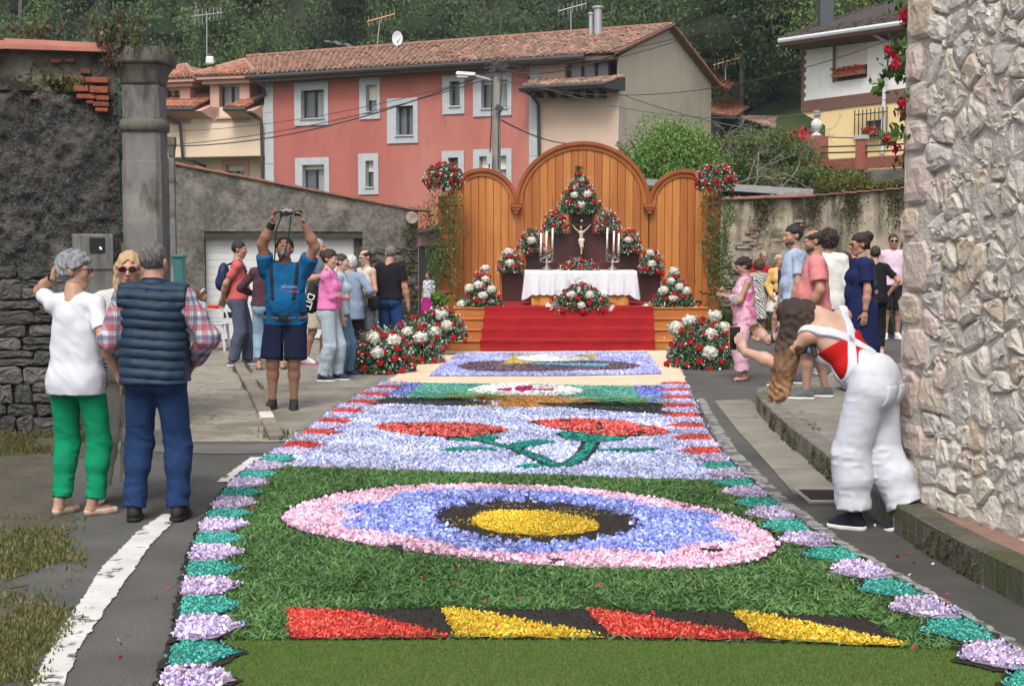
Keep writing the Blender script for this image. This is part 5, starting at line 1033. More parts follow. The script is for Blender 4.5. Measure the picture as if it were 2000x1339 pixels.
# triangles strip
strip = G([(560, 1199), (862, 1197), (1146, 1199), (1428, 1204), (1690, 1215), (1785, 1274), (1500, 1263), (1180, 1257), (880, 1256), (567, 1259)])
for nm, pts, pal, b, lb in (('red_triangle', [(561, 1201), (690, 1208), (882, 1256), (567, 1258)], REDC, (.5, .06, .05), 'first red petal triangle from the left'), ('yellow_triangle', [(864, 1199), (905, 1203), (1184, 1256), (892, 1256)], YEL_, (.66, .44, .03), 'left yellow petal triangle'),
       ('red_triangle', [(1146, 1200), (1175, 1204), (1492, 1257), (1400, 1260), (1196, 1254)], REDC, (.5, .06, .05), 'second red petal triangle'), ('yellow_triangle', [(1430, 1206), (1460, 1208), (1780, 1272), (1700, 1272), (1492, 1258)], YEL_, (.66, .44, .03), 'right yellow petal triangle')):
 region(nm, G(pts), .028, sm(nm + '_base', b), pal, .013, 8000, .5, .8, label=lb)
region('soil_strip', strip, .022, SOIL, BLKP, .008, 1200, .6, .6)
# artificial turf at the very front
turfm = mat('artificial_turf', (.085, .155, .030), (.11, .165, .036), (.15, .16, .042), sc=1.2, rough=1, bump=1, bs=420, bd=.006, dirt=((.05, .09, .02), 160, .4, .7))
tp = G([(395, 1450), (405, 1300), (440, 1259), (560, 1259), (880, 1258), (1180, 1258), (1500, 1264), (1785, 1276), (1925, 1281), (1975, 1300), (2200, 1450)])
cobj('turf_mat', tp, .020, turfm)
A = np.array(tp); n = 60000; P = np.stack([A[:, 0].min() + RS.rand(n) * np.ptp(A[:, 0]), A[:, 1].min() + .3 + RS.rand(n) * (np.ptp(A[:, 1]) - .3)], -1); P = P[inpoly(P, tp)]
for q in covered: P = P[~inpoly(P, q)]
h = .006 + RS.rand(len(P)) * .006; a = RS.rand(len(P)) * 6.28; B3 = np.c_[P, np.full(len(P), .020)] - np.array(WL[cp.name][0]); w = np.stack([np.cos(a), np.sin(a), a * 0], -1) * .002
V = np.stack([B3 - w, B3 + w, B3 + np.c_[np.cos(a * 3) * .004, np.sin(a * 3) * .004, h]], 1).reshape(-1, 3); pal_ = np.array([(.10, .19, .032), (.125, .20, .045), (.08, .165, .03), (.17, .19, .055)])
tag(link('turf_pile', mesh_np('turf_pile', V, np.arange(len(V)).reshape(-1, 3), LEAF, cols=np.repeat(pal_[RS.randint(0, 4, len(P))], 3, 0)), cp), kind='stuff'); covered.append(tp)
# rose panel on pale blue field
ROSE = [(.66, .10, .09), (.74, .17, .14), (.60, .07, .065), (.76, .24, .20)]; STEM = [(.03, .30, .24), (.04, .36, .29), (.02, .22, .18)]
def cracks(P): return fbm(np.c_[P * [1.3, 1.0], P[:, :1] * 0], 2.2, 2, 21)
for nm, pts, lb in (('rose_head', [(730, 842), (750, 835), (830, 832), (900, 833), (960, 839), (995, 847), (970, 853), (940, 857), (880, 862), (820, 857), (770, 851)], 'left red petal rose'), ('rose_head', [(1030, 831), (1055, 828), (1120, 824), (1200, 828), (1270, 838), (1318, 850), (1280, 857), (1220, 860), (1160, 855), (1100, 847), (1060, 839)], 'right red petal rose')):
 p_ = G(pts); c = np.mean(p_, 0)
 region(nm, p_, .030, SOIL, ROSE, .022, 3200, .6, .5, label=lb, edge=.03, mask=lambda P: np.abs(cracks(P)) > .12)
 covered[-1] = [tuple(c + (np.array(q) - c) * np.array([1.04, 1.10])) for q in p_]; cobj('rose_outline', covered[-1], .027, SOIL, rag=.03)
def ribbon(pts, w):
 P = catmull([(*p, 0) for p in pts], 5); Gp = [gp(p[0], p[1]) for p in P]; L_, R_ = [], []
 for i, p in enumerate(Gp):
  t = Gp[min(i + 1, len(Gp) - 1)] - Gp[max(i - 1, 0)]; t = t / np.linalg.norm(t); n = np.array([-t[1], t[0], 0]); ww = w(i / (len(Gp) - 1)) if callable(w) else w
  L_.append(tuple((p + n * ww)[:2])); R_.append(tuple((p - n * ww)[:2]))
 return L_ + R_[::-1]
for pts, w in (([(885, 858), (960, 872), (1030, 893), (1095, 922)], .036), ([(1160, 858), (1150, 880), (1128, 905), (1090, 920)], .042), ([(860, 889), (910, 884), (975, 886)], lambda t: .01 + .09 * math.sin(math.pi * t)), ([(1000, 884), (1040, 872), (1085, 870)], lambda t: .02 + .10 * math.sin(math.pi * t)), ([(1160, 886), (1230, 886), (1295, 884)], lambda t: .01 + .07 * math.sin(math.pi * t)), ([(1005, 921), (1050, 917), (1085, 920)], lambda t: .01 + .07 * math.sin(math.pi * t)),
               ([(880, 857), (925, 863), (955, 856)], lambda t: .02 + .18 * math.sin(math.pi * t)), ([(1095, 850), (1165, 862), (1225, 862)], lambda t: .02 + .22 * math.sin(math.pi * t))):
 rb = ribbon(pts, w); region('rose_stem', rb, .030, sm('stem_base', (.03, .24, .2)), STEM, .016, 3500, .5, .5, edge=.004); ob = ribbon(pts, (lambda t, w=w: (w(t) if callable(w) else w) + .045)); covered[-1] = ob; cobj('stem_outline', ob, .0265, SOIL, rag=.03)
field = G([(745, 795), (900, 800), (1100, 803), (1310, 818), (1390, 858), (1420, 905), (1455, 945), (1200, 940), (1000, 930), (800, 920), (610, 912), (560, 905), (600, 870), (690, 812)])
fieldx = [(x * 1.0, y) for x, y in field]
LEp = [tuple(p[:2]) for p in LE if 9.9 < p[1] < 14.2]; REp = [tuple(p[:2]) for p in RE if 9.9 < p[1] < 13.6]
# green clipping field: everything between v=1258 and v=912/945
GRC = [(.075, .17, .042), (.10, .21, .058), (.05, .125, .03), (.13, .25, .08), (.065, .15, .055), (.18, .27, .12)]
def between(v0l, v0r, v1l, v1r):              # carpet slice between two lines across
 y = lambda vl, vr, x: None
 a = [tuple(p[:2]) for p in LE if gp(1000, v0l)[1] <= p[1] <= gp(1000, v1l)[1]]; b = [tuple(p[:2]) for p in RE if gp(1000, v0r)[1] <= p[1] <= gp(1000, v1r)[1]]; return a + b[::-1]
region('pale_blue_field', field, .016, sm('pale_base', (.46, .50, .68)), PALEB, .021, 3800, .75, .8, edge=.02, zr=.02)
green = between(1262, 1290, 912, 945); gcx = np.mean([q[0] for q in green]); green = [(q[0] - .07 * np.sign(q[0] - gcx), q[1]) for q in green]
region('leaf_field', green, .012, sm('leaf_base', (.06, .14, .03)), GRC, .034, 4600, .13, .55, strips=True, edge=.01, zr=.022)
side_ = between(906, 940, 757, 757)
# far panel: chalice scene
sand = G([(745, 752), (838, 738), (870, 690), (1300, 686), (1345, 756), (1000, 750)])
DB = [(.12, .15, .50), (.18, .22, .60), (.24, .30, .70), (.32, .36, .72)]
AQ = [(.14, .42, .35), (.18, .48, .40), (.10, .34, .29)]; GRY = [(.05, .055, .06), (.035, .04, .045), (.08, .09, .085)]; OCH = [(.50, .24, .07), (.42, .19, .05), (.58, .30, .10)]
WHT = [(.78, .78, .76), (.72, .72, .72), (.83, .83, .82)]; MAG = [(.42, .02, .16), (.35, .02, .12)]
region('chalice_emblem', [G([(970, 766), (1000, 765), (1000, 770), (975, 770)]), G([(1010, 761), (1042, 760), (1038, 766), (1080, 766), (1082, 770), (1030, 769), (1020, 772), (1005, 769)])], .034, sm('magenta_base', (.3, .02, .1)), MAG, .02, 3500, .6, .4, rag=.015)
region('host_disc', ell([(915, 768), (950, 758), (1020, 754), (1090, 758), (1138, 769), (1100, 777), (1020, 778), (950, 776)]), .030, sm('white_base', (.7, .7, .7)), WHT, .018, 4500, .7, .5)
region('chalice', [ell([(870, 779), (1000, 777), (1170, 786), (1120, 792), (1060, 792), (1000, 790), (930, 786)]), G([(980, 788), (1060, 790), (1040, 797), (1130, 803), (1000, 803), (890, 799), (975, 796)])], .028, sm('ochre_base', (.42, .2, .06)), OCH, .014, 5000, .5, .4)
region('grey_ground', [ell([(1090, 800), (1190, 790), (1330, 806), (1370, 815), (1250, 816), (1100, 810)]), G([(720, 800), (745, 780), (880, 783), (960, 790), (960, 798), (880, 800)]), G([(1060, 792), (1245, 788), (1310, 796), (1330, 818), (1130, 804), (1040, 797)])], .024, sm('grey_base', (.05, .055, .055)), GRY, .014, 4000, .6, .4)
region('deep_blue_corner', [G([(725, 775), (765, 752), (825, 753), (790, 777)]), G([(1238, 758), (1345, 758), (1352, 790), (1255, 788)])], .022, sm('deep_blue_base', (.12, .14, .4)), DB, .020, 3500, .75, .8)
region('aqua_sky', G([(775, 778), (826, 752), (1240, 758), (1262, 790), (1130, 790), (860, 784)]), .020, sm('aqua_base', (.1, .34, .28)), AQ, .013, 5200, .6, .4)
# far panel: figure on blue
region('figure_wing', [G([(1005, 703), (1060, 697), (1120, 699), (1155, 708), (1100, 711), (1030, 710)])], .034, sm('white_base', (.7, .7, .7)), WHT, .016, 5000, .6, .4)
region('figure_gold', [G([(990, 708), (1000, 700), (1060, 695), (1040, 700), (1010, 708), (1040, 714), (980, 716)]), G([(1130, 697), (1170, 697), (1160, 706), (1140, 703)])], .032, sm('gold_base', (.55, .45, .12)), [(.60, .50, .16), (.52, .42, .10)], .016, 5000, .6, .4)
region('figure_sash', G([(1035, 713), (1100, 715), (1190, 715), (1180, 721), (1120, 719), (1040, 716)]), .031, sm('cyan_base', (.12, .38, .52)), [(.14, .42, .56), (.18, .48, .62)], .016, 5000, .6, .4)
region('figure_robe', ell([(888, 720), (930, 711), (1040, 709), (1180, 710), (1248, 717), (1230, 726), (1150, 729), (1000, 731), (920, 729)]), .028, sm('mauve_base', (.20, .13, .16)), [(.22, .15, .18), (.17, .11, .14), (.26, .18, .21), (.04, .035, .04)], .013, 5500, .6, .4)
region('panel_blue', G([(838, 737), (896, 694), (1262, 691), (1292, 733), (1100, 737)]), .024, sm('panel_blue_base', (.3, .36, .6)), [(.42, .52, .84), (.36, .44, .80), (.55, .62, .86), (.48, .42, .78), (.60, .52, .80)], .020, 4200, .7, .8)
SANDM = mat('sand_sawdust', (.70, .54, .38), (.64, .48, .33), (.74, .60, .45), sc=7, rough=1, bump=.8, bs=70, bd=.015)
sd_ = cobj('sand_bed', G([(738, 756), (790, 725), (830, 700), (870, 688), (1000, 688), (1300, 686), (1325, 715), (1347, 758), (1100, 754), (900, 751)]), .018, SANDM, rag=.05)
far_l = [tuple(p[:2]) for p in LE if p[1] > 10.5]; far_r = [tuple(p[:2]) for p in RE if p[1] > 9.6]
covered.append(G([(738, 756), (870, 688), (1300, 686), (1347, 758)]))
region('lilac_margin', far_l + far_r[::-1], .0125, sm('pale_base', (.46, .50, .68)), PALEB + LILAC, .020, 3200, .75, .8, zr=.015)
# loose palm leaves and dark petals
def leafblades(name, c0, sgn, label):
 V = []; F = []; Cc = []; r = None
 m = MB(); base = gp(*c0)
 for k in range(46):
  a = random.uniform(-.9, .9) * (1 if sgn > 0 else 1); L_ = random.uniform(.35, .7); x0 = base + np.array([sgn * random.uniform(-.5, .5), random.uniform(-.18, .18), .035 + random.random() * .03])
  d = np.array([sgn * math.cos(a * .8), math.sin(a * .8) * .9, .06]); w = np.array([-d[1], d[0], 0]) * .018; mid = x0 + d * L_ * .45 + [0, 0, .03]; tip = x0 + d * L_ + [0, 0, -.01]
  m.add([x0, mid - w, tip, mid + w], [(0, 1, 2, 3)], random.randint(0, 2))
 m.build(name, [mat('palm_leaf' + n, c, rough=.6) for n, c in (('', (.10, .24, .05)), ('_pale', (.22, .38, .13)), ('_deep', (.06, .16, .04)))], cp)['label'] = label
leafblades('palm_spray', (850, 785), 1, 'left spray of green leaves'); leafblades('palm_spray', (1165, 795), 1, 'right spray of green leaves')
n = 70; P = []
while len(P) < n:
 u, v = random.uniform(350, 1950), 720 + 560 * random.random() ** .6; P.append(gp(u, v, .05))
P = np.array(P); ok = inpoly(P[:, :2], outer); V, F = quadcloud(P[ok], .011, .7, .6)
tag(link('scattered_petals', mesh_np('scattered_petals', V, F, PETAL, cols=np.tile(np.array([.5, .02, .05]), (len(V), 1)))), kind='stuff')
P = np.array([gp(random.gauss(p[0], 18), random.gauss(p[1], 14), .012) for p in [(350, 1120), (340, 1150), (330, 1300), (250, 1265), (1810, 1165), (1850, 1175), (1700, 1010), (1760, 1090), (1850, 1100), (1940, 1120), (1650, 1100), (1900, 1060)] for _ in range(4)])
V, F = quadcloud(P, .012, .7, .6); tag(link('scattered_petals', mesh_np('scattered_petals', V, F, PETAL, cols=np.repeat(np.array([(.4, .03, .06), (.6, .5, .7), (.3, .02, .04)])[RS.randint(0, 3, len(P))], 4, 0))), kind='stuff')
# ------------------------------------------------------------ altar stage
AY = 22.4
WOOD = [mat('pine_plank' + n, a, b, c, sc=3, st=(4, 4, .35), rough=.45, spec=.4, contrast=(.35, .7), dirt=((.16, .045, .012), 2.6, .66, .72)) for n, a, b, c in (('', (.44, .165, .035), (.36, .12, .025), (.30, .09, .02)), ('_light', (.50, .205, .05), (.40, .145, .03), (.34, .11, .025)), ('_dark', (.38, .13, .028), (.31, .095, .02), (.27, .08, .018)))]
WOODH = mat('pine_board', (.42, .15, .035), (.33, .105, .025), (.48, .19, .045), sc=3, st=(.35, 4, 4), rough=.45, spec=.4, dirt=((.14, .04, .01), 2.2, .66, .7))
TRIM = mat('orange_trim', (.40, .125, .03), (.30, .09, .02), sc=4, rough=.4); TRIMD = mat('red_wood_trim', (.30, .085, .025), (.22, .06, .018), sc=4, rough=.4)
MAHO = mat('mahogany_board', (.060, .017, .015), (.045, .013, .012), (.08, .024, .02), sc=3, st=(6, 6, .4), rough=.35, spec=.5)
stage = thing('altar_stage', (at(1110, 640, AY)[0], AY + 1, 0), 'wooden stepped stage in front of the arched altarpiece', 'stage')
zst = [0, .165, .33, .495, .66]; fy = [AY + .32 * k for k in range(4)]
xl = [at(u, 640, AY)[0] for u in (868, 885, 900, 906)]; xr = [at(u, 640, AY)[0] for u in (1310, 1304, 1300, 1365)]
SX0, SX1 = at(868, 640, AY)[0], at(1400, 640, AY)[0]
for k in range(4):
 yb = fy[k]; yn = AY + 4.3; xx0, xx1 = SX0 + [0, 0, .25, .28][k] * .4, SX1
 MB().hexa([(xx0, yb, zst[k]), (xx1, yb, zst[k]), (xx1, yn, zst[k]), (xx0, yn, zst[k]), (xx0, yb, zst[k + 1] - .022), (xx1, yb, zst[k + 1] - .022), (xx1, yn, zst[k + 1] - .022), (xx0, yn, zst[k + 1] - .022)]).build('riser', WOODH, stage)
 MB().hexa([(xx0, yb - .025, zst[k + 1] - .022), (xx1, yb - .025, zst[k + 1] - .022), (xx1, yn, zst[k + 1] - .022), (xx0, yn, zst[k + 1] - .022), (xx0, yb - .025, zst[k + 1]), (xx1, yb - .025, zst[k + 1]), (xx1, yn, zst[k + 1]), (xx0, yn, zst[k + 1])]).build('tread', WOODH, stage, bevel=.006)
# red carpet running over steps
rc = thing('red_carpet', (at(1110, 640, AY)[0], AY, 0), 'red carpet covering the middle of the wooden altar steps', 'carpet')
REDK = mat('red_felt', (.27, .007, .010), (.21, .006, .008), sc=3, rough=1, bump=.5, bs=220, bd=.004, dirt=((.32, .02, .022), 60, .5, .75))
prof = [(AY - .10, .012), (AY - .035, .02), (AY - .04, .14)]
for k in range(4):
 z = zst[k + 1] + .012; y = fy[k]; prof += [(y - .045, z - .02), (y - .04, z), (y - .0, z + .004)]
 if k < 3: prof += [(fy[k + 1] - .07, z + .002), (fy[k + 1] - .045, z + .03)]
 else: prof += [(AY + 3.6, z + .001)]
x0b, x1b = at(938, 685, AY)[0], at(1279, 685, AY)[0]; x0t, x1t = at(947, 607, AY + .97)[0], at(1276, 607, AY + .97)[0]; nX = 50; V = []
for i, (y, z) in enumerate(prof):
 f = min(1, max(0, (y - AY) / .97)); a, b = x0b + (x0t - x0b) * f, x1b + (x1t - x1b) * f
 for k in range(nX + 1): x = a + (b - a) * k / nX; q = np.array([x * 2, i * .35, 0]); V.append((x, y + .012 * float(fbm(q, 1.5, 2)), z + .010 * max(0, float(fbm(q, 2.5, 2, 4))) * (1 if i > 1 else 0)))
n = len(prof); F = [(i * (nX + 1) + k, i * (nX + 1) + k + 1, (i + 1) * (nX + 1) + k + 1, (i + 1) * (nX + 1) + k) for i in range(n - 1) for k in range(nX)]
put('cloth', V, F, REDK, rc, True)
# arched backdrop of planks
YB = AY + 3.9; ap = thing('altarpiece', (at(1135, 400, YB)[0], YB, .66), 'tall varnished pine altarpiece with three round arches', 'altarpiece')
XB = lambda u, v=480: at(u, v, YB)[0]; ZB = lambda v, u=1000: at(u, v, YB)[2]
def arch(xa, xb, zspring, ztop, n0, off=0., z0=.66):
 """planks below a round arch, each its own mesh"""
 w = (xb - xa) / n0; xc = (xa + xb) / 2; hw = (xb - xa) / 2; top = lambda x: zspring + (ztop - zspring) * math.sqrt(max(0, 1 - ((x - xc) / hw) ** 2)); i = 0
 for k in range(n0):
  a, b = xa + k * w + .004, xa + (k + 1) * w - .004; xs_ = np.linspace(a, b, 4); r0 = [(a, YB + off, z0), (b, YB + off, z0)] + [(x, YB + off, top(x)) for x in xs_[::-1]]; r1 = [(p[0], p[1] + .03, p[2]) for p in r0]
  MB().prism(r0, r1).build('plank', random.choice(WOOD), ap, bevel=.004)
 r0 = [(xa, YB + off + .03, z0), (xb, YB + off + .03, z0)] + [(x, YB + off + .03, top(x) - .01) for x in np.linspace(xb, xa, 30)]; MB().prism(r0, [(p[0], p[1] + .02, p[2]) for p in r0]).build('backing', TRIMD, ap)
 m = MB(); pr = [(-.035, -.06), (.03, -.06), (.055, -.03), (.055, .05), (-.035, .05)]; A_ = np.linspace(0, math.pi, 41)
 for ro, (w0, w1, d0) in enumerate(((-.11, -.03, -.03), (-.03, .035, -.075))):
  for k in range(40):
   P_ = []
   for a in (A_[k], A_[k + 1]):
    for rr in (w0, w1): P_.append((xc + (hw + rr) * math.cos(a), zspring + (ztop - zspring + rr) * math.sin(a)))
   a0, b0, a1, b1 = P_; y0, y1 = YB + off + d0, YB + off + .06
   m.hexa([(a0[0], y0, a0[1]), (b0[0], y0, b0[1]), (b0[0], y1, b0[1]), (a0[0], y1, a0[1]), (a1[0], y0, a1[1]), (b1[0], y0, b1[1]), (b1[0], y1, b1[1]), (a1[0], y1, a1[1])], ro)
 m.build('arch_moulding', [TRIM, TRIMD], ap)
arch(XB(1009), XB(1266), ZB(398), ZB(280), 17); arch(XB(876), XB(1008), ZB(398), ZB(332), 9, .012); arch(XB(1268), XB(1402), ZB(402), ZB(334), 9, .012)
for u, n in ((1008, 1), (1267, 1)):
 for k, (w, h, v) in enumerate(((.22, .07, 403), (.16, .05, 409), (.10, .05, 415))): MB().box((XB(u), YB - .06, ZB(v)), (w, .14 - .02 * k, h)).build('corbel', TRIMD, ap, bevel=.01)
MB().box((XB(1137), YB - .004, (ZB(280) + ZB(420)) / 2), (.02, .02, ZB(280) - ZB(420))).build('centre_batten', TRIM, ap)
for u, w in ((873, .30), (1389, .30)):
 pc = thing('wooden_column', (at(u, 480, YB - .6)[0], YB - .6, 0), 'square %s wooden column carrying a flower ball beside the arches' % ('left' if u < 1000 else 'right'), 'column')
 x = at(u, 480, YB - .6)[0]; zt_ = at(u, 383, YB - .6)[2]; MB().box((x, YB - .6, zt_ / 2), (w, .3, zt_)).build('shaft', TRIMD, pc, bevel=.008)
 MB().box((x + (.13 if u < 1000 else -.13), YB - .72, zt_ / 2), (.10, .1, zt_)).build('light_strip', TRIM, pc)
 for v in (570, 610, 400): MB().box((x, YB - .6, at(u, v, YB - .6)[2]), (w + .08, .38, .05)).build('band', TRIMD, pc, bevel=.01)
# stepped mahogany screen
YS = AY + 3.3; sc_ = thing('stepped_screen', (at(1135, 560, YS)[0], YS, .66), 'dark stepped mahogany screen with orange trim behind the altar table', 'screen')
sx = lambda u: at(u, 480, YS)[0]; sz = lambda v: at(1135, v, YS)[2]
steps = [(980, 1290, 532, 620), (1027, 1248, 494, 532), (1075, 1203, 455, 494), (1115, 1157, 414, 455)]
for a, b, v0, v1 in steps:
 z1_ = sz(v0); z0_ = max(.662, sz(v1)); MB().box(((sx(a) + sx(b)) / 2, YS, (z0_ + z1_) / 2), (sx(b) - sx(a), .06, z1_ - z0_)).build('panel', MAHO, sc_)
 inn = [s_ for s_ in steps if s_[0] > a][:1] if False else [s_ for s_ in sorted(steps) if s_[0] > a][:1]
 for xa_, xb_ in ([(sx(a) - .045, sx(inn[0][0]) - .045), (sx(inn[0][1]) + .045, sx(b) + .045)] if inn else [(sx(a) - .045, sx(b) + .045)]): MB().box(((xa_ + xb_) / 2, YS - .01, z1_ + .0125), (xb_ - xa_, .16, .045)).build('ledge', TRIM, sc_)
 for x in (sx(a) - .02, sx(b) + .02): MB().box((x, YS - .01, (z0_ + z1_) / 2 - .01), (.045, .10, z1_ - z0_ - .02)).build('edge_trim', TRIM, sc_)
for (a, b, v0, v1), c in zip(steps[:3], steps[1:]): MB().box(((sx(a) + sx(b)) / 2, YS + .36, sz(v0) - .1), (sx(b) - sx(a), .5, .2)).build('shelf', MAHO, sc_)
# altar table with cloths
YT = AY + 1.5; tb = thing('altar_table', (at(1128, 600, YT)[0], YT + .5, .66), 'altar table dressed with mustard gold cloth to the floor', 'table'); tx0, tx1 = at(1032, 560, YT)[0], at(1234, 560, YT)[0]; tzt = at(1128, 529, YT)[2]
GOLD = mat('mustard_satin', (.52, .25, .045), (.44, .20, .035), sc=3, rough=.5, spec=.4, bump=.2, bs=9, bd=.02)
V = []; nx_, nz_ = 90, 12; per = [(tx0 + .05, YT + .8), (tx0 + .05, YT), (tx1 - .05, YT), (tx1 - .05, YT + .8)]; pp = [np.array((*p, 0.)) for p in per]
for j in range(nz_ + 1):
 z = .67 + (tzt - .03 - .67) * j / nz_
 for i in range(nx_ + 1):
  p = along(pp, i / nx_ * .9999 + .00005); f = 1 - j / nz_; wv = .02 * f * math.sin(i * .9) + .012 * f * math.sin(i * 2.3 + 1); V.append((p[0] + (.5 if p[0] > 0 else 0) * 0, p[1] - wv - .03 * f, z + .01 * math.sin(i * .5) * (1 if j == 0 else 0) + .0))
V = [(x, y, max(z, .664)) for x, y, z in V]
put('gold_cloth', V, [(j * (nx_ + 1) + i, j * (nx_ + 1) + i + 1, (j + 1) * (nx_ + 1) + i + 1, (j + 1) * (nx_ + 1) + i) for j in range(nz_) for i in range(nx_)], GOLD, tb, True)
MB().box(((tx0 + tx1) / 2, YT + .42, tzt - .02), (tx1 - tx0 - .08, .82, .04)).build('table_top', WOODH, tb)
# three fold lines on the gold cloth come from its ironing
wc = thing('white_altar_cloth', ((tx0 + tx1) / 2, YT + .4, tzt), 'white scallop edged cloth draped over the gold altar table', 'tablecloth')
WCL = mat('white_linen', (.60, .61, .645), (.56, .57, .61), sc=2, rough=.9, bump=.35, bs=12, bd=.012)
V = []; F = []; ox0, ox1 = tx0 - .06, tx1 + .08; hangz = lambda x: tzt - at(1128, 529, YT)[2] + 0
rows = 14; nxx = 120
for j in range(rows + 1):
 for i in range(nxx + 1):
  x = ox0 + (ox1 - ox0) * i / nxx
  if j <= 3: y = YT + .85 - .87 * j / 3; z = tzt + .006 + (.0 if j < 3 else -.004)
  else:
   f = (j - 3) / (rows - 3); drop = .40 + .022 * abs(math.sin(math.pi * i / nxx * 15)) * 1.0; z = tzt - drop * f; y = YT - .025 - .05 * f + (.022 * math.sin(i * .42) + .012 * math.sin(i * 1.1 + 2)) * f
  if j > 3:
   t_ = i / nxx; kq = max(0, 1 - min(t_, 1 - t_) / .07); x += (-1 if t_ < .5 else 1) * .06 * f * kq; z -= .10 * f * kq; y += .02 * f * kq
  V.append((x, y, z))
F = [(j * (nxx + 1) + i, j * (nxx + 1) + i + 1, (j + 1) * (nxx + 1) + i + 1, (j + 1) * (nxx + 1) + i) for j in range(rows) for i in range(nxx)]
b0 = len(V)
for s, xs0 in ((-1, ox0), (1, ox1)):
 b = len(V)
 for j in range(9):
  f = j / 8
  for i in range(13):
   g = i / 12; drop = .40 + .16 * (1 - abs(2 * g - .6)) + .02 * math.sin(g * 20); V.append((xs0 + s * (.005 + .06 * f * (1 - g * .5)) * 1 - s * .0, YT - .03 + .86 * g - .04 * f * (g < .2), tzt + .004 - drop * f))
 F += [(b + j * 13 + i, b + j * 13 + i + 1, b + (j + 1) * 13 + i + 1, b + (j + 1) * 13 + i) for j in range(8) for i in range(12)]
put('linen', V, F, WCL, wc, True)
# candelabra
PEW = mat('pewter', (.30, .29, .28), (.20, .195, .19), sc=20, rough=.4, metal=.7); WAX = mat('candle_wax', (.74, .71, .64), rough=.5)
for u, sgn in ((1068, -1), (1196, 1)):
 Yc = YT + .25; cx = at(u, 527, Yc)[0]; z0_ = tzt + .012; cd = thing('candelabrum', (cx, Yc, z0_), 'ornate pewter candelabrum with three white candles at the %s end of the altar' % ('left' if sgn < 0 else 'right'), 'candelabrum')
 MB().lathe((cx, Yc, z0_), [(.10, 0), (.10, .012), (.07, .035), (.035, .06), (.022, .09), (.03, .11), (.015, .13), (.014, .2)], 12).build('foot', PEW, cd, True)
 tops = [(-.105, .24), (-.01, .275), (.095, .33)] if sgn < 0 else [(-.095, .33), (.02, .275), (.105, .24)]
 m = MB()
 for dx, dz in tops:
  m.tube(catmull([(cx, Yc, z0_ + .14), (cx + dx * .8, Yc, z0_ + .12 + dz * .1), (cx + dx * 1.1, Yc, z0_ + dz * .7), (cx + dx, Yc, z0_ + dz)], 5), .009, 5)
  m.lathe((cx + dx, Yc, z0_ + dz), [(.012, 0), (.034, .015), (.034, .02), (.018, .025), (.02, .05)], 8)
 for s in (-1, 1): m.tube(catmull([(cx, Yc, z0_ + .19), (cx + s * .06, Yc, z0_ + .24), (cx + s * .02, Yc, z0_ + .27), (cx + s * .09, Yc, z0_ + .2), (cx + s * .12, Yc, z0_ + .14)], 4), .006, 5)
 m.tube([(cx - .12, Yc, z0_ + (.17 if sgn < 0 else .3)), (cx + .12, Yc, z0_ + (.3 if sgn < 0 else .17))], .007, 5); m.build('arms', PEW, cd)
 for dx, dz in tops: MB().tube([(cx + dx, Yc, z0_ + dz + .03), (cx + dx + .006, Yc, z0_ + dz + .40)], .017, 8).tube([(cx + dx + .006, Yc, z0_ + dz + .40), (cx + dx + .006, Yc, z0_ + dz + .415)], .002, 4).build('candle', WAX, cd, True)
# ------------------------------------------------------------ implicit surfaces (for people, flowers, the crucifix)
def rotm(rx=0, ry=0, rz=0): return np.array((Matrix.Rotation(rz, 3, 'Z') @ Matrix.Rotation(ry, 3, 'Y') @ Matrix.Rotation(rx, 3, 'X')))
class C:                                       # round cone a->b; cut=(point, normal) drops what lies beyond
 def __init__(s, a, b, ra, rb, cut=None, k=None): s.a, s.b, s.ra, s.rb, s.cut, s.k = np.array(a, float), np.array(b, float), ra, rb, cut, k
 def box(s): r = max(s.ra, s.rb); return np.minimum(s.a, s.b) - r, np.maximum(s.a, s.b) + r
 def f(s, P):
  ba = s.b - s.a; L2 = ba @ ba + 1e-9; h = np.clip(((P - s.a) @ ba) / L2, 0, 1); d = np.sqrt(((P - s.a - h[..., None] * ba) ** 2).sum(-1)) - (s.ra + (s.rb - s.ra) * h)
  if s.cut is not None: d = np.maximum(d, (P - np.array(s.cut[0])) @ np.array(s.cut[1]))
  return d
class E:                                       # ellipsoid
 def __init__(s, c, r, M=None, cut=None, k=None): s.c, s.r, s.M, s.cut, s.k = np.array(c, float), np.array(r, float), M, cut, k
 def box(s): m = max(s.r) if s.M is not None else s.r; return s.c - m, s.c + m
 def f(s, P):
  q = P - s.c
  if s.M is not None: q = q @ s.M
  k0 = np.sqrt(((q / s.r) ** 2).sum(-1)); k1 = np.sqrt(((q / s.r ** 2) ** 2).sum(-1)) + 1e-9; d = k0 * (k0 - 1) / k1
  d = np.where(k0 < .05, -min(s.r), d)
  if s.cut is not None: d = np.maximum(d, (P - np.array(s.cut[0])) @ np.array(s.cut[1]))
  return d
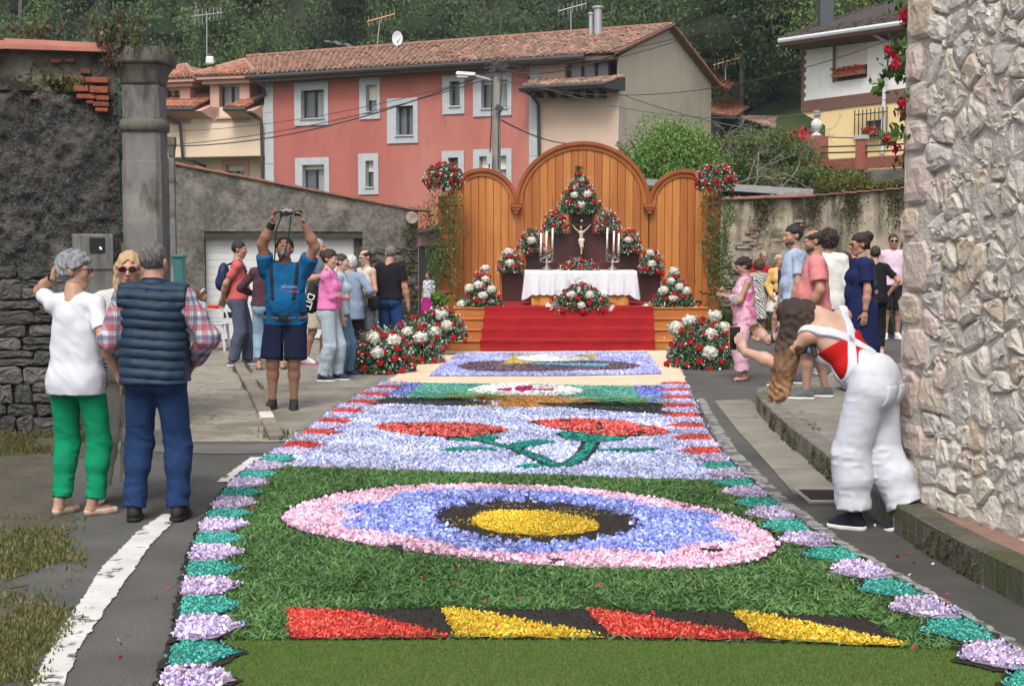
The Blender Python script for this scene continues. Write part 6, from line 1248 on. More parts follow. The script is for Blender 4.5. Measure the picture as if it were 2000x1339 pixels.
def surf(prims, res, k=.03, cuts=(), disp=None, minus=(), box=None):
 """smooth union of the shapes turned into one closed mesh (surface nets)"""
 lo = np.min([p.box()[0] for p in prims], 0) - res * 3 - k * .3; hi = np.max([p.box()[1] for p in prims], 0) + res * 3 + k * .3
 if box is not None: lo = np.maximum(lo, box[0]); hi = np.minimum(hi, box[1])
 n = np.ceil((hi - lo) / res).astype(int) + 1; ax = [lo[i] + np.arange(n[i]) * res for i in range(3)]; D = np.full(n, 1.0)
 def sub(p, pad):
  a, b = p.box(); i0 = np.clip(np.floor((a - pad - lo) / res).astype(int), 0, n); i1 = np.clip(np.ceil((b + pad - lo) / res).astype(int) + 1, 0, n)
  if (i1 <= i0).any(): return None
  sl = tuple(slice(i0[i], i1[i]) for i in range(3)); X = np.stack(np.meshgrid(ax[0][sl[0]], ax[1][sl[1]], ax[2][sl[2]], indexing='ij'), -1); return sl, X
 for p in prims:
  kk = p.k if p.k is not None else k; s = sub(p, kk + res * 2)
  if s is None: continue
  sl, X = s; d = p.f(X); o = D[sl]; h = np.clip(.5 + .5 * (o - d) / kk, 0, 1); D[sl] = o * (1 - h) + d * h - kk * h * (1 - h)
 for p in minus:
  kk = p.k or .01; s = sub(p, kk + res * 2)
  if s is None: continue
  sl, X = s; d = -p.f(X); o = D[sl]; h = np.clip(.5 - .5 * (o - d) / kk, 0, 1); D[sl] = o * (1 - h) + d * h + kk * h * (1 - h)
 X = None
 if disp is not None or cuts:
  X = np.stack(np.meshgrid(*ax, indexing='ij'), -1)
  if disp is not None:
   m = np.abs(D) < .08; D[m] = D[m] + disp(X[m])
  for c in cuts: D = np.maximum(D, c(X) if callable(c) else (X - np.array(c[0])) @ np.array(c[1]))
 s = D < 0; cs = np.zeros(n - 1, int)
 for i in (0, 1):
  for j in (0, 1):
   for q in (0, 1): cs += s[i:n[0] - 1 + i, j:n[1] - 1 + j, q:n[2] - 1 + q]
 act = (cs > 0) & (cs < 8); idx = -np.ones(n - 1, int); I = np.argwhere(act); idx[act] = np.arange(len(I)); acc = np.zeros((len(I), 3)); cnt = np.zeros(len(I))
 if len(I) == 0: return np.zeros((0, 3)), np.zeros((0, 4), int)
 cor = [(i, j, q) for i in (0, 1) for j in (0, 1) for q in (0, 1)]
 for a in cor:
  for b in cor:
   if sum(abs(x - y) for x, y in zip(a, b)) == 1 and a < b:
    da = D[I[:, 0] + a[0], I[:, 1] + a[1], I[:, 2] + a[2]]; db = D[I[:, 0] + b[0], I[:, 1] + b[1], I[:, 2] + b[2]]; m = (da < 0) != (db < 0); t = np.where(m, da / np.where(m, da - db, 1), 0)
    acc += np.where(m[:, None], np.array(a) + t[:, None] * (np.array(b) - np.array(a)), 0); cnt += m
 V = lo + (I + acc / cnt[:, None]) * res; F = []
 for d in range(3):
  sl0 = [slice(0, -1)] * 3; sl1 = [slice(0, -1)] * 3; e = [slice(1, n[q] - 1) for q in range(3)]; e[d] = slice(0, n[d] - 1); e2 = list(e); e2[d] = slice(1, n[d]); A, B = s[tuple(e)], s[tuple(e2)]; ch = np.argwhere(A != B)
  if len(ch) == 0: continue
  base = ch + np.array([0 if q == d else 1 for q in range(3)]); u, w = [(1, 2), (2, 0), (0, 1)][d]; o = []
  for du, dw in ((-1, -1), (0, -1), (0, 0), (-1, 0)):
   b = base.copy(); b[:, u] += du; b[:, w] += dw; o.append(idx[b[:, 0], b[:, 1], b[:, 2]])
  q = np.stack(o, -1); fl = A[tuple(ch.T)]; q[~fl] = q[~fl][:, ::-1]; F.append(q)
 F = np.concatenate(F); F = F[(F >= 0).all(1)]; return V, F
# ------------------------------------------------------------ flowers
def flower_mesh(kind):
 rs = np.random.RandomState({'carnation': 1, 'hydrangea': 2, 'bud': 3, 'lily': 4}[kind]); V = []; F = []; Cc = []
 def quad(p, n, s, c, cup=.25):
  n = n / np.linalg.norm(n); t = np.cross(n, [.3, .5, .81]); t /= np.linalg.norm(t); a = rs.rand() * 6.28; b = np.cross(n, t); u = t * math.cos(a) + b * math.sin(a); w = np.cross(n, u); i = len(V)
  V.extend([p - u * s, p - w * s + n * s * cup, p + u * s + n * s * cup * .6, p + w * s + n * s * cup]); F.append((i, i + 1, i + 2, i + 3)); Cc.extend([c] * 4)
 if kind == 'carnation':
  for k in range(34):
   d = rs.randn(3); d[2] = abs(d[2]) * .9; d /= np.linalg.norm(d); r = rs.uniform(.35, 1); quad(d * r * np.array([1, 1, .7]), d + rs.randn(3) * .55, .42, np.array([.60, .008, .012]) * rs.uniform(.45, 1.25))
 if kind == 'hydrangea':
  for k in range(170):
   d = rs.randn(3); d /= np.linalg.norm(d); quad(d * np.array([1, 1, .85]) * rs.uniform(.82, 1.05), d + rs.randn(3) * .35, .21, np.array([.70, .70, .62]) * rs.uniform(.78, 1.08), .15)
 if kind == 'bud':
  for k in range(10): d = rs.randn(3); d /= np.linalg.norm(d); quad(d * .6, d, .6, np.array([.72, .72, .66]))
 if kind == 'lily':
  for q in range(3):
   o = rs.randn(3) * .6
   for k in range(6): a = k * 1.047; d = np.array([math.cos(a), math.sin(a), .35]); i = len(V); w = np.array([-math.sin(a), math.cos(a), 0]) * .22; V.extend([o, o + d * .5 + w, o + d, o + d * .5 - w]); F.append((i, i + 1, i + 2, i + 3)); Cc.extend([np.array([.78, .78, .76])] * 4)
 if kind == 'hydrangea':
  i0 = len(V); n_ = 8
  for a in range(1, 6):
   for b in range(n_): V.append(np.array([math.sin(a * .5236) * math.cos(b * .7854), math.sin(a * .5236) * math.sin(b * .7854), math.cos(a * .5236)]) * .86); Cc.append(np.array([.62, .62, .52]))
  F += [(i0 + a * n_ + b, i0 + a * n_ + (b + 1) % n_, i0 + (a + 1) * n_ + (b + 1) % n_, i0 + (a + 1) * n_ + b) for a in range(4) for b in range(n_)]
 me = mesh_np(kind, np.array(V), np.array(F), PETAL, cols=np.array(Cc))
 if kind == 'hydrangea':
  pass
 return me
FM = {k: flower_mesh(k) for k in ('carnation', 'hydrangea', 'bud', 'lily')}
EUC = [(.16, .22, .18), (.12, .18, .14), (.22, .28, .24), (.04, .08, .03), (.03, .06, .022), (.07, .13, .04), (.05, .10, .035), (.12, .19, .05)]
def arrangement(label, c, r, ncar, hyd, nleaf, Y=None, lily=0, nbud=10, base=None, group=None, seed=0, rc=.044, rh=.082, flat=0, green=EUC, back=.0, dome=True, filler=260, name='flower_arrangement'):
 """c centre, r half-sizes; hyd: list of photo points of the big white heads (at the front surface) or a count"""
 rs = np.random.RandomState(seed + 100); c = np.array(c, float); r = np.array(r, float)
 c0z = c[2] if dome else c[2] - r[2]; HT = r[2] if dome else 2 * r[2]; root = thing(name, (c[0], c[1], c0z), label, 'flower arrangement', group)
 def dirs(n, front=.75, lowz=-.35):
  out = []; tries = 0; mind = 1.7 / math.sqrt(max(n, 1))
  while len(out) < n:
   d = rs.randn(3); d[1] = -abs(d[1]) if rs.rand() < front else d[1]; d /= np.linalg.norm(d); tries += 1
   if dome: d[2] = abs(d[2])
   if d[2] < (-.5 if not dome else 0): continue
   if tries % 400 == 0: mind *= .85
   if all(np.linalg.norm(d - q) > mind for q in out): out.append(d)
  return out
 shp = (lambda d: c + d * r * (1 if not flat else (1 - flat * max(0, d[2]) * abs(d[0])) if True else 1))
 n = int(nleaf * 1.25); d = rs.randn(n, 3); d[:, 1] = np.where(rs.rand(n) < .7, -np.abs(d[:, 1]), d[:, 1]); d /= np.linalg.norm(d, axis=1)[:, None]; d[:, 2] = np.abs(d[:, 2]) if dome else np.where(d[:, 2] < -.6, -d[:, 2], d[:, 2]); q = rs.uniform(.45, 1.08, n)
 P = c + d * r * q[:, None]
 if flat: P[:, 0] = c[0] + (P[:, 0] - c[0]) * (1 - flat * np.clip((P[:, 2] - c0z) / HT, 0, 1))
 P[:, 2] = np.maximum(P[:, 2], c0z + .012) if dome else P[:, 2]
 cloud('foliage', P, rs.uniform(.018, .036, len(P)), green, LEAF, root, .5, rs=rs, jit=.3)
 def sq(p):
  if flat: p = p.copy(); p[0] = c[0] + (p[0] - c[0]) * (1 - flat * np.clip((p[2] - c0z) / HT, 0, 1))
  return p
 mm = [sq(c + dd * r * rs.uniform(.98, 1.12) + rs.randn(3) * .008) for dd in dirs(filler // 9, .85) for _ in range(1)]
 W = np.concatenate([p + rs.randn(11, 3) * .03 for p in mm]); cloud('filler_blossoms', W, .0105, [(.66, .68, .64), (.55, .58, .54), (.72, .72, .70)], PETAL, root, .8, rs=rs)
 for dd in dirs(ncar, .86):
  p = sq(c + dd * r * rs.uniform(1.0, 1.1)); e = Vector(dd).to_track_quat('Z', 'Y').to_euler(); inst('carnation', FM['carnation'], root, p, e, rc * rs.uniform(.85, 1.15))
 if isinstance(hyd, int): hp = [sq(c + dd * r * 1.02) for dd in dirs(hyd, 1.0, -.1)]
 else:
  hp = []
  for (u, v) in hyd:
   p = at(u, v, c[1]); x = (p[0] - c[0]) / r[0]; z = (p[2] - c[2]) / r[2]; hp.append(np.array([p[0], c[1] - r[1] * math.sqrt(max(.0, 1 - min(1, x * x + z * z))) * .95, p[2]]))
   hp[-1] = at(u, v, hp[-1][1])
 for p in hp: inst('white_bloom', FM['hydrangea'], root, p, (rs.uniform(-.5, .5), 0, rs.rand() * 6), rh * rs.uniform(.88, 1.12))
 for dd in dirs(nbud, .9): inst('white_bud', FM['bud'], root, sq(c + dd * r * 1.1), (0, 0, rs.rand() * 6), rs.uniform(.016, .024))
 if lily:
  for (u, v) in lily: inst('lily', FM['lily'], root, at(u, v, c[1] - r[1] * .8), (1.2, 0, rs.rand() * 6), .052)
 return root
AGn = 'red and white flower arrangements around the altar'
ctr = lambda u, v, Y: at(u, v, Y)
def arr(label, u0, u1, v0, v1, Y, dy, ncar, hyd, nleaf, **k):
 a, b = at(u0, v1, Y), at(u1, v0, Y); c = (a + b) / 2; ball = 'ball' in label; rz = (b[2] - a[2]) / 2 * .93
 if not ball: c[2] = max(a[2], .0 if Y < 22.2 else a[2]); rz = (b[2] - c[2]) * .95
 return arrangement(label, c, ((b[0] - a[0]) / 2 * .97, dy, rz), ncar, hyd, nleaf, group=AGn, dome=not ball, **k)
arr('round flower ball on top of the left wooden column', 829, 906, 318, 386, YB - .65, .33, 26, 0, 2600, seed=1, nbud=22)
arr('round flower ball on top of the right wooden column', 1357, 1436, 320, 390, YB - .65, .33, 26, 0, 2600, seed=2, nbud=22)
arr('tall flower pyramid crowning the top of the stepped screen', 1084, 1182, 338, 418, YS - .1, .22, 22, [(1122, 381), (1147, 379), (1135, 399)], 3200, seed=3, lily=[(1112, 352), (1138, 350), (1155, 362), (1100, 385), (1125, 365)], flat=.55, nbud=12)
arr('small red and white posy left of the crucifix', 1059, 1106, 412, 454, YS - .12, .15, 13, 0, 1100, seed=4, nbud=16)
arr('small red and white posy right of the crucifix', 1163, 1212, 412, 454, YS - .12, .15, 13, 0, 1100, seed=5, nbud=16)
arr('posy with one white bloom on the second left ledge', 1014, 1062, 444, 492, YS - .12, .16, 10, [(1038, 469)], 1100, seed=6, rh=.08)
arr('posy with one white bloom on the second right ledge', 1206, 1253, 446, 494, YS - .12, .16, 10, [(1228, 469)], 1100, seed=7, rh=.08)
arr('posy with two white blooms on the lowest left ledge', 972, 1022, 486, 532, YS - .14, .17, 10, [(994, 492), (996, 513)], 1100, seed=8, rh=.08)
arr('posy with two white blooms on the lowest right ledge', 1248, 1297, 488, 534, YS - .14, .17, 10, [(1270, 494), (1273, 515)], 1100, seed=9, rh=.08)
arr('large flower pyramid on the stage left of the altar table', 892, 990, 528, 608, AY + 1.3, .3, 26, [(948, 524), (948, 545), (935, 556), (917, 562), (960, 565), (943, 577), (901, 594)], 3400, seed=10, flat=.62, nbud=12)
arr('large flower pyramid on the stage right of the altar table', 1262, 1368, 530, 610, AY + 1.3, .3, 26, [(1316, 530), (1311, 549), (1327, 560), (1296, 567), (1340, 568), (1315, 582), (1262, 602), (1358, 605)], 3400, seed=11, flat=.62, nbud=12)
arr('low wide flower arrangement in front of the altar table', 1060, 1210, 552, 608, AY + 1.12, .26, 24, [(1116, 576), (1152, 576), (1135, 596)], 3400, seed=12, flat=.5, lily=[(1110, 553), (1128, 545), (1150, 556), (1090, 570), (1180, 572), (1072, 598), (1195, 602), (1130, 566)], nbud=12)
arr('small flower mound on the white altar cloth', 1096, 1168, 506, 530, YT + .22, .12, 9, 0, 1000, seed=13, nbud=8)
arr('big flower bank on the ground left of the steps, nearest the camera', 681, 810, 642, 735, 18.55, .4, 34, [(731, 661), (737, 689), (768, 665)], 5200, seed=14, rc=.042, rh=.10, nbud=18, filler=420)
arr('middle flower bank on the ground left of the steps', 745, 866, 624, 712, 20.0, .4, 26, [(795, 648), (821, 659), (847, 649)], 3600, seed=15, rh=.10, nbud=12)
arr('rear flower bank against the left end of the wooden steps', 808, 912, 600, 664, 21.5, .35, 20, [(861, 614), (872, 636), (829, 640)], 3200, seed=16, rh=.10, nbud=14)
arr('big flower bank on the ground right of the red carpet', 1302, 1437, 622, 725, 19.3, .42, 46, [(1347, 626), (1320, 640), (1388, 652), (1386, 688), (1395, 616), (1412, 640)], 6500, seed=17, rh=.105, nbud=18, filler=460)
# hanging ivy on the columns
for u, sg, lb in ((873, -1, 'left'), (1389, 1, 'right')):
 iv = thing('ivy_garland', tuple(at(u, 390, YB - .85)), 'trailing green ivy hanging down the %s wooden column' % lb, 'plant'); m = MB(); P = []
 for k in range(15):
  x = at(u + random.uniform(-26, 34) * (1 if sg < 0 else .9) + (-8 if sg < 0 else 6), 390, YB - .8)[0]; y = YB - .8 - random.random() * .15; z = at(u, 385, YB)[2]; Ln = random.uniform(1.0, 2.4); pts = []
  for q in range(12): pts.append((x + .07 * math.sin(q * .9 + k) + random.uniform(-.02, .02), y, z - Ln * q / 11))
  m.tube(pts, .004, 4)
  for q in pts[:]:
   for _ in range(9): P.append((q[0] + random.gauss(0, .05), q[1] + random.gauss(0, .04), q[2] + random.gauss(0, .06)))
 for _ in range(420): P.append((at(u + (-22 if sg < 0 else 14) + random.gauss(0, 9), 400, YB - .8)[0], YB - .85 + random.gauss(0, .06), at(u, random.gauss(510, 30), YB)[2]))
 m.build('stem', mat('ivy_stem', (.08, .09, .03)), iv); cloud('foliage', P, .023, [(.07, .13, .03), (.10, .18, .05), (.05, .09, .02), (.15, .22, .08)], LEAF, iv, .6, jit=.3)
fp = thing('leafy_frond', tuple(at(1130, 350, YS - .1)), 'dark green upright leafy frond on top of the crowning flowers', 'plant'); cloud('foliage', [tuple(at(1130 + random.gauss(0, 4), random.uniform(326, 352), YS - .1)) for _ in range(60)], .045, [(.03, .07, .02), (.05, .10, .03)], LEAF, fp, .4)
bs_ = bush('potted_shrub', 'small green shrub at the foot of the left wooden column', tuple(at(858, 590, 22.2)), (.16, .16, .16), 1500, .03, BG, .5, 60, lobes=4)
# ------------------------------------------------------------ crucifix
YK = YS - .16; cr = thing('crucifix', tuple(at(1136, 520, YK)), 'wooden crucifix with pale carved figure in front of the dark screen', 'crucifix'); DW = mat('cross_wood', (.045, .028, .02), rough=.5); kz = lambda v: at(1136, v, YK)[2]; kx = lambda u: at(u, 480, YK)[0]
MB().box((kx(1135.5), YK + .02, (kz(424) + kz(520)) / 2), (.045, .03, kz(424) - kz(520))).build('upright', DW, cr, bevel=.004); MB().box((kx(1135.5), YK + .02, kz(440)), (kx(1162) - kx(1109), .034, .035)).build('crossbar', DW, cr, bevel=.004)
sp = MB().box((kx(1135.5), YK - .005, kz(431)), (.05, .008, .03)).build('title_plate', mat('ivory', (.7, .68, .62)), cr)
IV = mat('carved_flesh', (.52, .41, .31), (.46, .35, .26), sc=30, rough=.55); hx, hz = kx(1135), kz(446); q = lambda u, v, y=0.: (kx(u), YK - .03 + y, kz(v))
V, F = surf([C(q(1135, 455), q(1135, 467), .038, .033), C(q(1130.5, 453), q(1139.5, 453), .022, .022), C(q(1135, 450), q(1135, 446), .014, .014), E(q(1134.5, 444.5, -.02), (.022, .026, .03)), C(q(1131, 453), q(1124, 447), .016, .012), C(q(1124, 447), q(1117.5, 439.5), .012, .008), C(q(1139, 453), q(1146, 447), .016, .012), C(q(1146, 447), q(1153.5, 438.5), .012, .008),
             C(q(1134.5, 471), q(1134, 482, -.03), .028, .019), C(q(1137, 471), q(1137.5, 481, -.03), .026, .019), C(q(1134, 482, -.03), q(1135, 492), .018, .012), C(q(1137.5, 481, -.03), q(1136, 492), .018, .012), C(q(1135.5, 492), q(1135, 496, -.02), .014, .01)], .006, .012)
put('figure', V, F, IV, cr, True)
V, F = surf([C(q(1133, 469), q(1138, 469), .036, .034), C(q(1135, 468), q(1136, 476), .036, .03), C(q(1131, 470), q(1131, 477), .014, .008)], .006, .012, disp=lambda X: .003 * np.sin(X[:, 0] * 160)); put('loincloth', V, F, mat('ivory_cloth', (.68, .66, .60), rough=.7), cr, True)
V, F = surf([E(q(1134.5, 443, -.008), (.027, .027, .030)), C(q(1132, 445), q(1131, 451), .012, .008)], .006, .01); put('hair', V, F, mat('carved_hair', (.08, .05, .025)), cr, True)
# ------------------------------------------------------------ people
def skinmat(k):
 c = {'fair': (.50, .315, .235), 'mid': (.40, .235, .165), 'tan': (.33, .175, .115), 'red': (.44, .245, .18)}[k]
 m = mat('skin_' + k, c, tuple(x * .86 for x in c), (c[0] * 1.02, c[1] * .78, c[2] * .72), sc=9, rough=.5, spec=.35, bump=.1, bs=90, bd=.003)
 P = m.node_tree.nodes['Principled BSDF']; P.inputs['Subsurface Weight'].default_value = .12; P.inputs['Subsurface Radius'].default_value = (.02, .008, .004); P.inputs['Subsurface Scale'].default_value = .4; return m
def hairmat(n, c, c2=None): return mat('hair_' + n, c, c2 or tuple(x * .45 for x in c), sc=30, st=(3, 3, .35), rough=.55, spec=.4, bump=.8, bs=60, bd=.01, contrast=(.35, .65))
def wrinkle(m, sc=7., dist=.022, st=(1, 1, .55)):
 if m.get('wr'): return m
 m['wr'] = 1; nt = m.node_tree; N = nt.nodes; L = nt.links; P = N['Principled BSDF']; b0 = P.inputs['Normal'].links[0].from_node if P.inputs['Normal'].is_linked else None
 tc = N.new('ShaderNodeTexCoord'); mp = N.new('ShaderNodeMapping'); mp.inputs['Scale'].default_value = st; mp.inputs['Rotation'].default_value = (.3, .5, .2); L.new(tc.outputs['Object'], mp.inputs[0])
 n = N.new('ShaderNodeTexNoise'); n.noise_type = 'RIDGED_MULTIFRACTAL'; n.inputs['Scale'].default_value = sc; n.inputs['Detail'].default_value = 2.5; n.inputs['Roughness'].default_value = .45; n.inputs['Distortion'].default_value = .6; L.new(mp.outputs[0], n.inputs['Vector'])
 b = N.new('ShaderNodeBump'); b.inputs['Strength'].default_value = .55; b.inputs['Distance'].default_value = dist; L.new(n.outputs['Fac'], b.inputs['Height'])
 if b0: L.new(b0.outputs[0], b.inputs['Normal'])
 L.new(b.outputs[0], P.inputs['Normal']); return m
def cloth(n, c, c2=None, **k):
 d = dict(sc=6, rough=.92, bump=.3, bs=60, bd=.005, spec=.12); d.update(k); return wrinkle(mat('cloth_' + n, c, c2 or tuple(x * .88 for x in c), **d))
def denim(n, c): return wrinkle(mat('denim_' + n, c, tuple(x * .72 for x in c), tuple(min(1, x * 1.25) for x in c), sc=5, st=(1, 1, .5), rough=.9, bump=.35, bs=70, bd=.006, spec=.1, contrast=(.3, .7)), 6, .03)
DARKM = mat('dark_fabric', (.012, .012, .014), rough=.8, bump=.2, bs=60, bd=.004); WHITEP = mat('eye_white', (.6, .58, .55), rough=.3); PUP = mat('iris_dark', (.02, .014, .01), rough=.2)
def ik(a, b, l1, l2, hint):
 a, b = np.array(a, float), np.array(b, float); d = b - a; L = np.linalg.norm(d);
 if L > (l1 + l2) * .995: b = a + d / L * (l1 + l2) * .995; d = b - a; L = np.linalg.norm(d)
 u = d / L; x = (l1 * l1 - l2 * l2 + L * L) / (2 * L); h = math.sqrt(max(1e-6, l1 * l1 - x * x)); hint = np.array(hint, float); hint = hint - u * (hint @ u); hint /= np.linalg.norm(hint) + 1e-9; return a + u * x + hint * h, b
def unit(v): v = np.array(v, float); return v / (np.linalg.norm(v) + 1e-9)
def folds(amp, seed=0, kz=34, kx=10, z0=None, hem=None):
 def f(X):
  a = np.sin(kz * X[..., 2] + 5 * np.sin(kx * X[..., 0] + seed) + 3.5 * np.sin(kx * .8 * X[..., 1] + seed * 2)) ; b = np.sin(26 * X[..., 0] + 22 * X[..., 1] + 2.5 * np.sin(5 * X[..., 2] + seed)); c = vnoise(X, 7, seed)
  n1 = vnoise(X + np.stack([X[..., 2] * .7, X[..., 2] * .4, X[..., 0] * .5], -1), 12, seed); n2 = vnoise(X * np.array([1.3, 1.3, .55]), 19, seed + 4); return -amp * (.12 * a + (.6 - 1.9 * np.abs(n1)) * .55 + .45 * n2)
 return f
def hand_prims(w, d, n, curl, thumb, spread=.0, size=1.):
 d, n = unit(d), unit(n); n = unit(n - d * (n @ d)); s = np.cross(d, n) * thumb; P = []; w = np.array(w)
 M = np.stack([s, n, d], 1); P.append(E(w + d * .048 * size, np.array([.040, .016, .052]) * size, M)); P.append(C(w - d * .02, w + d * .03, .026 * size, .030 * size))
 for i, L in enumerate((.070, .080, .074, .058)):
  b = w + d * .088 * size + s * (.030 - i * .020) * size; dd = unit(d + s * (1.5 - i) * spread); a = 0
  for q, f in enumerate((.45, .32, .25)):
   a += curl * (.75, 1., .7)[q]; e = dd * math.cos(a) + n * math.sin(a); nb = b + e * L * f * size; P.append(C(b, nb, (.0092 - .0007 * q) * size, (.0085 - .0007 * q) * size, k=.005)); b = nb
 b = w + d * .028 * size + s * .030 * size; e = unit(d * .62 + s * .62 + n * (.35 + .3 * curl)); nb = b + e * .038 * size; P.append(C(b, nb, .0125 * size, .0105 * size, k=.008)); e = unit(d * .85 + s * .15 + n * (.3 + .6 * curl)); P.append(C(nb, nb + e * .03 * size, .0102 * size, .0085 * size, k=.005)); return P
class Person: pass
def person(label, pos, face, H, skin='mid', sex='m', fat=0., hair=None, head=(0, 0), headpos=None, lean=0, side=0, twist=0, hands=None, elbows=None, hd=None, hn=None, curl=(.35, .35), feet=None, knees=None, footyaw=(8, -8), lift=(0, 0),
           top=None, bottom=None, shoes=None, res=None, glasses=None, group=None, beard=None, brows=(.05, .035, .025), belt=None, extra=(), female_bust=.9, scale_head=1.0, mouth=(.36, .13, .11), lw=1.0, sw=None):
 Q = Person(); s = H / 1.75; pos = np.array(pos, float); rz = R(face + 180); Y = pos[1]
 rb, rh, rhd = (.0080, .0050, .0050) if Y < 11 else ((.012, .0075, .009) if Y < 16 else (.013, .0095, .0105));
 if Y > 22: rb, rh, rhd = .017, .012, .013
 root = thing('person', tuple(pos), label, 'person', group, rz); Q.root = root; Q.s = s
 c_, s_ = math.cos(rz), math.sin(rz); Q.W = lambda p: pos + np.array([c_ * p[0] * s - s_ * p[1] * s, s_ * p[0] * s + c_ * p[1] * s, p[2] * s])
 Rl = rotm(rx=-R(lean), ry=R(side)) @ rotm(rz=R(twist)); pv = np.array([0, -.0, .93]); U = lambda p: pv + Rl @ (np.array(p, float) - pv); Q.U = U; Q.Rl = Rl
 f = sex == 'f'; sw = sw or (.155 if f else .178); hipw = 1.06 if f else 1.; cw = .88 if f else 1.; ft = fat
 SM = skinmat(skin)
 def torso(g=0., legs=True, lo=True):
  P = [E(U((0, 0, 1.29)), np.array([.160 * cw + .03 * ft, .105 + .02 * ft, .185]) + g, Rl), E(U((0, .005, 1.09)), np.array([(.128 if f else .145) + .04 * ft, .098 + .03 * ft, .16]) + g, Rl),
             C(U((-.05, -.01, 1.415)), U((-sw, 0, 1.405)), .062 + g, .054 + g), C(U((.05, -.01, 1.415)), U((sw, 0, 1.405)), .062 + g, .054 + g)]
  if ft > 0: P.append(E(U((0, .055 + .035 * ft, 1.08)), np.array([.13, .105, .15]) * (.75 + .4 * ft) + g, Rl))
  if f: P += [E(U((sx * .072, .080, 1.26)), np.array([.075, .068, .075]) * female_bust + g, Rl) for sx in (-1, 1)]
  if lo: P += [E((0, -.012, .93), np.array([.165 * hipw + .03 * ft, .115 + .02 * ft, .12]) + g), E((-.078, -.058, .895), np.array([.085, .080, .095]) * hipw + g * .8), E((.078, -.058, .895), np.array([.085, .080, .095]) * hipw + g * .8)]
  return P
 Q.torso = torso
 neckp = [C(U((0, -.015, 1.43)), U((0, -.005, 1.50)), .075, .056)]
 HC = np.array(headpos, float) if headpos is not None else U((0, .022, 1.625)); Rh = rotm(rz=R(-head[0]) if False else R(head[0])) @ rotm(rx=R(head[1])); Hh = lambda p: HC + Rh @ (np.array(p, float) * scale_head); Q.Hh = Hh; Q.Rh = Rh; Q.HC = HC
 neckp.append(C(U((0, -.005, 1.47)), Hh((0, -.02, -.06)), .056 - (.006 if f else 0), .054 - (.006 if f else 0)))
 sh = [U((-sw - .005, 0, 1.40)), U((sw + .005, 0, 1.40))]; hands = hands or [(-.27, .03, .80), (.27, .03, .80)]; elbows = elbows or [(-.5, -.6, 0), (.5, -.6, 0)]
 el = [None, None]; wr = [None, None]
 for i in (0, 1): el[i], wr[i] = ik(sh[i], hands[i], .285, .25, elbows[i])
 Q.el, Q.wr, Q.sh = el, wr, sh; ar = (.043, .037, .025) if f else (.049, .041, .029); ar = tuple(a * (1 + .22 * ft) for a in ar)
 arms = lambda g=0.: sum([[C(sh[i], el[i], ar[0] + g, ar[1] * .95 + g), C(el[i], el[i] + (wr[i] - el[i]) * .35, ar[1] * .95 + g, ar[1] + g), C(el[i] + (wr[i] - el[i]) * .35, wr[i], ar[1] + g, ar[2] + g)] for i in (0, 1)], [])
 feet = feet or [(-.10, 0), (.10, .02)]; hips = [np.array([-.088 * hipw, 0, .90]), np.array([.088 * hipw, 0, .90])]; knees = knees or [(-.1, 1, 0), (.1, 1, 0)]; kn = [0, 0]; an = [0, 0]
 for i in (0, 1): kn[i], an[i] = ik(hips[i], (feet[i][0], feet[i][1] - .02, .085 + lift[i]), .43, .40, knees[i])
 Q.kn, Q.an = kn, an; lr = np.array([.088, .058, .054, .034]) * (1 + .12 * ft) * (1.0 if not f else 1.0) * lw
 def legs(g=0., g2=None):
  g2 = g if g2 is None else g2; P = []
  for i in (0, 1):
   cm = kn[i] + (an[i] - kn[i]) * .3 + np.array([0, -.018, 0]); P += [C(hips[i], kn[i], lr[0] + g, lr[1] + (g + g2) / 2), C(kn[i], cm, lr[1] * .93 + (g + g2) / 2, lr[2] + g2), C(cm, an[i], lr[2] + g2, lr[3] + g2)]
  return P
 def addm(name, prims, m, res=None, par=None, **k):
  V, F = surf(prims, res or rb, **k)
  if len(V) == 0: return None
  me = mesh_np(name, V * s, F, m, True); return link(name, me, par or root)
 Q.add = addm
 # ---- body: one continuous skin mesh
 up_only = bottom and bottom.get('kind') in ('pants', 'dress', 'overalls')
 V, F = surf(torso(-.008) + neckp + arms() + legs(-.012 if (bottom and bottom['kind'] != 'shorts' and bottom['m'] is not None and bottom['kind'] == 'pants') else -.002), rb, .035)
 hp = [E(Hh((0, -.014, .032)), np.array([.074, .094, .088]) * scale_head, Rh), E(Hh((0, .02, -.028)), np.array([.060, .072, .082]) * scale_head, Rh), C(Hh((0, .055, -.088)), Hh((0, .06, -.092)), .024, .02, k=.03), C(Hh((-.04, .0, -.07)), Hh((-.014, .05, -.095)), .026, .02, k=.02), C(Hh((.04, .0, -.07)), Hh((.014, .05, -.095)), .026, .02, k=.02),
          C(Hh((0, .084, .012)), Hh((0, .108, -.026)), .0085, .0125, k=.010), E(Hh((-.013, .094, -.030)), (.008,) * 3, k=.006), E(Hh((.013, .094, -.030)), (.008,) * 3, k=.006), E(Hh((0, .074, .026)), (.050, .018, .012), Rh, k=.02), E(Hh((-.036, .06, -.02)), (.024, .022, .022), Rh, k=.02), E(Hh((.036, .06, -.02)), (.024, .022, .022), Rh, k=.02),
          E(Hh((0, .088, -.052)), (.022, .010, .006), Rh, k=.006), E(Hh((0, .086, -.063)), (.019, .010, .007), Rh, k=.006)]
 for sx in (-1, 1): hp += [E(Hh((sx * .076, -.012, -.004)), np.array([.010, .020, .030]) * scale_head, Rh, k=.008), E(Hh((sx * .083, -.018, .004)), np.array([.006, .016, .024]) * scale_head, Rh, k=.006)]
 mn = [E(Hh((sx * .031, .098, .006)), (.017, .014, .011), Rh, k=.012) for sx in (-1, 1)]
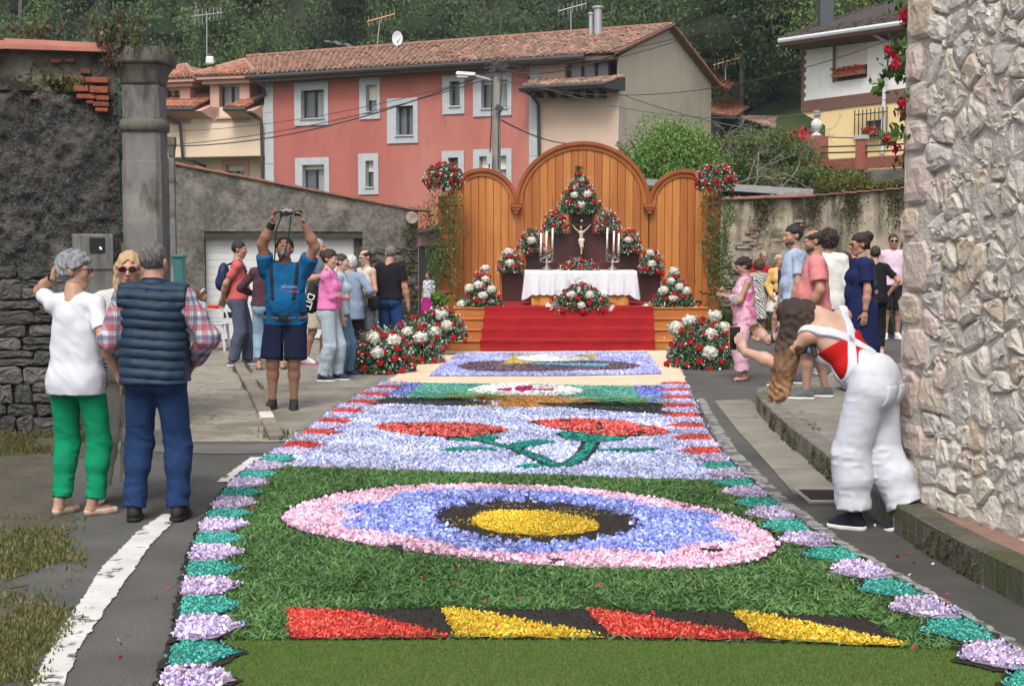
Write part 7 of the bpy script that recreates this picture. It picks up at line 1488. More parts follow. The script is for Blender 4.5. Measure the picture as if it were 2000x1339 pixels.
 Vh, Fh = surf(hp + [C(U((0, -.005, 1.47)), Hh((0, -.02, -.06)), .054 - (.006 if f else 0), .052 - (.006 if f else 0))], rh, .018, minus=mn)
 Vs, Fs = [V, Vh], [F, Fh + len(V)]; nb = len(V) + len(Vh)
 hd = hd or [None, None]; hn = hn or [None, None]
 for i in (0, 1):
  d = hd[i] if hd[i] is not None else unit(wr[i] - el[i]); n = hn[i] if hn[i] is not None else ((1, 0, 0) if i == 0 else (-1, 0, 0))
  dd = unit(d); nn_ = unit(np.array(n) - dd * (np.array(n) @ dd)); sd_ = np.cross(dd, nn_); th = 1 if (sd_ @ np.array([0, 1, .3])) > 0 else -1
  a, b = surf(hand_prims(wr[i], d, n, curl[i], th), rhd, .012); Vs.append(a); Fs.append(b + nb); nb += len(a)
 # bare feet inside the shoes
 body = link('body', mesh_np('body', np.concatenate(Vs) * s, np.concatenate(Fs), SM, True), root); Q.body = body
 # ---- face
 m = MB()
 def ball(c, r, mt, name, M=None, par=None):
  V, F = surf([E(c, r, Rh if M is None else M)], max(.0025, min(r) * .55), .005);
  return link(name, mesh_np(name, V * s, F, mt, True), par or body)
 hfd = Rh @ np.array([0, 1, 0]); wd = np.array([c_ * hfd[0] - s_ * hfd[1], s_ * hfd[0] + c_ * hfd[1]]); seen = wd[1] < .35
 if seen:
  if not (glasses and glasses[0] == 'sun'):
   for sx in (-1, 1): e = ball(Hh((sx * .031, .077, .007)), (.0125, .0125, .0085), WHITEP, 'eye'); ball(Hh((sx * .031, .0865, .007)), (.0058, .004, .0062), PUP, 'iris', par=e)
  for sx in (-1, 1): ball(Hh((sx * .031, .0905, .027)), (.017, .005, .0042), mat('brow%d' % int(brows[0] * 999), brows, rough=.8), 'eyebrow')
  ball(Hh((0, .0955, -.0575)), (.020, .006, .0075), mat('lips%d' % int(mouth[0] * 999), mouth, rough=.45), 'lips')
 if beard is not None:
  addm('beard', [E(Hh((0, .022, -.045)), (.066, .074, .072), Rh), C(Hh((0, .06, -.092)), Hh((0, .062, -.094)), .028, .024)], hairmat('beard%d' % int(beard[0] * 999), beard), rh, k=.02, cuts=[(Hh((0, 0, -.045)), Rh @ np.array([0, .12, 1.])), (Hh((0, .015, 0)), Rh @ np.array([0, -1., .35]))], minus=[E(Hh((0, .1, -.055)), (.026, .02, .012), Rh, k=.006)], par=body)
 # ---- hair
 if hair:
  st_, hm = hair[0], hair[1]; capn = unit((0, .83, -.56)); hk = .018
  g = .006 if st_ in ('short', 'bald_top', 'buzz') else .013
  if st_ == 'curly': g = .045
  hpz = [E(Hh((0, -.018, .034)), (np.array([.077, .095, .090]) + g) * scale_head, Rh)]; cuts = []; am = .004; fq = 130
  front = .040 if st_ in ('short', 'bald_top') else (.036 if st_ != 'cap' else .022)
  cuts.append((Hh(capn * (front + (.02 if st_ == 'curly' else 0))), Rh @ capn)); low = {'short': -.055, 'bald_top': -.055, 'buzz': -.05, 'curly': -.085, 'bob': -.5, 'long': -.9, 'bun': -.06, 'ponytail': -.06, 'fluffy': -.075, 'cap': .0}.get(st_, -.06)
  cuts.append((Hh((0, 0, low)), Rh @ np.array([0, 0, -1.])))
  minus = []
  if st_ in ('short', 'bald_top', 'bun', 'ponytail', 'fluffy', 'buzz', 'cap'): cuts.append(lambda X: (lambda L: -np.maximum(L[..., 2] - .022 - .6 * (L[..., 1] - .02), .002 - L[..., 1]))((X - HC) @ Rh))
  for sx in (-1, 1):
   if st_ in ('short', 'bald_top', 'bun', 'ponytail', 'fluffy', 'buzz'): minus.append(E(Hh((sx * .088, .003, -.012)), (.02, .026, .034), Rh, k=.006))
  if st_ == 'bald_top': minus.append(E(Hh((0, .01, .12)), (.066, .105, .062), Rh, k=.008))
  if st_ in ('bun',): hpz.append(E(Hh((0, -.115, .06)), (.042, .042, .042), Rh)); am = .006
  if st_ == 'bun' and len(hair) > 2: hpz += [E(Hh((0, -.10, .09)), (.07, .06, .055), Rh), C(Hh((0, -.09, -.02)), Hh((.0, -.10, -.10)), .035, .02)]
  if st_ == 'ponytail': hpz += [C(Hh((0, -.11, .02)), Hh((0, -.145, -.06)), .028, .030), C(Hh((0, -.145, -.06)), Hh((0, -.14, -.24)), .030, .018)]
  if st_ == 'fluffy': hpz += [E(Hh((0, -.03, .06)), np.array([.09, .10, .08]), Rh), E(Hh((0, -.07, .0)), (.08, .06, .07), Rh), E(Hh((0, .05, .075)), (.06, .04, .035), Rh)]; am = .009; cuts[0] = (Hh(capn * .052), Rh @ capn)
  if st_ == 'bob':
   hpz += [C(Hh((sx * .072, .0, .03)), Hh((sx * .085, .005, -.12)), .035, .028) for sx in (-1, 1)] + [C(Hh((0, -.07, .03)), Hh((0, -.08, -.12)), .06, .05)]; cuts = [(Hh((0, 0, -.135)), Rh @ np.array([0, 0, -1.]))]; minus += [E(Hh((0, .085, -.03)), (.056, .07, .098), Rh, k=.012)]; am = .004
  if st_ == 'long':
   hpz += [C(Hh((sx * .075, -.01, .02)), Hh((sx * .09, .0, -.12)), .035, .035) for sx in (-1, 1)] + [C(Hh((0, -.07, .03)), Hh((0, -.09, -.13)), .065, .06)]; cuts = []; minus += [E(Hh((0, .09, -.03)), (.054, .07, .098), Rh, k=.012)]
   for a, b, ra, rbb in (hair[2] if len(hair) > 2 else []): hpz.append(C(a, b, ra, rbb))
   am = .006
  def hd_(X):
   L = (X - HC) @ Rh; return -am * (np.sin(fq * L[..., 0] + 6 * np.sin(18 * L[..., 2])) * .5 + np.sin(fq * .8 * L[..., 1] + 5 * np.sin(22 * L[..., 2])) * .5 + .8 * vnoise(L, 38, 2)) if st_ != 'curly' else -.012 * (np.sin(85 * L[..., 0]) * np.sin(85 * L[..., 1]) * np.sin(80 * L[..., 2]) * 1.5 + vnoise(L, 55, 3))
  Q.hair = addm('hair', hpz, hm, rh if st_ != 'long' else rh * 1.2, par=body, k=hk, cuts=cuts, minus=minus, disp=hd_)
 if glasses:
  gm = {'sun': mat('sunglass_lens', (.012, .008, .008), rough=.08, spec=.8), 'clear': mat('lens_clear', (.22, .16, .13), rough=.1, spec=.8)}[glasses[0]]; fm = mat('frame_' + glasses[1], {'dark': (.02, .015, .015), 'amber': (.35, .16, .04), 'red': (.2, .03, .05)}[glasses[1]], rough=.35); big = glasses[2] if len(glasses) > 2 else 1.
  g = link('glasses', mesh_np('glasses', [(0, 0, 0)], [], fm), body); g.name = 'glasses'; m = MB()
  P3 = lambda p: tuple(Hh(p) * s)
  for sx in (-1, 1):
   q = MB(); ring = [(sx * .033 + .024 * big * math.cos(a), .101 - abs(sx * .033 + .024 * math.cos(a)) * .18, .005 + .017 * big * math.sin(a)) for a in np.linspace(0, 2 * math.pi, 15)[:-1]]
   q.prism([P3(p) for p in ring], [P3((p[0], p[1] - .004, p[2])) for p in ring]).build('lens', gm, g, local=True) if glasses[0] == 'sun' else None
   m.tube([P3(p) for p in ring + ring[:1]], .0022, 4).tube([P3((sx * .056, .09, .012)), P3((sx * .078, .05, .012)), P3((sx * .08, -.01, .006))], .0028 * (1 if big < 1.2 else 1.6), 4)
  m.tube([P3((-.012, .102, .008)), P3((.012, .102, .008))], .0025, 4); m.build('frame', fm, g, local=True)
 # ---- clothes
 if top:
  lo_ = top.get('loose', .012); hem = top.get('hem', .90); T = torso(lo_); sl = top.get('sleeve', .5); slw = top.get('slw', .010)
  if hem < .97: T += [C(U((sx * .055, 0, 1.22)), (sx * .058, -.008, min(.93, hem + .06)), .098 + lo_ + .02 * ft, .112 + lo_ * 1.2 + .02 * ft) for sx in (-1, 1)] + [C((sx * .058, -.008, .93), (sx * .06, -.008, hem), .112 + lo_ * 1.2 + .02 * ft, .118 + lo_ * 1.2 + .02 * ft) for sx in (-1, 1)]
  for i in (0, 1):
   if sl <= 0: continue
   u1 = min(1, sl / .5) ; e1 = sh[i] + (el[i] - sh[i]) * min(1, u1 * 1.0); d = unit(el[i] - sh[i])
   if sl <= .5: cutp = sh[i] + (el[i] - sh[i]) * (sl / .5 * .62 + .06); T.append(C(sh[i], el[i], ar[0] + slw, ar[0] + slw * 1.4, cut=(cutp, d)))
   else:
    T.append(C(sh[i], el[i], ar[0] + slw, ar[1] + slw)); d2 = unit(wr[i] - el[i]); cp2 = el[i] + (wr[i] - el[i]) * ((sl - .5) / .5); T.append(C(el[i], wr[i], ar[1] + slw, ar[2] + slw, cut=(cp2, d2)))
  hemp, hemn = ((0, 0, hem), np.array([0, 0, -1.])) if hem < .95 else (U((0, 0, hem)), Rl @ np.array([0, 0, -1.]))
  nk = top.get('neck', (0, .035, 1.525, .060, .070, .052)); cuts = [(hemp, hemn)] + list(top.get('cuts', []))
  minus = [E(U(nk[:3]), nk[3:], Rl, k=.006)] if nk else []
  minus += top.get('minus', [])
  dsp = top.get('disp') or folds(top.get('fold', .006), seed=int(pos[0] * 7) % 9)
  if sl <= 0: minus += [E(U((sx * (sw + .045), 0, 1.40)), (.05, .10, .09), Rl, k=.01) for sx in (-1, 1)]
  Q.top = addm(top.get('name', 'shirt'), T, top['m'], k=.03, cuts=cuts, minus=minus, disp=dsp)
  for ex in top.get('panels', []): addm(ex[0], torso(lo_ + ex[4] if len(ex) > 4 else lo_ + .004), ex[1], k=.03, cuts=[(hemp, hemn)] + ex[2], minus=minus + (ex[3] if len(ex) > 3 else []))
 if bottom:
  kd = bottom['kind']; g = bottom.get('loose', .012); wz = bottom.get('waist', 1.0); T = [p for p in torso(g)[-3:]] + [E((0, 0, 1.0), np.array([.15 * hipw + .04 * ft, .11 + .03 * ft, .1]) + g)]
  if kd in ('pants', 'shorts'):
   fr = bottom.get('len', 1.0); g2 = bottom.get('calf', g)
   for i in (0, 1):
    L1 = np.linalg.norm(kn[i] - hips[i]); L2 = np.linalg.norm(an[i] - kn[i]); cutL = fr * (L1 + L2)
    if cutL <= L1: T.append(C(hips[i], kn[i], lr[0] + g, lr[1] + g * 1.8 + .020, cut=(hips[i] + unit(kn[i] - hips[i]) * cutL, unit(kn[i] - hips[i]))))
    else: T += [C(hips[i], kn[i], lr[0] + g, lr[1] + (g + g2) / 2 + .006), C(kn[i], kn[i] + (an[i] - kn[i]) * .35 + np.array([0, -.014, 0]), lr[1] + (g + g2) / 2 + .004, lr[2] + g2 + .003), C(kn[i], an[i], min(lr[2] + g2 + .006, lr[1] + (g + g2) / 2 + .002), lr[3] + g2 + .012, cut=(kn[i] + unit(an[i] - kn[i]) * (cutL - L1), unit(an[i] - kn[i])))]
  else:
   hz = bottom.get('len', .5); rr = bottom.get('flare', .05); T += [C((-.06, -.01, .9), (-.07, -.01, hz), .125 + g, .125 + g + rr), C((.06, -.01, .9), (.07, -.01, hz), .125 + g, .125 + g + rr)]
  cuts = [(U((0, 0, wz)), Rl @ np.array([0, 0, 1.]))]
  if kd not in ('pants', 'shorts'): cuts.append(((0, 0, bottom.get('len', .5)), (0, 0, -1.)))
  fold_ = bottom.get('fold', .006)
  def ld(X, sd=int(abs(pos[0]) * 5) % 7):
   z = X[..., 2]; kz = np.exp(-((z - .47) / .13) ** 2) + np.exp(-((z - .14) / .10) ** 2) * 1.5 + .5 * np.exp(-((z - .86) / .07) ** 2) + .25
   n1 = vnoise(X * np.array([1., 1., 1.7]) + np.stack([z * .8, z * .3, z * 0], -1), 13, sd); n2 = vnoise(X * np.array([1.2, 1.2, .45]), 22, sd + 3); return -fold_ * (kz * (.75 - 2.1 * np.abs(n1)) * .55 + .35 * n2)
  Q.bot = addm({'pants': 'trousers', 'shorts': 'shorts'}.get(kd, 'skirt'), T, bottom['m'], k=.03, cuts=cuts, disp=ld, minus=[E(((kn[0][0] + kn[1][0]) / 2, (kn[0][1] + kn[1][1]) / 2, .54), (.014, .3, .27), None, k=.012)] if kd == 'shorts' else ())
  if belt: V, F = surf(torso(g + .008), rb, .03, cuts=[(U((0, 0, 1.005)), Rl @ np.array([0, 0, 1.])), (U((0, 0, .975)), Rl @ np.array([0, 0, -1.]))]); link('belt', mesh_np('belt', V * s, F, belt, True), root)
 # ---- shoes
 if shoes:
  for i in (0, 1):
   yw = R(footyaw[i]); pt_ = R(-8 - 260 * lift[i]) if lift[i] > 0 else 0; Mf = rotm(rz=yw) @ rotm(rx=pt_); o = np.array([an[i][0], an[i][1] + .0, an[i][2] - .085]);
   fp = lambda p, o=o, Mf=Mf, i=i: o + np.array([0, 0, .085]) + Mf @ (np.array(p, float) - [0, 0, .085])
   kd = shoes[0]; hw = .040 if not f else .036; L = .185 if not f else .165
   if kd == 'sneaker':
    T = [C(fp((0, -.045, .045)), fp((0, .07, .040)), hw * .9, hw * .98), C(fp((0, .07, .040)), fp((0, L - .03, .032)), hw * .98, .028), C(fp((0, -.02, .06)), fp((0, -.012, .105)), .040, .042, cut=(fp((0, 0, .112)), Mf @ np.array([0, 0, 1.]))), C(fp((0, .0, .085)), fp((0, .09, .055)), .034, .028)]
    o1 = addm('shoe', T, shoes[1], rhd, par=root, k=.025, cuts=[(fp((0, 0, .012)), Mf @ np.array([0, 0, -1.]))])
    T = [C(fp((0, -.045, .02)), fp((0, .07, .02)), hw + .005, hw + .009), C(fp((0, .07, .02)), fp((0, L - .03, .02)), hw + .009, .037)]
    addm('sole', T, shoes[2], rhd, par=o1 or root, k=.02, cuts=[(fp((0, 0, .0)), Mf @ np.array([0, 0, -1.])), (fp((0, 0, .028)), Mf @ np.array([0, 0, 1.]))])
    addm('laces', [C(fp((-.02, .035 + .022 * q, .108 - .014 * q)), fp((.02, .035 + .022 * q, .108 - .014 * q)), .004, .004) for q in range(4)], shoes[3] if len(shoes) > 3 else shoes[1], .004 if Y < 11 else .006, par=o1 or root, k=.003) if Y < 16 else None
   else:
    T = [C(fp((0, -.045, .035)), fp((0, .07, .028)), hw * .8, hw * .85), C(fp((0, .07, .028)), fp((0, L - .045, .022)), hw * .85, .024), C(fp((0, -.03, .05)), fp((0, -.02, .10)), .034, .036)]
    V, F = surf(T, rhd, .02, cuts=[(fp((0, 0, .008)), Mf @ np.array([0, 0, -1.]))]); link('foot', mesh_np('foot', V * s, F, SM, True), body)
    if kd == 'flat':
     T = [C(fp((0, -.045, .03)), fp((0, .07, .026)), hw * .93, hw * .98), C(fp((0, .07, .026)), fp((0, L - .04, .022)), hw * .98, .03)]; addm('shoe', T, shoes[1], rhd, par=root, k=.02, cuts=[(fp((0, 0, .0)), Mf @ np.array([0, 0, -1.])), (fp((0, 0, .045)), Mf @ np.array([0, 0, 1.]))], minus=[E(fp((0, .03, .06)), (.028, .07, .028), Mf, k=.006)])
    else:
     m = MB(); S3 = lambda p: tuple(fp(p) * s); o1 = addm('sandal_sole', [C(fp((0, -.045, .0)), fp((0, L - .04, .0)), hw * .95, .036)], shoes[1], rhd, par=root, cuts=[(fp((0, 0, .0)), Mf @ np.array([0, 0, -1.])), (fp((0, 0, .016)), Mf @ np.array([0, 0, 1.]))])
     for a, b in (((-.04, .10, .01), (.036, .04, .01)), ((.04, .10, .01), (-.036, .04, .01)), ((-.036, -.02, .02), (.036, -.02, .02))): m.tube(catmull([S3(a), S3((0, (a[1] + b[1]) / 2, .062 if a[1] > 0 else .085)), S3(b)], 4), .006, 5)
     m.build('sandal_strap', shoes[1], root, local=True)
 return Q
def ring_strap(Q, p, n, w, m, name, g=.024, cuts=(), res=.009):
 """a strap lying round the torso in the plane through p with normal n"""
 n = unit(Q.Rl @ unit(n)); p = Q.U(p); V, F = surf(Q.torso(g), res, .03, cuts=[lambda X: np.abs((X - p) @ n) - w] + [(Q.U(c[0]), Q.Rl @ unit(c[1])) for c in cuts]); return link(name, mesh_np(name, V * Q.s, F, m, True), Q.root)
def blob_thing(name, label, cat, Q, parts, loc=None, res=.012, group=None):
 """an object carried by a person, given in that person's own frame; parts: (name, prims, material, kwargs)"""
 l = np.array(loc) if loc is not None else parts[0][1][0].box()[0]; w = Q.W(l); root = thing(name, tuple(w), label, cat, group, R(0)); root.rotation_euler = (0, 0, WL[Q.root.name][1]); WL[root.name] = (Vector(w), WL[Q.root.name][1])
 for nm, pr, m, kw in parts: V, F = surf(pr, kw.pop('res', res), kw.pop('k', .03), **kw); link(nm, mesh_np(nm, (V - l) * Q.s, F, m, True), root)
 Q.last = root; return root
def cuboid(name, label, cat, Q, c, size, M, mats, parts=(), bevel=.006, main='body'):
 w = Q.W(c); root = thing(name, tuple(w), label, cat); root.rotation_euler = (0, 0, WL[Q.root.name][1]); WL[root.name] = (Vector(w), WL[Q.root.name][1]); M = Matrix(M)
 MB().box((0, 0, 0), [x * Q.s for x in size], M).build(main, mats, root, local=True, bevel=bevel)
 for nm, o, sz, m in parts: MB().box(M @ Vector([x * Q.s for x in o]), [x * Q.s for x in sz], M).build(nm, m, root, local=True, bevel=.001)
 return root
BLKS = mat('shoe_black', (.014, .013, .013), rough=.7); SOLW = mat('sole_white', (.62, .62, .6), rough=.6); NAVYS = mat('shoe_navy', (.022, .03, .07), rough=.8); WSH = mat('shoe_white', (.6, .6, .6), rough=.7); GRYS = mat('shoe_grey', (.14, .145, .155), (.09, .09, .1), rough=.8); BEIS = mat('shoe_beige', (.52, .38, .30), rough=.6); TANS = mat('sandal_brown', (.10, .045, .025), rough=.6)
WHT_ = cloth('white', (.55, .56, .61), (.52, .53, .58)); GREENP = cloth('green_twill', (.006, .23, .11), (.005, .20, .095), bump=.3, bs=14)
# --- 1 woman with grey hair, white t-shirt, green trousers
a1 = person('grey haired woman in a white t-shirt and bright green trousers seen from behind', gp(156, 1004), 168, 1.66, 'mid', 'f', .0, sw=.146, hair=('fluffy', hairmat('grey', (.30, .31, .33), (.10, .10, .11))), head=(70 - 180 + 72 - 38, -4), hands=[(-.175, .05, 1.60), (.31, -.02, .95)], elbows=[(-.9, .7, .1), (.3, -1, 0)],
   hd=[(.35, .1, .9), None], hn=[(.9, .2, -.2), (-1, 0, 0)], feet=[(-.12, 0), (.115, .02)], footyaw=(-14, -42), top=dict(m=WHT_, sleeve=.5, hem=.815, loose=.014, fold=.007), bottom=dict(kind='pants', m=GREENP, len=.965, loose=.010, calf=.018, fold=.007), shoes=('flat', BEIS), glasses=('clear', 'dark'), brows=(.2, .2, .2))
blob_thing('wristwatch', 'dark wristwatch on the raised arm of the woman in green trousers', 'watch', a1, [('strap', [C(a1.wr[0] - unit(a1.wr[0] - a1.el[0]) * .035, a1.wr[0] - unit(a1.wr[0] - a1.el[0]) * .015, .033, .033)], DARKM, dict(res=.006, k=.005))])
m = MB()
for k in range(8): m.box(Vector((.172, .055, .88 + k * .026)) * a1.s, (.004, .06, .008), None)
m.build('striped_side_panel', cloth('navy', (.02, .025, .06)), a1.root, local=True)
# --- 2 blonde woman
a2 = person('blonde woman with sunglasses in a white jacket and cream trousers facing the couple', gp(252, 977), 12, 1.66, 'red', 'f', .15, hair=('bob', hairmat('blonde', (.52, .36, .21), (.36, .23, .13))), head=(-4, -2), hands=[(-.20, .16, .95), (.20, .16, .95)], elbows=[(-.8, -.4, 0), (.8, -.4, 0)], feet=[(-.02, .04), (.20, .05)], headpos=(-.035, .022, 1.625),
   top=dict(m=cloth('ivory', (.56, .545, .51), bump=.3), sleeve=.95, hem=.86, loose=.024, slw=.024, name='jacket', neck=(0, .09, 1.47, .075, .10, .10), fold=.010), bottom=dict(kind='pants', m=cloth('cream', (.60, .56, .50)), loose=.02, calf=.035, len=.94), shoes=('sneaker', WSH, SOLW), glasses=('sun', 'red', 1.25), mouth=(.5, .04, .08))
addb = a2.add('blouse', a2.torso(.028), cloth('blue', (.03, .09, .38)), k=.03, cuts=[(a2.U((.055, 0, 0)), (1, 0, 0)), (a2.U((-.055, 0, 0)), (-1, 0, 0)), ((0, .02, 0), (0, -1, 0)), ((0, 0, 1.42), (0, 0, 1.))])
m = MB()
for k in range(12): t = k / 11; p = a2.U((-.055 + .11 * t, .115 + .02 * math.sin(math.pi * t), 1.47 - .09 * math.sin(math.pi * t))); m.lathe(p * a2.s, [(0.001, -.008), (.009, -.004), (.010, 0), (.008, .005), (.001, .008)], 6)
m.build('pearl_necklace', mat('pearl', (.8, .77, .7), rough=.3), a2.root, local=True, smooth=True); MB().lathe(a2.Hh((.082, -.0, -.04)) * a2.s, [(.001, -.008), (.01, 0), (.001, .008)], 8).lathe(a2.Hh((-.082, -.0, -.04)) * a2.s, [(.001, -.008), (.01, 0), (.001, .008)], 8).build('earrings', MC['pearl'], a2.body, local=True)
# --- 3 man with padded vest
def plaidfn(N, L, mp, mix, noise, ramp, col, P):
 sp = N.new('ShaderNodeSeparateXYZ'); L.new(mp.outputs[0], sp.inputs[0])
 def band(src, fr, a, b):
  m1 = N.new('ShaderNodeMath'); m1.operation = 'MULTIPLY'; m1.inputs[1].default_value = fr; L.new(src, m1.inputs[0]); m2 = N.new('ShaderNodeMath'); m2.operation = 'FRACT'; L.new(m1.outputs[0], m2.inputs[0])
  m3 = N.new('ShaderNodeMath'); m3.operation = 'COMPARE'; m3.inputs[1].default_value = a; m3.inputs[2].default_value = b; L.new(m2.outputs[0], m3.inputs[0]); m4 = N.new('ShaderNodeMath'); m4.operation = 'MULTIPLY'; m4.inputs[1].default_value = .62; L.new(m3.outputs[0], m4.inputs[0]); return m4.outputs[0]
 ad = N.new('ShaderNodeMath'); L.new(sp.outputs[0], ad.inputs[0]); L.new(sp.outputs[1], ad.inputs[1]); c = col
 for src in (ad.outputs[0], sp.outputs[2]):
  c = mix(band(src, 8.5, .22, .17), c, (.32, .035, .07, 1)); c = mix(band(src, 8.5, .68, .13), c, (.025, .035, .10, 1)); c = mix(band(src, 8.5, .47, .02), c, (.02, .03, .09, 1))
 return c
PLAID = mat('plaid_cotton', (.46, .49, .54), sc=4, rough=.9, bump=.25, bs=25, bd=.008, fn=plaidfn, st=(1, 1, 1))
VEST = mat('navy_quilt', (.010, .030, .058), (.008, .024, .046), sc=5, rough=.6, spec=.3, bump=.35, bs=22, bd=.012)
a3 = person('grey haired man in a navy padded vest over a plaid shirt and blue jeans', gp(309, 1014), 181, 1.72, 'red', 'm', .35, hair=('short', hairmat('darkgrey', (.16, .15, .14), (.05, .05, .05))), head=(-12, -6), hands=[(-.17, .17, 1.0), (.22, .17, 1.0)], elbows=[(-.7, -.8, 0), (.8, -.6, 0)], feet=[(-.145, .0), (.135, .0)], footyaw=(10, -6),
   top=dict(m=PLAID, sleeve=1.0, hem=.90, loose=.012, slw=.026, fold=.010, name='shirt'), bottom=dict(kind='pants', m=denim('blue', (.018, .042, .115)), loose=.012, calf=.022, fold=.009), shoes=('sneaker', BLKS, BLKS), belt=DARKM)
qd = lambda X: -.018 * np.abs(np.sin(np.pi * (X[..., 2] + .01 * np.sin(X[..., 0] * 9)) / .0605)) ** .55 - .004 * vnoise(X, 18, 2)
V, F = surf(a3.torso(.030) + [C((-.06, 0, 1.1), (-.07, 0, .86), .15, .155), C((.06, 0, 1.1), (.07, 0, .86), .15, .155)], .0075, .03, cuts=[((0, 0, .875), (0, 0, -1.)), lambda X: np.abs(X[..., 0]) - .205 - .02 * (X[..., 2] - 1.0)], disp=qd, minus=[E(a3.U((0, .03, 1.53)), (.085, .09, .06), None, k=.006)])
link('padded_vest', mesh_np('padded_vest', V * a3.s, F, VEST, True), a3.root)
V, F = surf([C((0, -.01, 1.44), (0, -.006, 1.515), .092, .082)], .007, .01, disp=lambda X: -.006 * np.abs(np.sin(np.pi * X[..., 2] / .04)), cuts=[((0, 0, 1.515), (0, .25, 1.))], minus=[C((0, -.0, 1.48), (0, .0, 1.6), .066, .07)]); link('collar', mesh_np('collar', V * a3.s, F, VEST, True), a3.root)
BALD = None and a3.add('bald_patch', [E(a3.Hh((0, -.062, .080)), (.036, .042, .034), a3.Rh)], skinmat('red'), .006, par=a3.body)
# --- 4 man photographing with raised arms
TEE = cloth('teal_blue', (.008, .10, .24), (.006, .08, .20), bump=.3)
a4 = person('heavy man in a blue t-shirt and navy shorts raising a camera over his head', gp(560, 799), 2, 1.80, 'tan', 'm', 1.0, hair=('cap', DARKM), head=(0, 34), hands=[(-.215, .16, 1.86), (.10, .16, 1.88)], elbows=[(-1, -.1, -.25), (1, -.1, -.2)], hd=[(.25, .1, 1), (-.2, .1, 1)], hn=[(.8, .3, .1), (-.8, .3, .1)], curl=(.55, .55), feet=[(-.07, .0), (.145, .02)], footyaw=(6, -10), headpos=(0, .03, 1.62),
   top=dict(m=TEE, sleeve=.42, hem=.86, loose=.016, slw=.024, fold=.010), bottom=dict(kind='shorts', m=cloth('navy_shorts', (.010, .014, .038)), len=.475, loose=.026), shoes=('sneaker', mat('shoe_dark', (.025, .023, .021), rough=.8), mat('sole_dark', (.03, .028, .026), rough=.8), DARKM), beard=(.25, .23, .21))
for sx in (-1, 1): ring_strap(a4, (sx * .12, 0, 1.3), (1, 0, -.08 * sx), .018, DARKM, 'backpack_strap', .030, [((0, 0, 1.12), (0, 0, -1))])
ring_strap(a4, (0, .1, .93), (0, .12, 1), .020, mat('grey_webbing', (.10, .105, .11), rough=.8), 'waist_strap', .035, [((0, .0, 0), (0, -1, 0))])
MB().box(Vector((0, .215, .945)) * a4.s, (.09, .03, .05)).build('buckle', DARKM, a4.root, local=True, bevel=.005)
for i, r in ((0, .038), (1, .042)): d = unit(a4.wr[i] - a4.el[i]); V, F = surf([C(a4.wr[i] - d * (.035 + .02 * i), a4.wr[i] - d * .012, r, r - .004)], .008, .005); link('wristband', mesh_np('wristband', V * a4.s, F, DARKM, True), a4.root)
def text(body, size, M4, m, name, parent, ext=.001):
 cu = bpy.data.curves.new(name, 'FONT'); cu.body = body; cu.size = size; cu.align_x = 'CENTER'; cu.extrude = ext; o = bpy.data.objects.new(name, cu); COL.objects.link(o); dg = bpy.context.evaluated_depsgraph_get(); me = bpy.data.meshes.new_from_object(o.evaluated_get(dg)); bpy.data.objects.remove(o); me.materials.clear(); me.materials.append(m); o = link(name, me, parent); o.matrix_local = M4; return o
for j, (tx, cc) in enumerate((('olllumnis', (.45, .45, .5)), ('fiumnasdos', (.4, .08, .2)))): text(tx, .045, Matrix.Translation(Vector((-.06, .178 - .0 * j + .012 * j, 1.235 - .045 * j)) * a4.s) @ Matrix.Rotation(math.pi, 4, 'Z') @ Matrix.Rotation(math.pi / 2 + .18, 4, 'X'), mat('print%d' % j, cc), 'chest_print', a4.root)
SILV = mat('silver_camera', (.35, .35, .36), rough=.35, metal=.6)
cm = cuboid('camera', 'silver compact camera with flip screen held above the man in blue', 'camera', a4, (-.055 + .01, .20, 1.975), (.125, .04, .07), rotm(ry=.1), SILV, [('grip', (.05, .018, -.004), (.03, .02, .06), DARKM), ('leather_band', (0, .0, -.008), (.127, .042, .035), DARKM), ('flip_screen', (-.115, -.01, -.012), (.085, .006, .055), DARKM), ('viewfinder', (0, 0, .042), (.035, .03, .018), SILV)])
MB().tube([(0, .01, -.003), (0, .05, -.003)], .027, 14).tube([(0, .05, -.003), (0, .052, -.003)], .018, 14, 1).build('lens', [DARKM, mat('lens_glass', (.01, .01, .015), rough=.05, spec=1)], cm, local=True)
st1 = thing('camera_strap', tuple(a4.W((-.05, .2, 1.94))), 'black camera strap hanging in two lines before the man in blue', 'strap'); m = MB()
m.tube(catmull([a4.W((.0, .2, 1.95)), a4.W((.055, .22, 1.80)), a4.W((.07, .2, 1.6)), a4.W((.085, .17, 1.50))], 5), .009, 4); m.tube(catmull([a4.W((-.09, .2, 1.95)), a4.W((-.075, .24, 1.78)), a4.W((-.04, .24, 1.62)), a4.W((.01, .20, 1.51)), a4.W((.085, .17, 1.50))], 5), .009, 4); m.build('webbing', DARKM, st1)
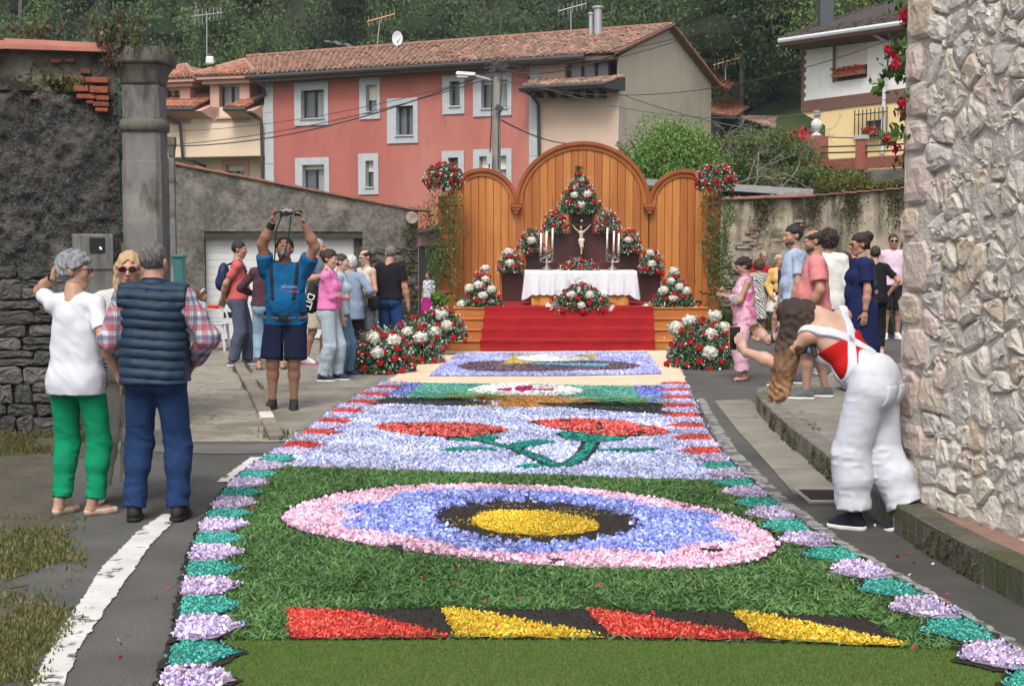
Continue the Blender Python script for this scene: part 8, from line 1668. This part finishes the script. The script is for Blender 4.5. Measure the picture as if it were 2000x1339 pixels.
# --- 5 man in salmon shirt with blue backpack
a5 = person('dark haired man in a salmon shirt with arms behind his back and a blue backpack', gp(468, 714), 96, 1.77, 'mid', 'm', .1, hair=('short', hairmat('black', (.02, .016, .014))), head=(-8, -4), hands=[(-.06, -.2, .93), (.06, -.22, .95)], elbows=[(-1, -.6, 0), (1, -.6, 0)], feet=[(-.10, .12), (.10, -.06)], top=dict(m=cloth('salmon', (.50, .11, .105)), sleeve=.5, hem=.93), bottom=dict(kind='pants', m=denim('slate', (.085, .10, .155)), loose=.018, calf=.03), shoes=('sneaker', GRYS, SOLW))
BPN = mat('navy_nylon', (.012, .02, .085), (.01, .016, .065), rough=.6, bump=.2, bs=20)
blob_thing('backpack', 'navy blue backpack on the back of the man in the salmon shirt', 'backpack', a5, [('pack', [E((0, -.20, 1.25), (.14, .085, .20)), E((0, -.25, 1.17), (.11, .07, .12))], BPN, dict(disp=folds(.006, 3))), ('strap', [C((.09, -.13, 1.42), (.10, .02, 1.475), .018, .018), C((.10, .02, 1.475), (.11, .12, 1.33), .018, .018)], BPN, dict(k=.01))])
# --- 6 ponytail woman
a6 = person('woman with brown ponytail in a plum top and light jeans, back turned', gp(520, 722), 186, 1.66, 'mid', 'f', .1, hair=('ponytail', hairmat('brown', (.06, .032, .022))), head=(-18, -2), hands=[(-.19, .16, 1.08), (.18, .18, 1.08)], elbows=[(-.8, -.5, 0), (.8, -.5, 0)], feet=[(-.10, 0), (.24, .05)], top=dict(m=cloth('plum', (.075, .035, .048)), sleeve=.9, hem=.93, loose=.022, slw=.02, fold=.009), bottom=dict(kind='pants', m=denim('light', (.26, .37, .50)), loose=.014, calf=.02, len=.9), shoes=('sandal', TANS))
V, F = surf([E(a6.Hh((0, -.125, .0)), (.034, .024, .018), a6.Rh)], .007, .01); link('scrunchie', mesh_np('scrunchie', V * a6.s, F, cloth('dusty_pink', (.45, .25, .25)), True), a6.body)
# --- 7 grey haired man behind
a7 = person('tall grey haired man in a slate t-shirt and beige shorts behind the photographer', gp(622, 711), 62, 1.80, 'mid', 'm', .3, hair=('short', hairmat('silver', (.36, .36, .36), (.18, .18, .18))), hands=[(-.12, .26, 1.2), (.16, .25, 1.25)], feet=[(-.1, 0), (.12, -.1)], top=dict(m=cloth('slate', (.13, .17, .22)), sleeve=.5, hem=.90), bottom=dict(kind='shorts', m=cloth('beige', (.48, .42, .33)), len=.48, loose=.02), shoes=('sneaker', WSH, mat('sole_pink', (.6, .12, .3))), brows=(.15, .14, .13))
# --- 8 pink jumper woman with bun and black backpack
a8 = person('woman with dark hair bun in a pink jumper and pale jeans', gp(644, 744), 82, 1.65, 'fair', 'f', .05, hair=('bun', hairmat('dark', (.035, .02, .015))), head=(-10, -6), hands=[(.12, .17, 1.14), (-.10, .19, 1.11)], elbows=[(-.8, -.3, -.3), (.8, -.3, -.3)], feet=[(-.10, .10), (.09, -.05)], footyaw=(0, 0), top=dict(m=cloth('pink_knit', (.70, .20, .42), (.64, .17, .38), bump=.5, bs=60), sleeve=.93, hem=.965, loose=.018, slw=.02, fold=.009), bottom=dict(kind='pants', m=denim('pale', (.40, .48, .54)), loose=.012, calf=.034, fold=.008), shoes=('sneaker', NAVYS, SOLW, WSH))
bk8 = blob_thing('drawstring_bag', 'black drawstring backpack with bold white letters behind the pink jumper', 'bag', a8, [('sack', [E((.02, -.21, 1.12), (.14, .085, .19)), E((.02, -.24, 1.02), (.13, .09, .12))], DARKM, dict(disp=folds(.012, 5))), ('cord', [C((.12, -.14, 1.30), (.10, .0, 1.49), .012, .012), C((.10, .0, 1.49), (.155, .10, 1.25), .012, .012), C((.155, .10, 1.25), (.14, -.14, .98), .012, .012)], DARKM, dict(k=.01))], loc=(.02, -.21, 1.12))
text('DIT', .13, Matrix.Translation((.155, -.045, -.03)) @ Matrix.Rotation(-math.pi / 2, 4, 'Z') @ Matrix.Rotation(math.pi, 4, 'Z') @ Matrix.Rotation(math.pi / 2, 4, 'X') @ Matrix.Rotation(-1.9, 4, 'Z'), mat('print_white', (.7, .7, .7)), 'lettering', bk8, .004)
# --- 9 to 12, rest of the left group
a9 = person('slim person in a light blue t-shirt and jeans half hidden by the pink jumper', gp(667, 737), 84, 1.60, 'fair', 'f', .0, hair=('short', hairmat('darkb', (.05, .03, .02))), hands=[(-.2, .05, .85), (.26, .08, .84)], feet=[(-.1, .1), (.1, .0)], footyaw=(-8, -8), top=dict(m=cloth('sky', (.38, .50, .62)), sleeve=.55, hem=.9), bottom=dict(kind='pants', m=denim('mid', (.10, .17, .28)), loose=.012, calf=.03), shoes=('sneaker', NAVYS, mat('sole_grey', (.3, .32, .34)), WSH))
a10 = person('white haired woman in a long blue grey shirt and black trousers seen from behind', gp(688, 708), 160, 1.55, 'fair', 'f', .5, hair=('fluffy', hairmat('white', (.58, .58, .58), (.38, .38, .39))), head=(16, -3), hands=[(-.1, .22, 1.15), (.24, .18, 1.1)], top=dict(m=cloth('stripe_blue', (.22, .28, .38)), sleeve=.6, hem=.72, loose=.02, slw=.02), bottom=dict(kind='pants', m=cloth('black', (.014, .013, .016)), loose=.016, calf=.02), shoes=('sneaker', BLKS, BLKS))
a11 = person('balding man with glasses in a cream sleeveless shirt and grey shorts', gp(716, 704), -48, 1.64, 'fair', 'm', .1, hair=('bald_top', hairmat('black', (.02, .016, .014))), head=(0, -8), hands=[(-.12, .2, 1.02), (.12, .22, 1.12)], top=dict(m=cloth('cream_tee', (.60, .55, .47)), sleeve=0, hem=.86, neck=(0, .05, 1.49, .07, .09, .07), name='sleeveless_shirt'), bottom=dict(kind='shorts', m=cloth('grey', (.14, .15, .17)), len=.5, loose=.02), shoes=('sneaker', BLKS, SOLW), glasses=('clear', 'dark'))
ring_strap(a11, (0, 0, 1.2), (.75, 0, -.6), .014, DARKM, 'bag_strap', .026, (), .012)
blob_thing('shoulder_bag', 'small black crossbody bag at the hip of the balding man', 'bag', a11, [('pouch', [E((-.24, .02, .93), (.05, .12, .13))], DARKM, dict(cuts=[((0, 0, 1.03), (0, 0, 1))]))])
a12 = person('stout grey haired man in a black t-shirt and jeans standing at the flower bank', gp(762, 702), 158, 1.70, 'red', 'm', .55, hair=('short', hairmat('grizzled', (.19, .18, .17), (.09, .08, .08))), head=(50, -6), hands=[(-.29, .0, .80), (.30, .06, .80)], feet=[(-.12, 0), (.12, 0)], top=dict(m=cloth('black', (.014, .013, .016)), sleeve=.5, hem=.93, loose=.018, slw=.022), bottom=dict(kind='pants', m=denim('deep', (.025, .065, .19)), loose=.014, calf=.03), shoes=('sneaker', BLKS, BLKS), glasses=('clear', 'dark'), belt=mat('brown_belt', (.07, .035, .02)))
# --- 13 girl behind, with plastic chair
c13 = gp(396, 690); a13 = person('small girl with a white headband by the plastic chair', c13, 70, .99, 'mid', 'f', 0, hair=('bob', hairmat('light_brown', (.14, .075, .04))), female_bust=.3, scale_head=1.35, top=dict(m=WHT_, sleeve=.5, hem=.9), bottom=dict(kind='skirt', m=cloth('pale', (.55, .5, .5)), len=.55), shoes=('sneaker', WSH, SOLW), headpos=(0, .03, 1.64))
V, F = surf([E(a13.Hh((0, -.01, .05)), (.122, .13, .12), a13.Rh)], .009, .01, cuts=[lambda X, Q=a13: np.abs(((X - Q.HC) @ Q.Rh)[..., 1] + .01 - .35 * ((X - Q.HC) @ Q.Rh)[..., 2]) - .022]); link('headband', mesh_np('headband', V * a13.s, F, WHT_, True), a13.body)
ch = thing('plastic_chair', tuple(gp(418, 684)), 'white plastic garden chair behind the man in the padded vest', 'chair'); x, y, _ = gp(418, 684); PW = mat('plastic_white', (.6, .62, .63), rough=.4)
for dx in (-.2, .2):
 for dy in (-.2, .2): MB().tube([(x + dx * 1.1, y + dy * 1.1, 0), (x + dx * .9, y + dy * .9, .43)], [.02, .028], 6).build('leg', PW, ch)
MB().box((x, y, .44), (.46, .46, .03)).build('seat', PW, ch, bevel=.01)
for k in range(5): MB().box((x - .2, y - .18 + .09 * k, .65), (.02, .05, .4)).build('back_slat', PW, ch, bevel=.004)
for s_ in (-1, 1): MB().tube(catmull([(x - .2, y + s_ * .23, .44), (x - .2, y + s_ * .23, .66), (x + .12, y + s_ * .23, .66), (x + .2, y + s_ * .23, .44)], 4), .018, 6).build('armrest', PW, ch)
rt = thing('red_tray', (x - .05, y - .1, .70), 'red plastic tray resting on the white garden chair', 'tray'); MB().box((x - .05, y - .1, .70), (.36, .3, .02)).box((x - .05, y - .1, .73), (.30, .24, .03)).build('tray', mat('red_plastic', (.55, .04, .03), rough=.4), rt, bevel=.008)
p14 = at(838, 640, 28.5); p14[2] = 0; a14 = person('child in a magenta skirt and white top beyond the left wooden column', p14, -40, 1.18, 'mid', 'f', 0, hair=('bob', hairmat('brown', (.06, .032, .022))), female_bust=.3, top=dict(m=WHT_, sleeve=.5, hem=.95), bottom=dict(kind='skirt', m=cloth('magenta', (.40, .01, .22)), len=.52, flare=.08), shoes=('sneaker', WSH, SOLW))
# --- right group
def satinfn(N, L, mp, mix, noise, ramp, col, P): return mix(ramp(noise(7, 3), .48, .60), col, (.52, .10, .25, 1))
SAT = mat('pink_satin', (.70, .42, .52), (.62, .33, .44), sc=6, rough=.35, spec=.5, fn=satinfn, bump=.3, bs=12, bd=.012); PPK = cloth('soft_pink', (.68, .42, .52), (.62, .38, .47))
a20 = person('short haired woman in a shiny pink tunic and pink trousers looking at her phone', gp(1452, 743), -84, 1.55, 'mid', 'f', .45, hair=('fluffy', hairmat('aubergine', (.035, .014, .014))), head=(-2, -22), hands=[(-.06, .31, 1.22), (.03, .29, 1.27)], elbows=[(-.6, -.5, -.7), (.6, -.5, -.7)], curl=(.7, .7), feet=[(-.1, .06), (.1, -.02)], top=dict(m=SAT, sleeve=0, hem=.80, loose=.022, fold=.012, name='tunic'), bottom=dict(kind='pants', m=PPK, loose=.018, calf=.05, len=.92), shoes=('sandal', TANS))
BLKG = mat('screen_black', (.006, .006, .008), rough=.12, spec=.7)
cuboid('phone', 'dark phone held by the woman in the pink tunic', 'phone', a20, (-.01, .40, 1.33), (.075, .012, .15), rotm(rx=-.9), BLKG, [('screen', (0, -.007, 0), (.066, .001, .14), mat('screen_dim', (.03, .035, .04), rough=.1))])
blob_thing('handbag', 'silver grey clutch bag under the arm of the woman in pink', 'bag', a20, [('bag', [E((-.20, .19, 1.17), (.022, .10, .07), rotm(rx=.5))], mat('silver_leather', (.36, .34, .35), rough=.4), dict(disp=folds(.006, 2)))])
def zigfn(N, L, mp, mix, noise, ramp, col, P):
 w = N.new('ShaderNodeTexWave'); w.wave_type = 'BANDS'; w.bands_direction = 'DIAGONAL'; w.inputs['Scale'].default_value = 9; w.inputs['Distortion'].default_value = 9; w.inputs['Detail'].default_value = 1; L.new(mp.outputs[0], w.inputs['Vector']); return mix(ramp(w.outputs['Fac'], .45, .55), (.10, .105, .10, 1), (.50, .49, .46, 1))
ZIG = mat('zigzag_cotton', (.4, .4, .4), rough=.9, fn=zigfn)
a21 = person('small woman in a black and white patterned dress seen from behind', gp(1481, 662), 176, 1.43, 'mid', 'f', .5, hair=('curly', hairmat('chestnut', (.10, .045, .025))), top=dict(m=ZIG, sleeve=.5, hem=.75, loose=.02), bottom=dict(kind='dress', m=ZIG, len=.46, loose=.022, flare=.03, waist=.98), shoes=('sandal', TANS))
a22 = person('man with glasses in a red shirt behind the patterned dress', gp(1474, 652), 10, 1.62, 'red', 'm', .2, hair=('bald_top', hairmat('grizzled', (.19, .18, .17))), side=-14, hands=[(-.55, .05, 1.05), (.25, .1, .9)], top=dict(m=cloth('red', (.42, .02, .03)), sleeve=.95, hem=.9), bottom=dict(kind='pants', m=denim('deep', (.025, .065, .19))), shoes=('sneaker', BLKS, BLKS), glasses=('clear', 'dark'))
a23 = person('elderly woman in a yellow cardigan, navy top and white skirt', gp(1519, 663), 14, 1.53, 'red', 'f', .4, hair=('fluffy', hairmat('pale_blonde', (.50, .38, .24), (.34, .25, .16))), hands=[(-.2, .1, .92), (.2, .1, .92)], top=dict(m=cloth('navy', (.02, .025, .06)), sleeve=0, hem=.92), bottom=dict(kind='skirt', m=cloth('white_skirt', (.62, .6, .58)), len=.58, loose=.02), shoes=('sandal', TANS))
a23.add('cardigan', a23.torso(.026) + [C(a23.sh[i], a23.el[i], .062, .056) for i in (0, 1)] + [C(a23.el[i], a23.wr[i], .054, .045) for i in (0, 1)] + [C((-.14, .0, 1.1), (-.17, .02, .72), .07, .06), C((.14, .0, 1.1), (.17, .02, .72), .07, .06)], cloth('mustard', (.60, .38, .12)), k=.03, minus=[E((0, .16, 1.1), (.085, .16, .55), None, k=.01)], disp=folds(.006))
JSH = denim('shorts', (.10, .19, .36))
a24 = person('bearded dark haired man in a light blue t-shirt with grey print', gp(1548, 752, KH), -84, 1.76, 'mid', 'm', .15, hair=('short', hairmat('black', (.02, .016, .014))), head=(8, -4), hands=[(-.24, .10, .82), (.24, .1, .84)], feet=[(-.1, .16), (.1, -.05)], top=dict(m=cloth('light_blue', (.40, .49, .64), c3=(.05, .06, .08), c3s=3.2), sleeve=.5, hem=.90, loose=.018), bottom=dict(kind='shorts', m=JSH, len=.50, loose=.024), shoes=('sneaker', GRYS, SOLW), beard=(.11, .085, .07))
a25 = person('bald bearded man in a salmon pink t-shirt and denim shorts standing on the pavement', gp(1588, 778, KH), -96, 1.69, 'mid', 'm', .6, hair=('bald_top', hairmat('shorn', (.035, .028, .024))), head=(4, -14), hands=[(-.24, .10, .92), (.24, .16, .95)], feet=[(-.1, .10), (.12, -.12)], footyaw=(0, -4), top=dict(m=cloth('rose_tee', (.64, .23, .23), (.58, .20, .20)), sleeve=.5, hem=.88, loose=.022, slw=.024, fold=.011), bottom=dict(kind='shorts', m=JSH, len=.50, loose=.024), shoes=('sneaker', GRYS, SOLW, WSH), beard=(.10, .065, .05))
p = at(1618, 480, 16.4); p[2] = KH; a26 = person('woman with dark curly hair in a loose white t-shirt, back turned', p, 170, 1.70, 'mid', 'f', .3, hair=('curly', hairmat('curl', (.03, .018, .014))), top=dict(m=cloth('offwhite', (.64, .63, .60)), sleeve=.55, hem=.80, loose=.028, slw=.03), bottom=dict(kind='pants', m=cloth('bluegrey', (.12, .15, .2))), shoes=('sneaker', WSH, SOLW))
p = at(1672, 480, 19.0); p[2] = 0; a27 = person('bald man in dark clothes half hidden by the woman in the navy dress', p, 176, 1.82, 'red', 'm', .1, top=dict(m=cloth('charcoal', (.03, .03, .035)), sleeve=.9, hem=.9), bottom=dict(kind='pants', m=cloth('black', (.014, .013, .016))), shoes=('sneaker', BLKS, BLKS))
NVD = cloth('navy_dress', (.016, .022, .085), (.012, .017, .068), bump=.35, bs=14)
p = at(1682, 480, 14.6); p[2] = KH; a28 = person('woman with sunglasses and a dark hair bun in a long navy dress on the pavement', p, -86, 1.66, 'red', 'f', .35, hair=('bun', hairmat('auburn', (.045, .018, .016)), 1), head=(4, -4), hands=[(-.26, .03, .84), (.24, .1, .9)], curl=(.5, .4), top=dict(m=NVD, sleeve=.5, hem=.80, loose=.020, slw=.024, fold=.009), bottom=dict(kind='dress', m=NVD, len=.10, loose=.035, flare=.07, waist=1.05, fold=.012), shoes=('sandal', TANS), glasses=('sun', 'amber', 1.2))
V, F = surf([C(a28.wr[0] - unit(a28.wr[0] - a28.el[0]) * .03, a28.wr[0] - unit(a28.wr[0] - a28.el[0]) * .022, .030, .030)], .008, .004); link('bracelet', mesh_np('bracelet', V * a28.s, F, TANS, True), a28.root)
a29 = person('person in black t-shirt and leggings with one hand on the hip', gp(1706, 696), 168, 1.70, 'mid', 'f', .2, hair=('short', hairmat('darkb', (.05, .03, .02))), hands=[(-.2, .1, 1.0), (.22, .02, 1.0)], elbows=[(-1, -.4, 0), (1, -.25, .1)], feet=[(-.09, 0), (.12, .02)], top=dict(m=cloth('black', (.014, .013, .016)), sleeve=.5, hem=.85, loose=.02), bottom=dict(kind='pants', m=cloth('black', (.014, .013, .016)), loose=.004, calf=.004, len=.9), shoes=('sneaker', mat('shoe_pinkish', (.5, .33, .3), rough=.8), SOLW))
a30 = person('tall man with sunglasses in a pale pink t-shirt and black shorts near the wall', gp(1741, 662), -6, 1.92, 'mid', 'm', .1, hair=('short', hairmat('brown', (.06, .032, .022))), hands=[(-.2, .12, 1.0), (.22, .1, .95)], top=dict(m=cloth('pale_pink', (.62, .47, .58)), sleeve=.5, hem=.9, loose=.018), bottom=dict(kind='shorts', m=cloth('black', (.014, .013, .016)), len=.5, loose=.02), shoes=('sneaker', WSH, SOLW), glasses=('sun', 'dark', 1.1))
a31 = person('woman in a white blouse and wide jeans half cut off by the stone wall', gp(1765, 660), -22, 1.78, 'mid', 'f', .1, hair=('bun', hairmat('brown', (.06, .032, .022))), hands=[(-.12, .2, 1.05), (.2, .05, .9)], top=dict(m=cloth('white_blouse', (.66, .64, .62)), sleeve=.8, hem=.98, loose=.022, slw=.025), bottom=dict(kind='pants', m=denim('grey_blue', (.13, .18, .26)), loose=.018, calf=.045), shoes=('sneaker', WSH, SOLW))
p = at(1650, 480, 17.6); p[2] = 0; a32 = person('brown haired woman with glasses holding her hands at her chest left of the navy dress', p, -72, 1.62, 'fair', 'f', .1, hair=('bob', hairmat('brown', (.06, .032, .022))), hands=[(-.05, .24, 1.30), (.05, .25, 1.30)], elbows=[(-.7, -.1, -.8), (.7, -.1, -.8)], top=dict(m=cloth('pale_stripe', (.6, .5, .52)), sleeve=.6, hem=.88), bottom=dict(kind='pants', m=cloth('sand_trousers', (.36, .32, .27))), shoes=('sneaker', WSH, SOLW), glasses=('clear', 'dark'))
blob_thing('tote_bag', 'beige cloth tote bag hanging behind the pink t-shirt man', 'bag', a32, [('bag', [C((-.24, .05, .98), (-.26, .05, .78), .06, .10)], cloth('tote', (.42, .38, .31)), dict(disp=folds(.01))), ('handle', [C((-.22, .0, 1.05), (-.19, .0, 1.42), .012, .012)], cloth('tote', (.42, .38, .31)), dict(k=.01))])
# --- woman bending with phone in white overalls
OV = cloth('overall_white', (.54, .555, .61), (.51, .525, .58), bump=.35, bs=12, bd=.012); OMB = mat('hair_ombre', (.045, .026, .018), (.02, .012, .009), sc=30, st=(3, 3, .35), rough=.5, spec=.4, bump=.8, bs=60, bd=.01)
pO = gp(1700, 1034); HCo = np.array([0, .555, 1.315]); tl = lambda *p: np.array(p)
strands = [(tl(-.08, 0.495, 1.335), tl(-.13, 0.535, 1.020), .085, .075), (tl(-.13, 0.535, 1.020), tl(-.12, 0.575, 0.820), .072, .040), (tl(-.03, 0.445, 1.375), tl(-.12, 0.445, 1.155), .075, .055), (tl(-.06, 0.575, 1.155), tl(-.09, 0.645, 0.800), .05, .022), (tl(-.13, 0.515, 1.000), tl(-.15, 0.515, 0.840), .045, .018), (tl(.0, 0.515, 1.315), tl(-.05, 0.555, 1.080), .085, .075), (tl(-.05, 0.555, 1.100), tl(-.04, 0.615, 0.880), .07, .045), (tl(-.10, 0.515, 1.285), tl(-.12, 0.575, 1.050), .05, .05), (tl(-.12, 0.575, 1.050), tl(-.10, 0.635, 0.840), .05, .028), (tl(-.04, 0.415, 1.335), tl(-.08, 0.385, 1.215), .06, .035), (tl(.03, 0.565, 1.185), tl(.0, 0.635, 0.920), .05, .03), (tl(-.08, 0.385, 1.215), tl(-.13, 0.335, 1.100), .03, .012)]
ov = person('long haired woman in white overalls and red top bending to take a phone photo', pO, -124, 1.66, 'fair', 'f', .35, hair=('long', OMB, strands), head=(-8, -14), headpos=HCo, lean=42, twist=-34, hands=[(-.08, .84, 1.10), (.05, .82, 1.15)], elbows=[(-.25, -.1, -1), (.6, .1, -.7)], hd=[(.15, .55, .8), (-.3, .6, .7)], hn=[(.8, 0, .3), (-.8, 0, .3)], curl=(.5, .5), feet=[(-.06, .11), (.07, -.20)], lift=(0, .03), footyaw=(4, 20), knees=[(-.1, 1, 0), (.05, 1, 0)],
   top=dict(m=cloth('red_ribbed', (.46, .012, .012), bump=.4, bs=40), sleeve=0, hem=1.02, loose=.008, neck=None, name='red_top', cuts=[]), bottom=dict(kind='pants', m=OV, waist=1.06, loose=.026, calf=.064, len=.93, fold=.007), shoes=('sneaker', mat('shoe_navyblack', (.01, .013, .022), rough=.8), SOLW), lw=1.08)
# red top must stop below the shoulder blades: rebuild it as a tube, then the overall's bib, crossing straps and colour of the hair ends
bpy.data.objects.remove(ov.top)
UP = ov.Rl @ np.array([0, 0, 1.])
ov.add('red_top', ov.torso(.008), MC['cloth_red_ribbed'], k=.03, cuts=[(ov.U((0, 0, 1.275)), ov.Rl @ unit((0, -.25, 1.))), (ov.U((0, 0, 1.06)), -UP)], disp=folds(.004, 2))
ov.add('under_band', ov.torso(.006), DARKM, k=.03, cuts=[(ov.U((0, 0, 1.10)), UP), (ov.U((0, 0, 1.0)), -UP)])
for sx in (-1, 1):                                # straps crossing on the back
 n = unit(ov.Rl @ unit((1, 0, sx * -.72))); p = ov.U((sx * .0, 0, 1.215)); bk = ov.Rl @ np.array([0, 1., 0])
 V, F = surf(ov.torso(.0155), .0065, .03, cuts=[lambda X, p=p, n=n: np.abs((X - p) @ n) - .026, (ov.U((0, .04, 0)), bk), (ov.U((0, 0, 1.03)), -UP)]); link('overall_strap', mesh_np('overall_strap', V * ov.s, F, OV, True), ov.root)
V, F = surf(ov.torso(.017), .0075, .03, cuts=[(ov.U((0, .05, 0)), -(ov.Rl @ np.array([0, 1., 0]))), (ov.U((0, 0, 1.36)), UP), (ov.U((0, 0, 1.03)), -UP), lambda X: np.abs(X[..., 0]) - .095]); link('overall_bib', mesh_np('overall_bib', V * ov.s, F, OV, True), ov.root)
def rise(X, Q=ov):
 L = (X - Q.U((0, 0, 1.0))) @ Q.Rl; return L[..., 2] - (.03 + .10 * np.exp(-(L[..., 0] / .07) ** 2) * (L[..., 1] < 0))
V, F = surf(ov.torso(.024), .0085, .03, cuts=[rise, (ov.U((0, 0, .96)), -UP)]); link('overall_waist', mesh_np('overall_waist', V * ov.s, F, OV, True), ov.root)
for zz, x0_ in ((.84, -.085), (.84, .085)):       # back pockets
 pc = np.array([x0_, -.05, zz]); V, F = surf([E((-.078, -.058, .895), np.array([.09, .085, .10]) + .030), E((.078, -.058, .895), np.array([.09, .085, .10]) + .030), E((0, -.012, .93), np.array([.175, .115, .12]) + .030)], .009, .03, cuts=[lambda X, x0_=x0_: np.abs(X[..., 0] - x0_) - .062, ((0, 0, .93), (0, 0, 1.)), ((0, 0, .80), (0, 0, -1.)), ((0, -.06, 0), (0, 1., 0))]); link('back_pocket', mesh_np('back_pocket', V * ov.s, F, OV, True), ov.root)
# ombre: the hair really turns from dark brown to golden towards its ends (dyed), by height along the strands
me = ov.hair.data; n = len(me.vertices); co = np.empty(n * 3, np.float32); me.vertices.foreach_get('co', co); co = co.reshape(-1, 3) / ov.s
t = np.clip((1.22 - co[:, 2]) / .32, 0, 1) ** 1.2 * np.clip((co[:, 1] - .35) / .12, 0, 1); st = .75 + .5 * (vnoise(np.c_[co[:, 0] * 110, co[:, 1] * 110, co[:, 2] * 7], 1.0, 3) * .5 + .5); c = (np.array([.042, .024, .017]) * (1 - t[:, None]) + np.array([.36, .19, .09]) * t[:, None]) * st[:, None]
ca = me.color_attributes.new('Col', 'FLOAT_COLOR', 'POINT'); ca.data.foreach_set('color', np.c_[c, np.ones(n)].astype(np.float32).ravel())
me.materials.clear(); me.materials.append(mat('hair_dyed', (1, 1, 1), attr=True, rough=.5, spec=.4, bump=.8, bs=120, bd=.008, sc=30, st=(3, 3, .35)))
cuboid('phone', 'phone in an orange case held up by the woman in white overalls', 'phone', ov, (-.0, .95, 1.18), (.078, .012, .158), rotm(rz=-.95, rx=-.05), mat('orange_case', (.55, .13, .05), rough=.5), [('screen', (0, -.0068, 0), (.070, .001, .150), BLKG), ('glass_back', (0, .0068, 0), (.070, .001, .150), BLKG)])
d = unit(ov.wr[1] - ov.el[1])
for q, mm in ((0, mat('band_navy', (.01, .015, .06))), (1, SOLW), (2, mat('band_blue', (.2, .3, .5)))): V, F = surf([C(ov.wr[1] - d * (.05 + .012 * q), ov.wr[1] - d * (.045 + .012 * q), .031, .031)], .006, .004); link('wristband', mesh_np('wristband', V * ov.s, F, mm, True), ov.root)
# ------------------------------------------------------------ air between camera and wooded hill
hz = MB().box((0, 70, 34), (400, 230, 76)).build('haze', None); hz.data.materials.clear(); tag(hz, kind='stuff')
hm_ = bpy.data.materials.new('air'); hm_.use_nodes = True; N = hm_.node_tree.nodes; N.remove(N['Principled BSDF']); pv_ = N.new('ShaderNodeVolumePrincipled'); pv_.inputs['Color'].default_value = (.82, .88, .95, 1); pv_.inputs['Density'].default_value = .0006; pv_.inputs['Anisotropy'].default_value = .2
hm_.node_tree.links.new(pv_.outputs[0], N['Material Output'].inputs['Volume']); hz.data.materials.append(hm_)
# far rail on the grass slope and old corrugated awning over the ridge
rl = thing('hillside_rail', tuple(at(1560, 245, 52)), 'thin metal handrail on the grass slope left of the white house', 'railing')
for a, b in (((1540, 266), (1604, 238)), ((1545, 274), (1604, 250))): MB().tube([at(*a, 51), at(*b, 50)], .03, 6).build('rail', GUT, rl)
for u, v in ((1545, 266), (1575, 253), (1602, 240)): MB().tube([at(u, v, 50.5), at(u, v + 18, 50.5)], .03, 6).build('post', GUT, rl)
aw = thing('corrugated_awning', tuple(at(690, 92, 59)), 'old dark corrugated awning sheet behind the ridge of the red house', 'awning'); V = []
for k in range(25): q = at(632 + 95 * k / 24, 80 + 20 * (k / 24) + 1.8 * math.sin(k * 1.1), 59); V += [q, q + np.array([0, 1.5, .25])]
MB().add(V, [(2 * k, 2 * k + 1, 2 * k + 3, 2 * k + 2) for k in range(24)]).build('sheet', mat('awning_dark', (.04, .035, .03), (.2, .2, .2), sc=2), aw)
for u in (650, 700): MB().tube([at(u, 88, 59.4), at(u, 120, 59.4)], .05, 5).build('post', GUT, aw)
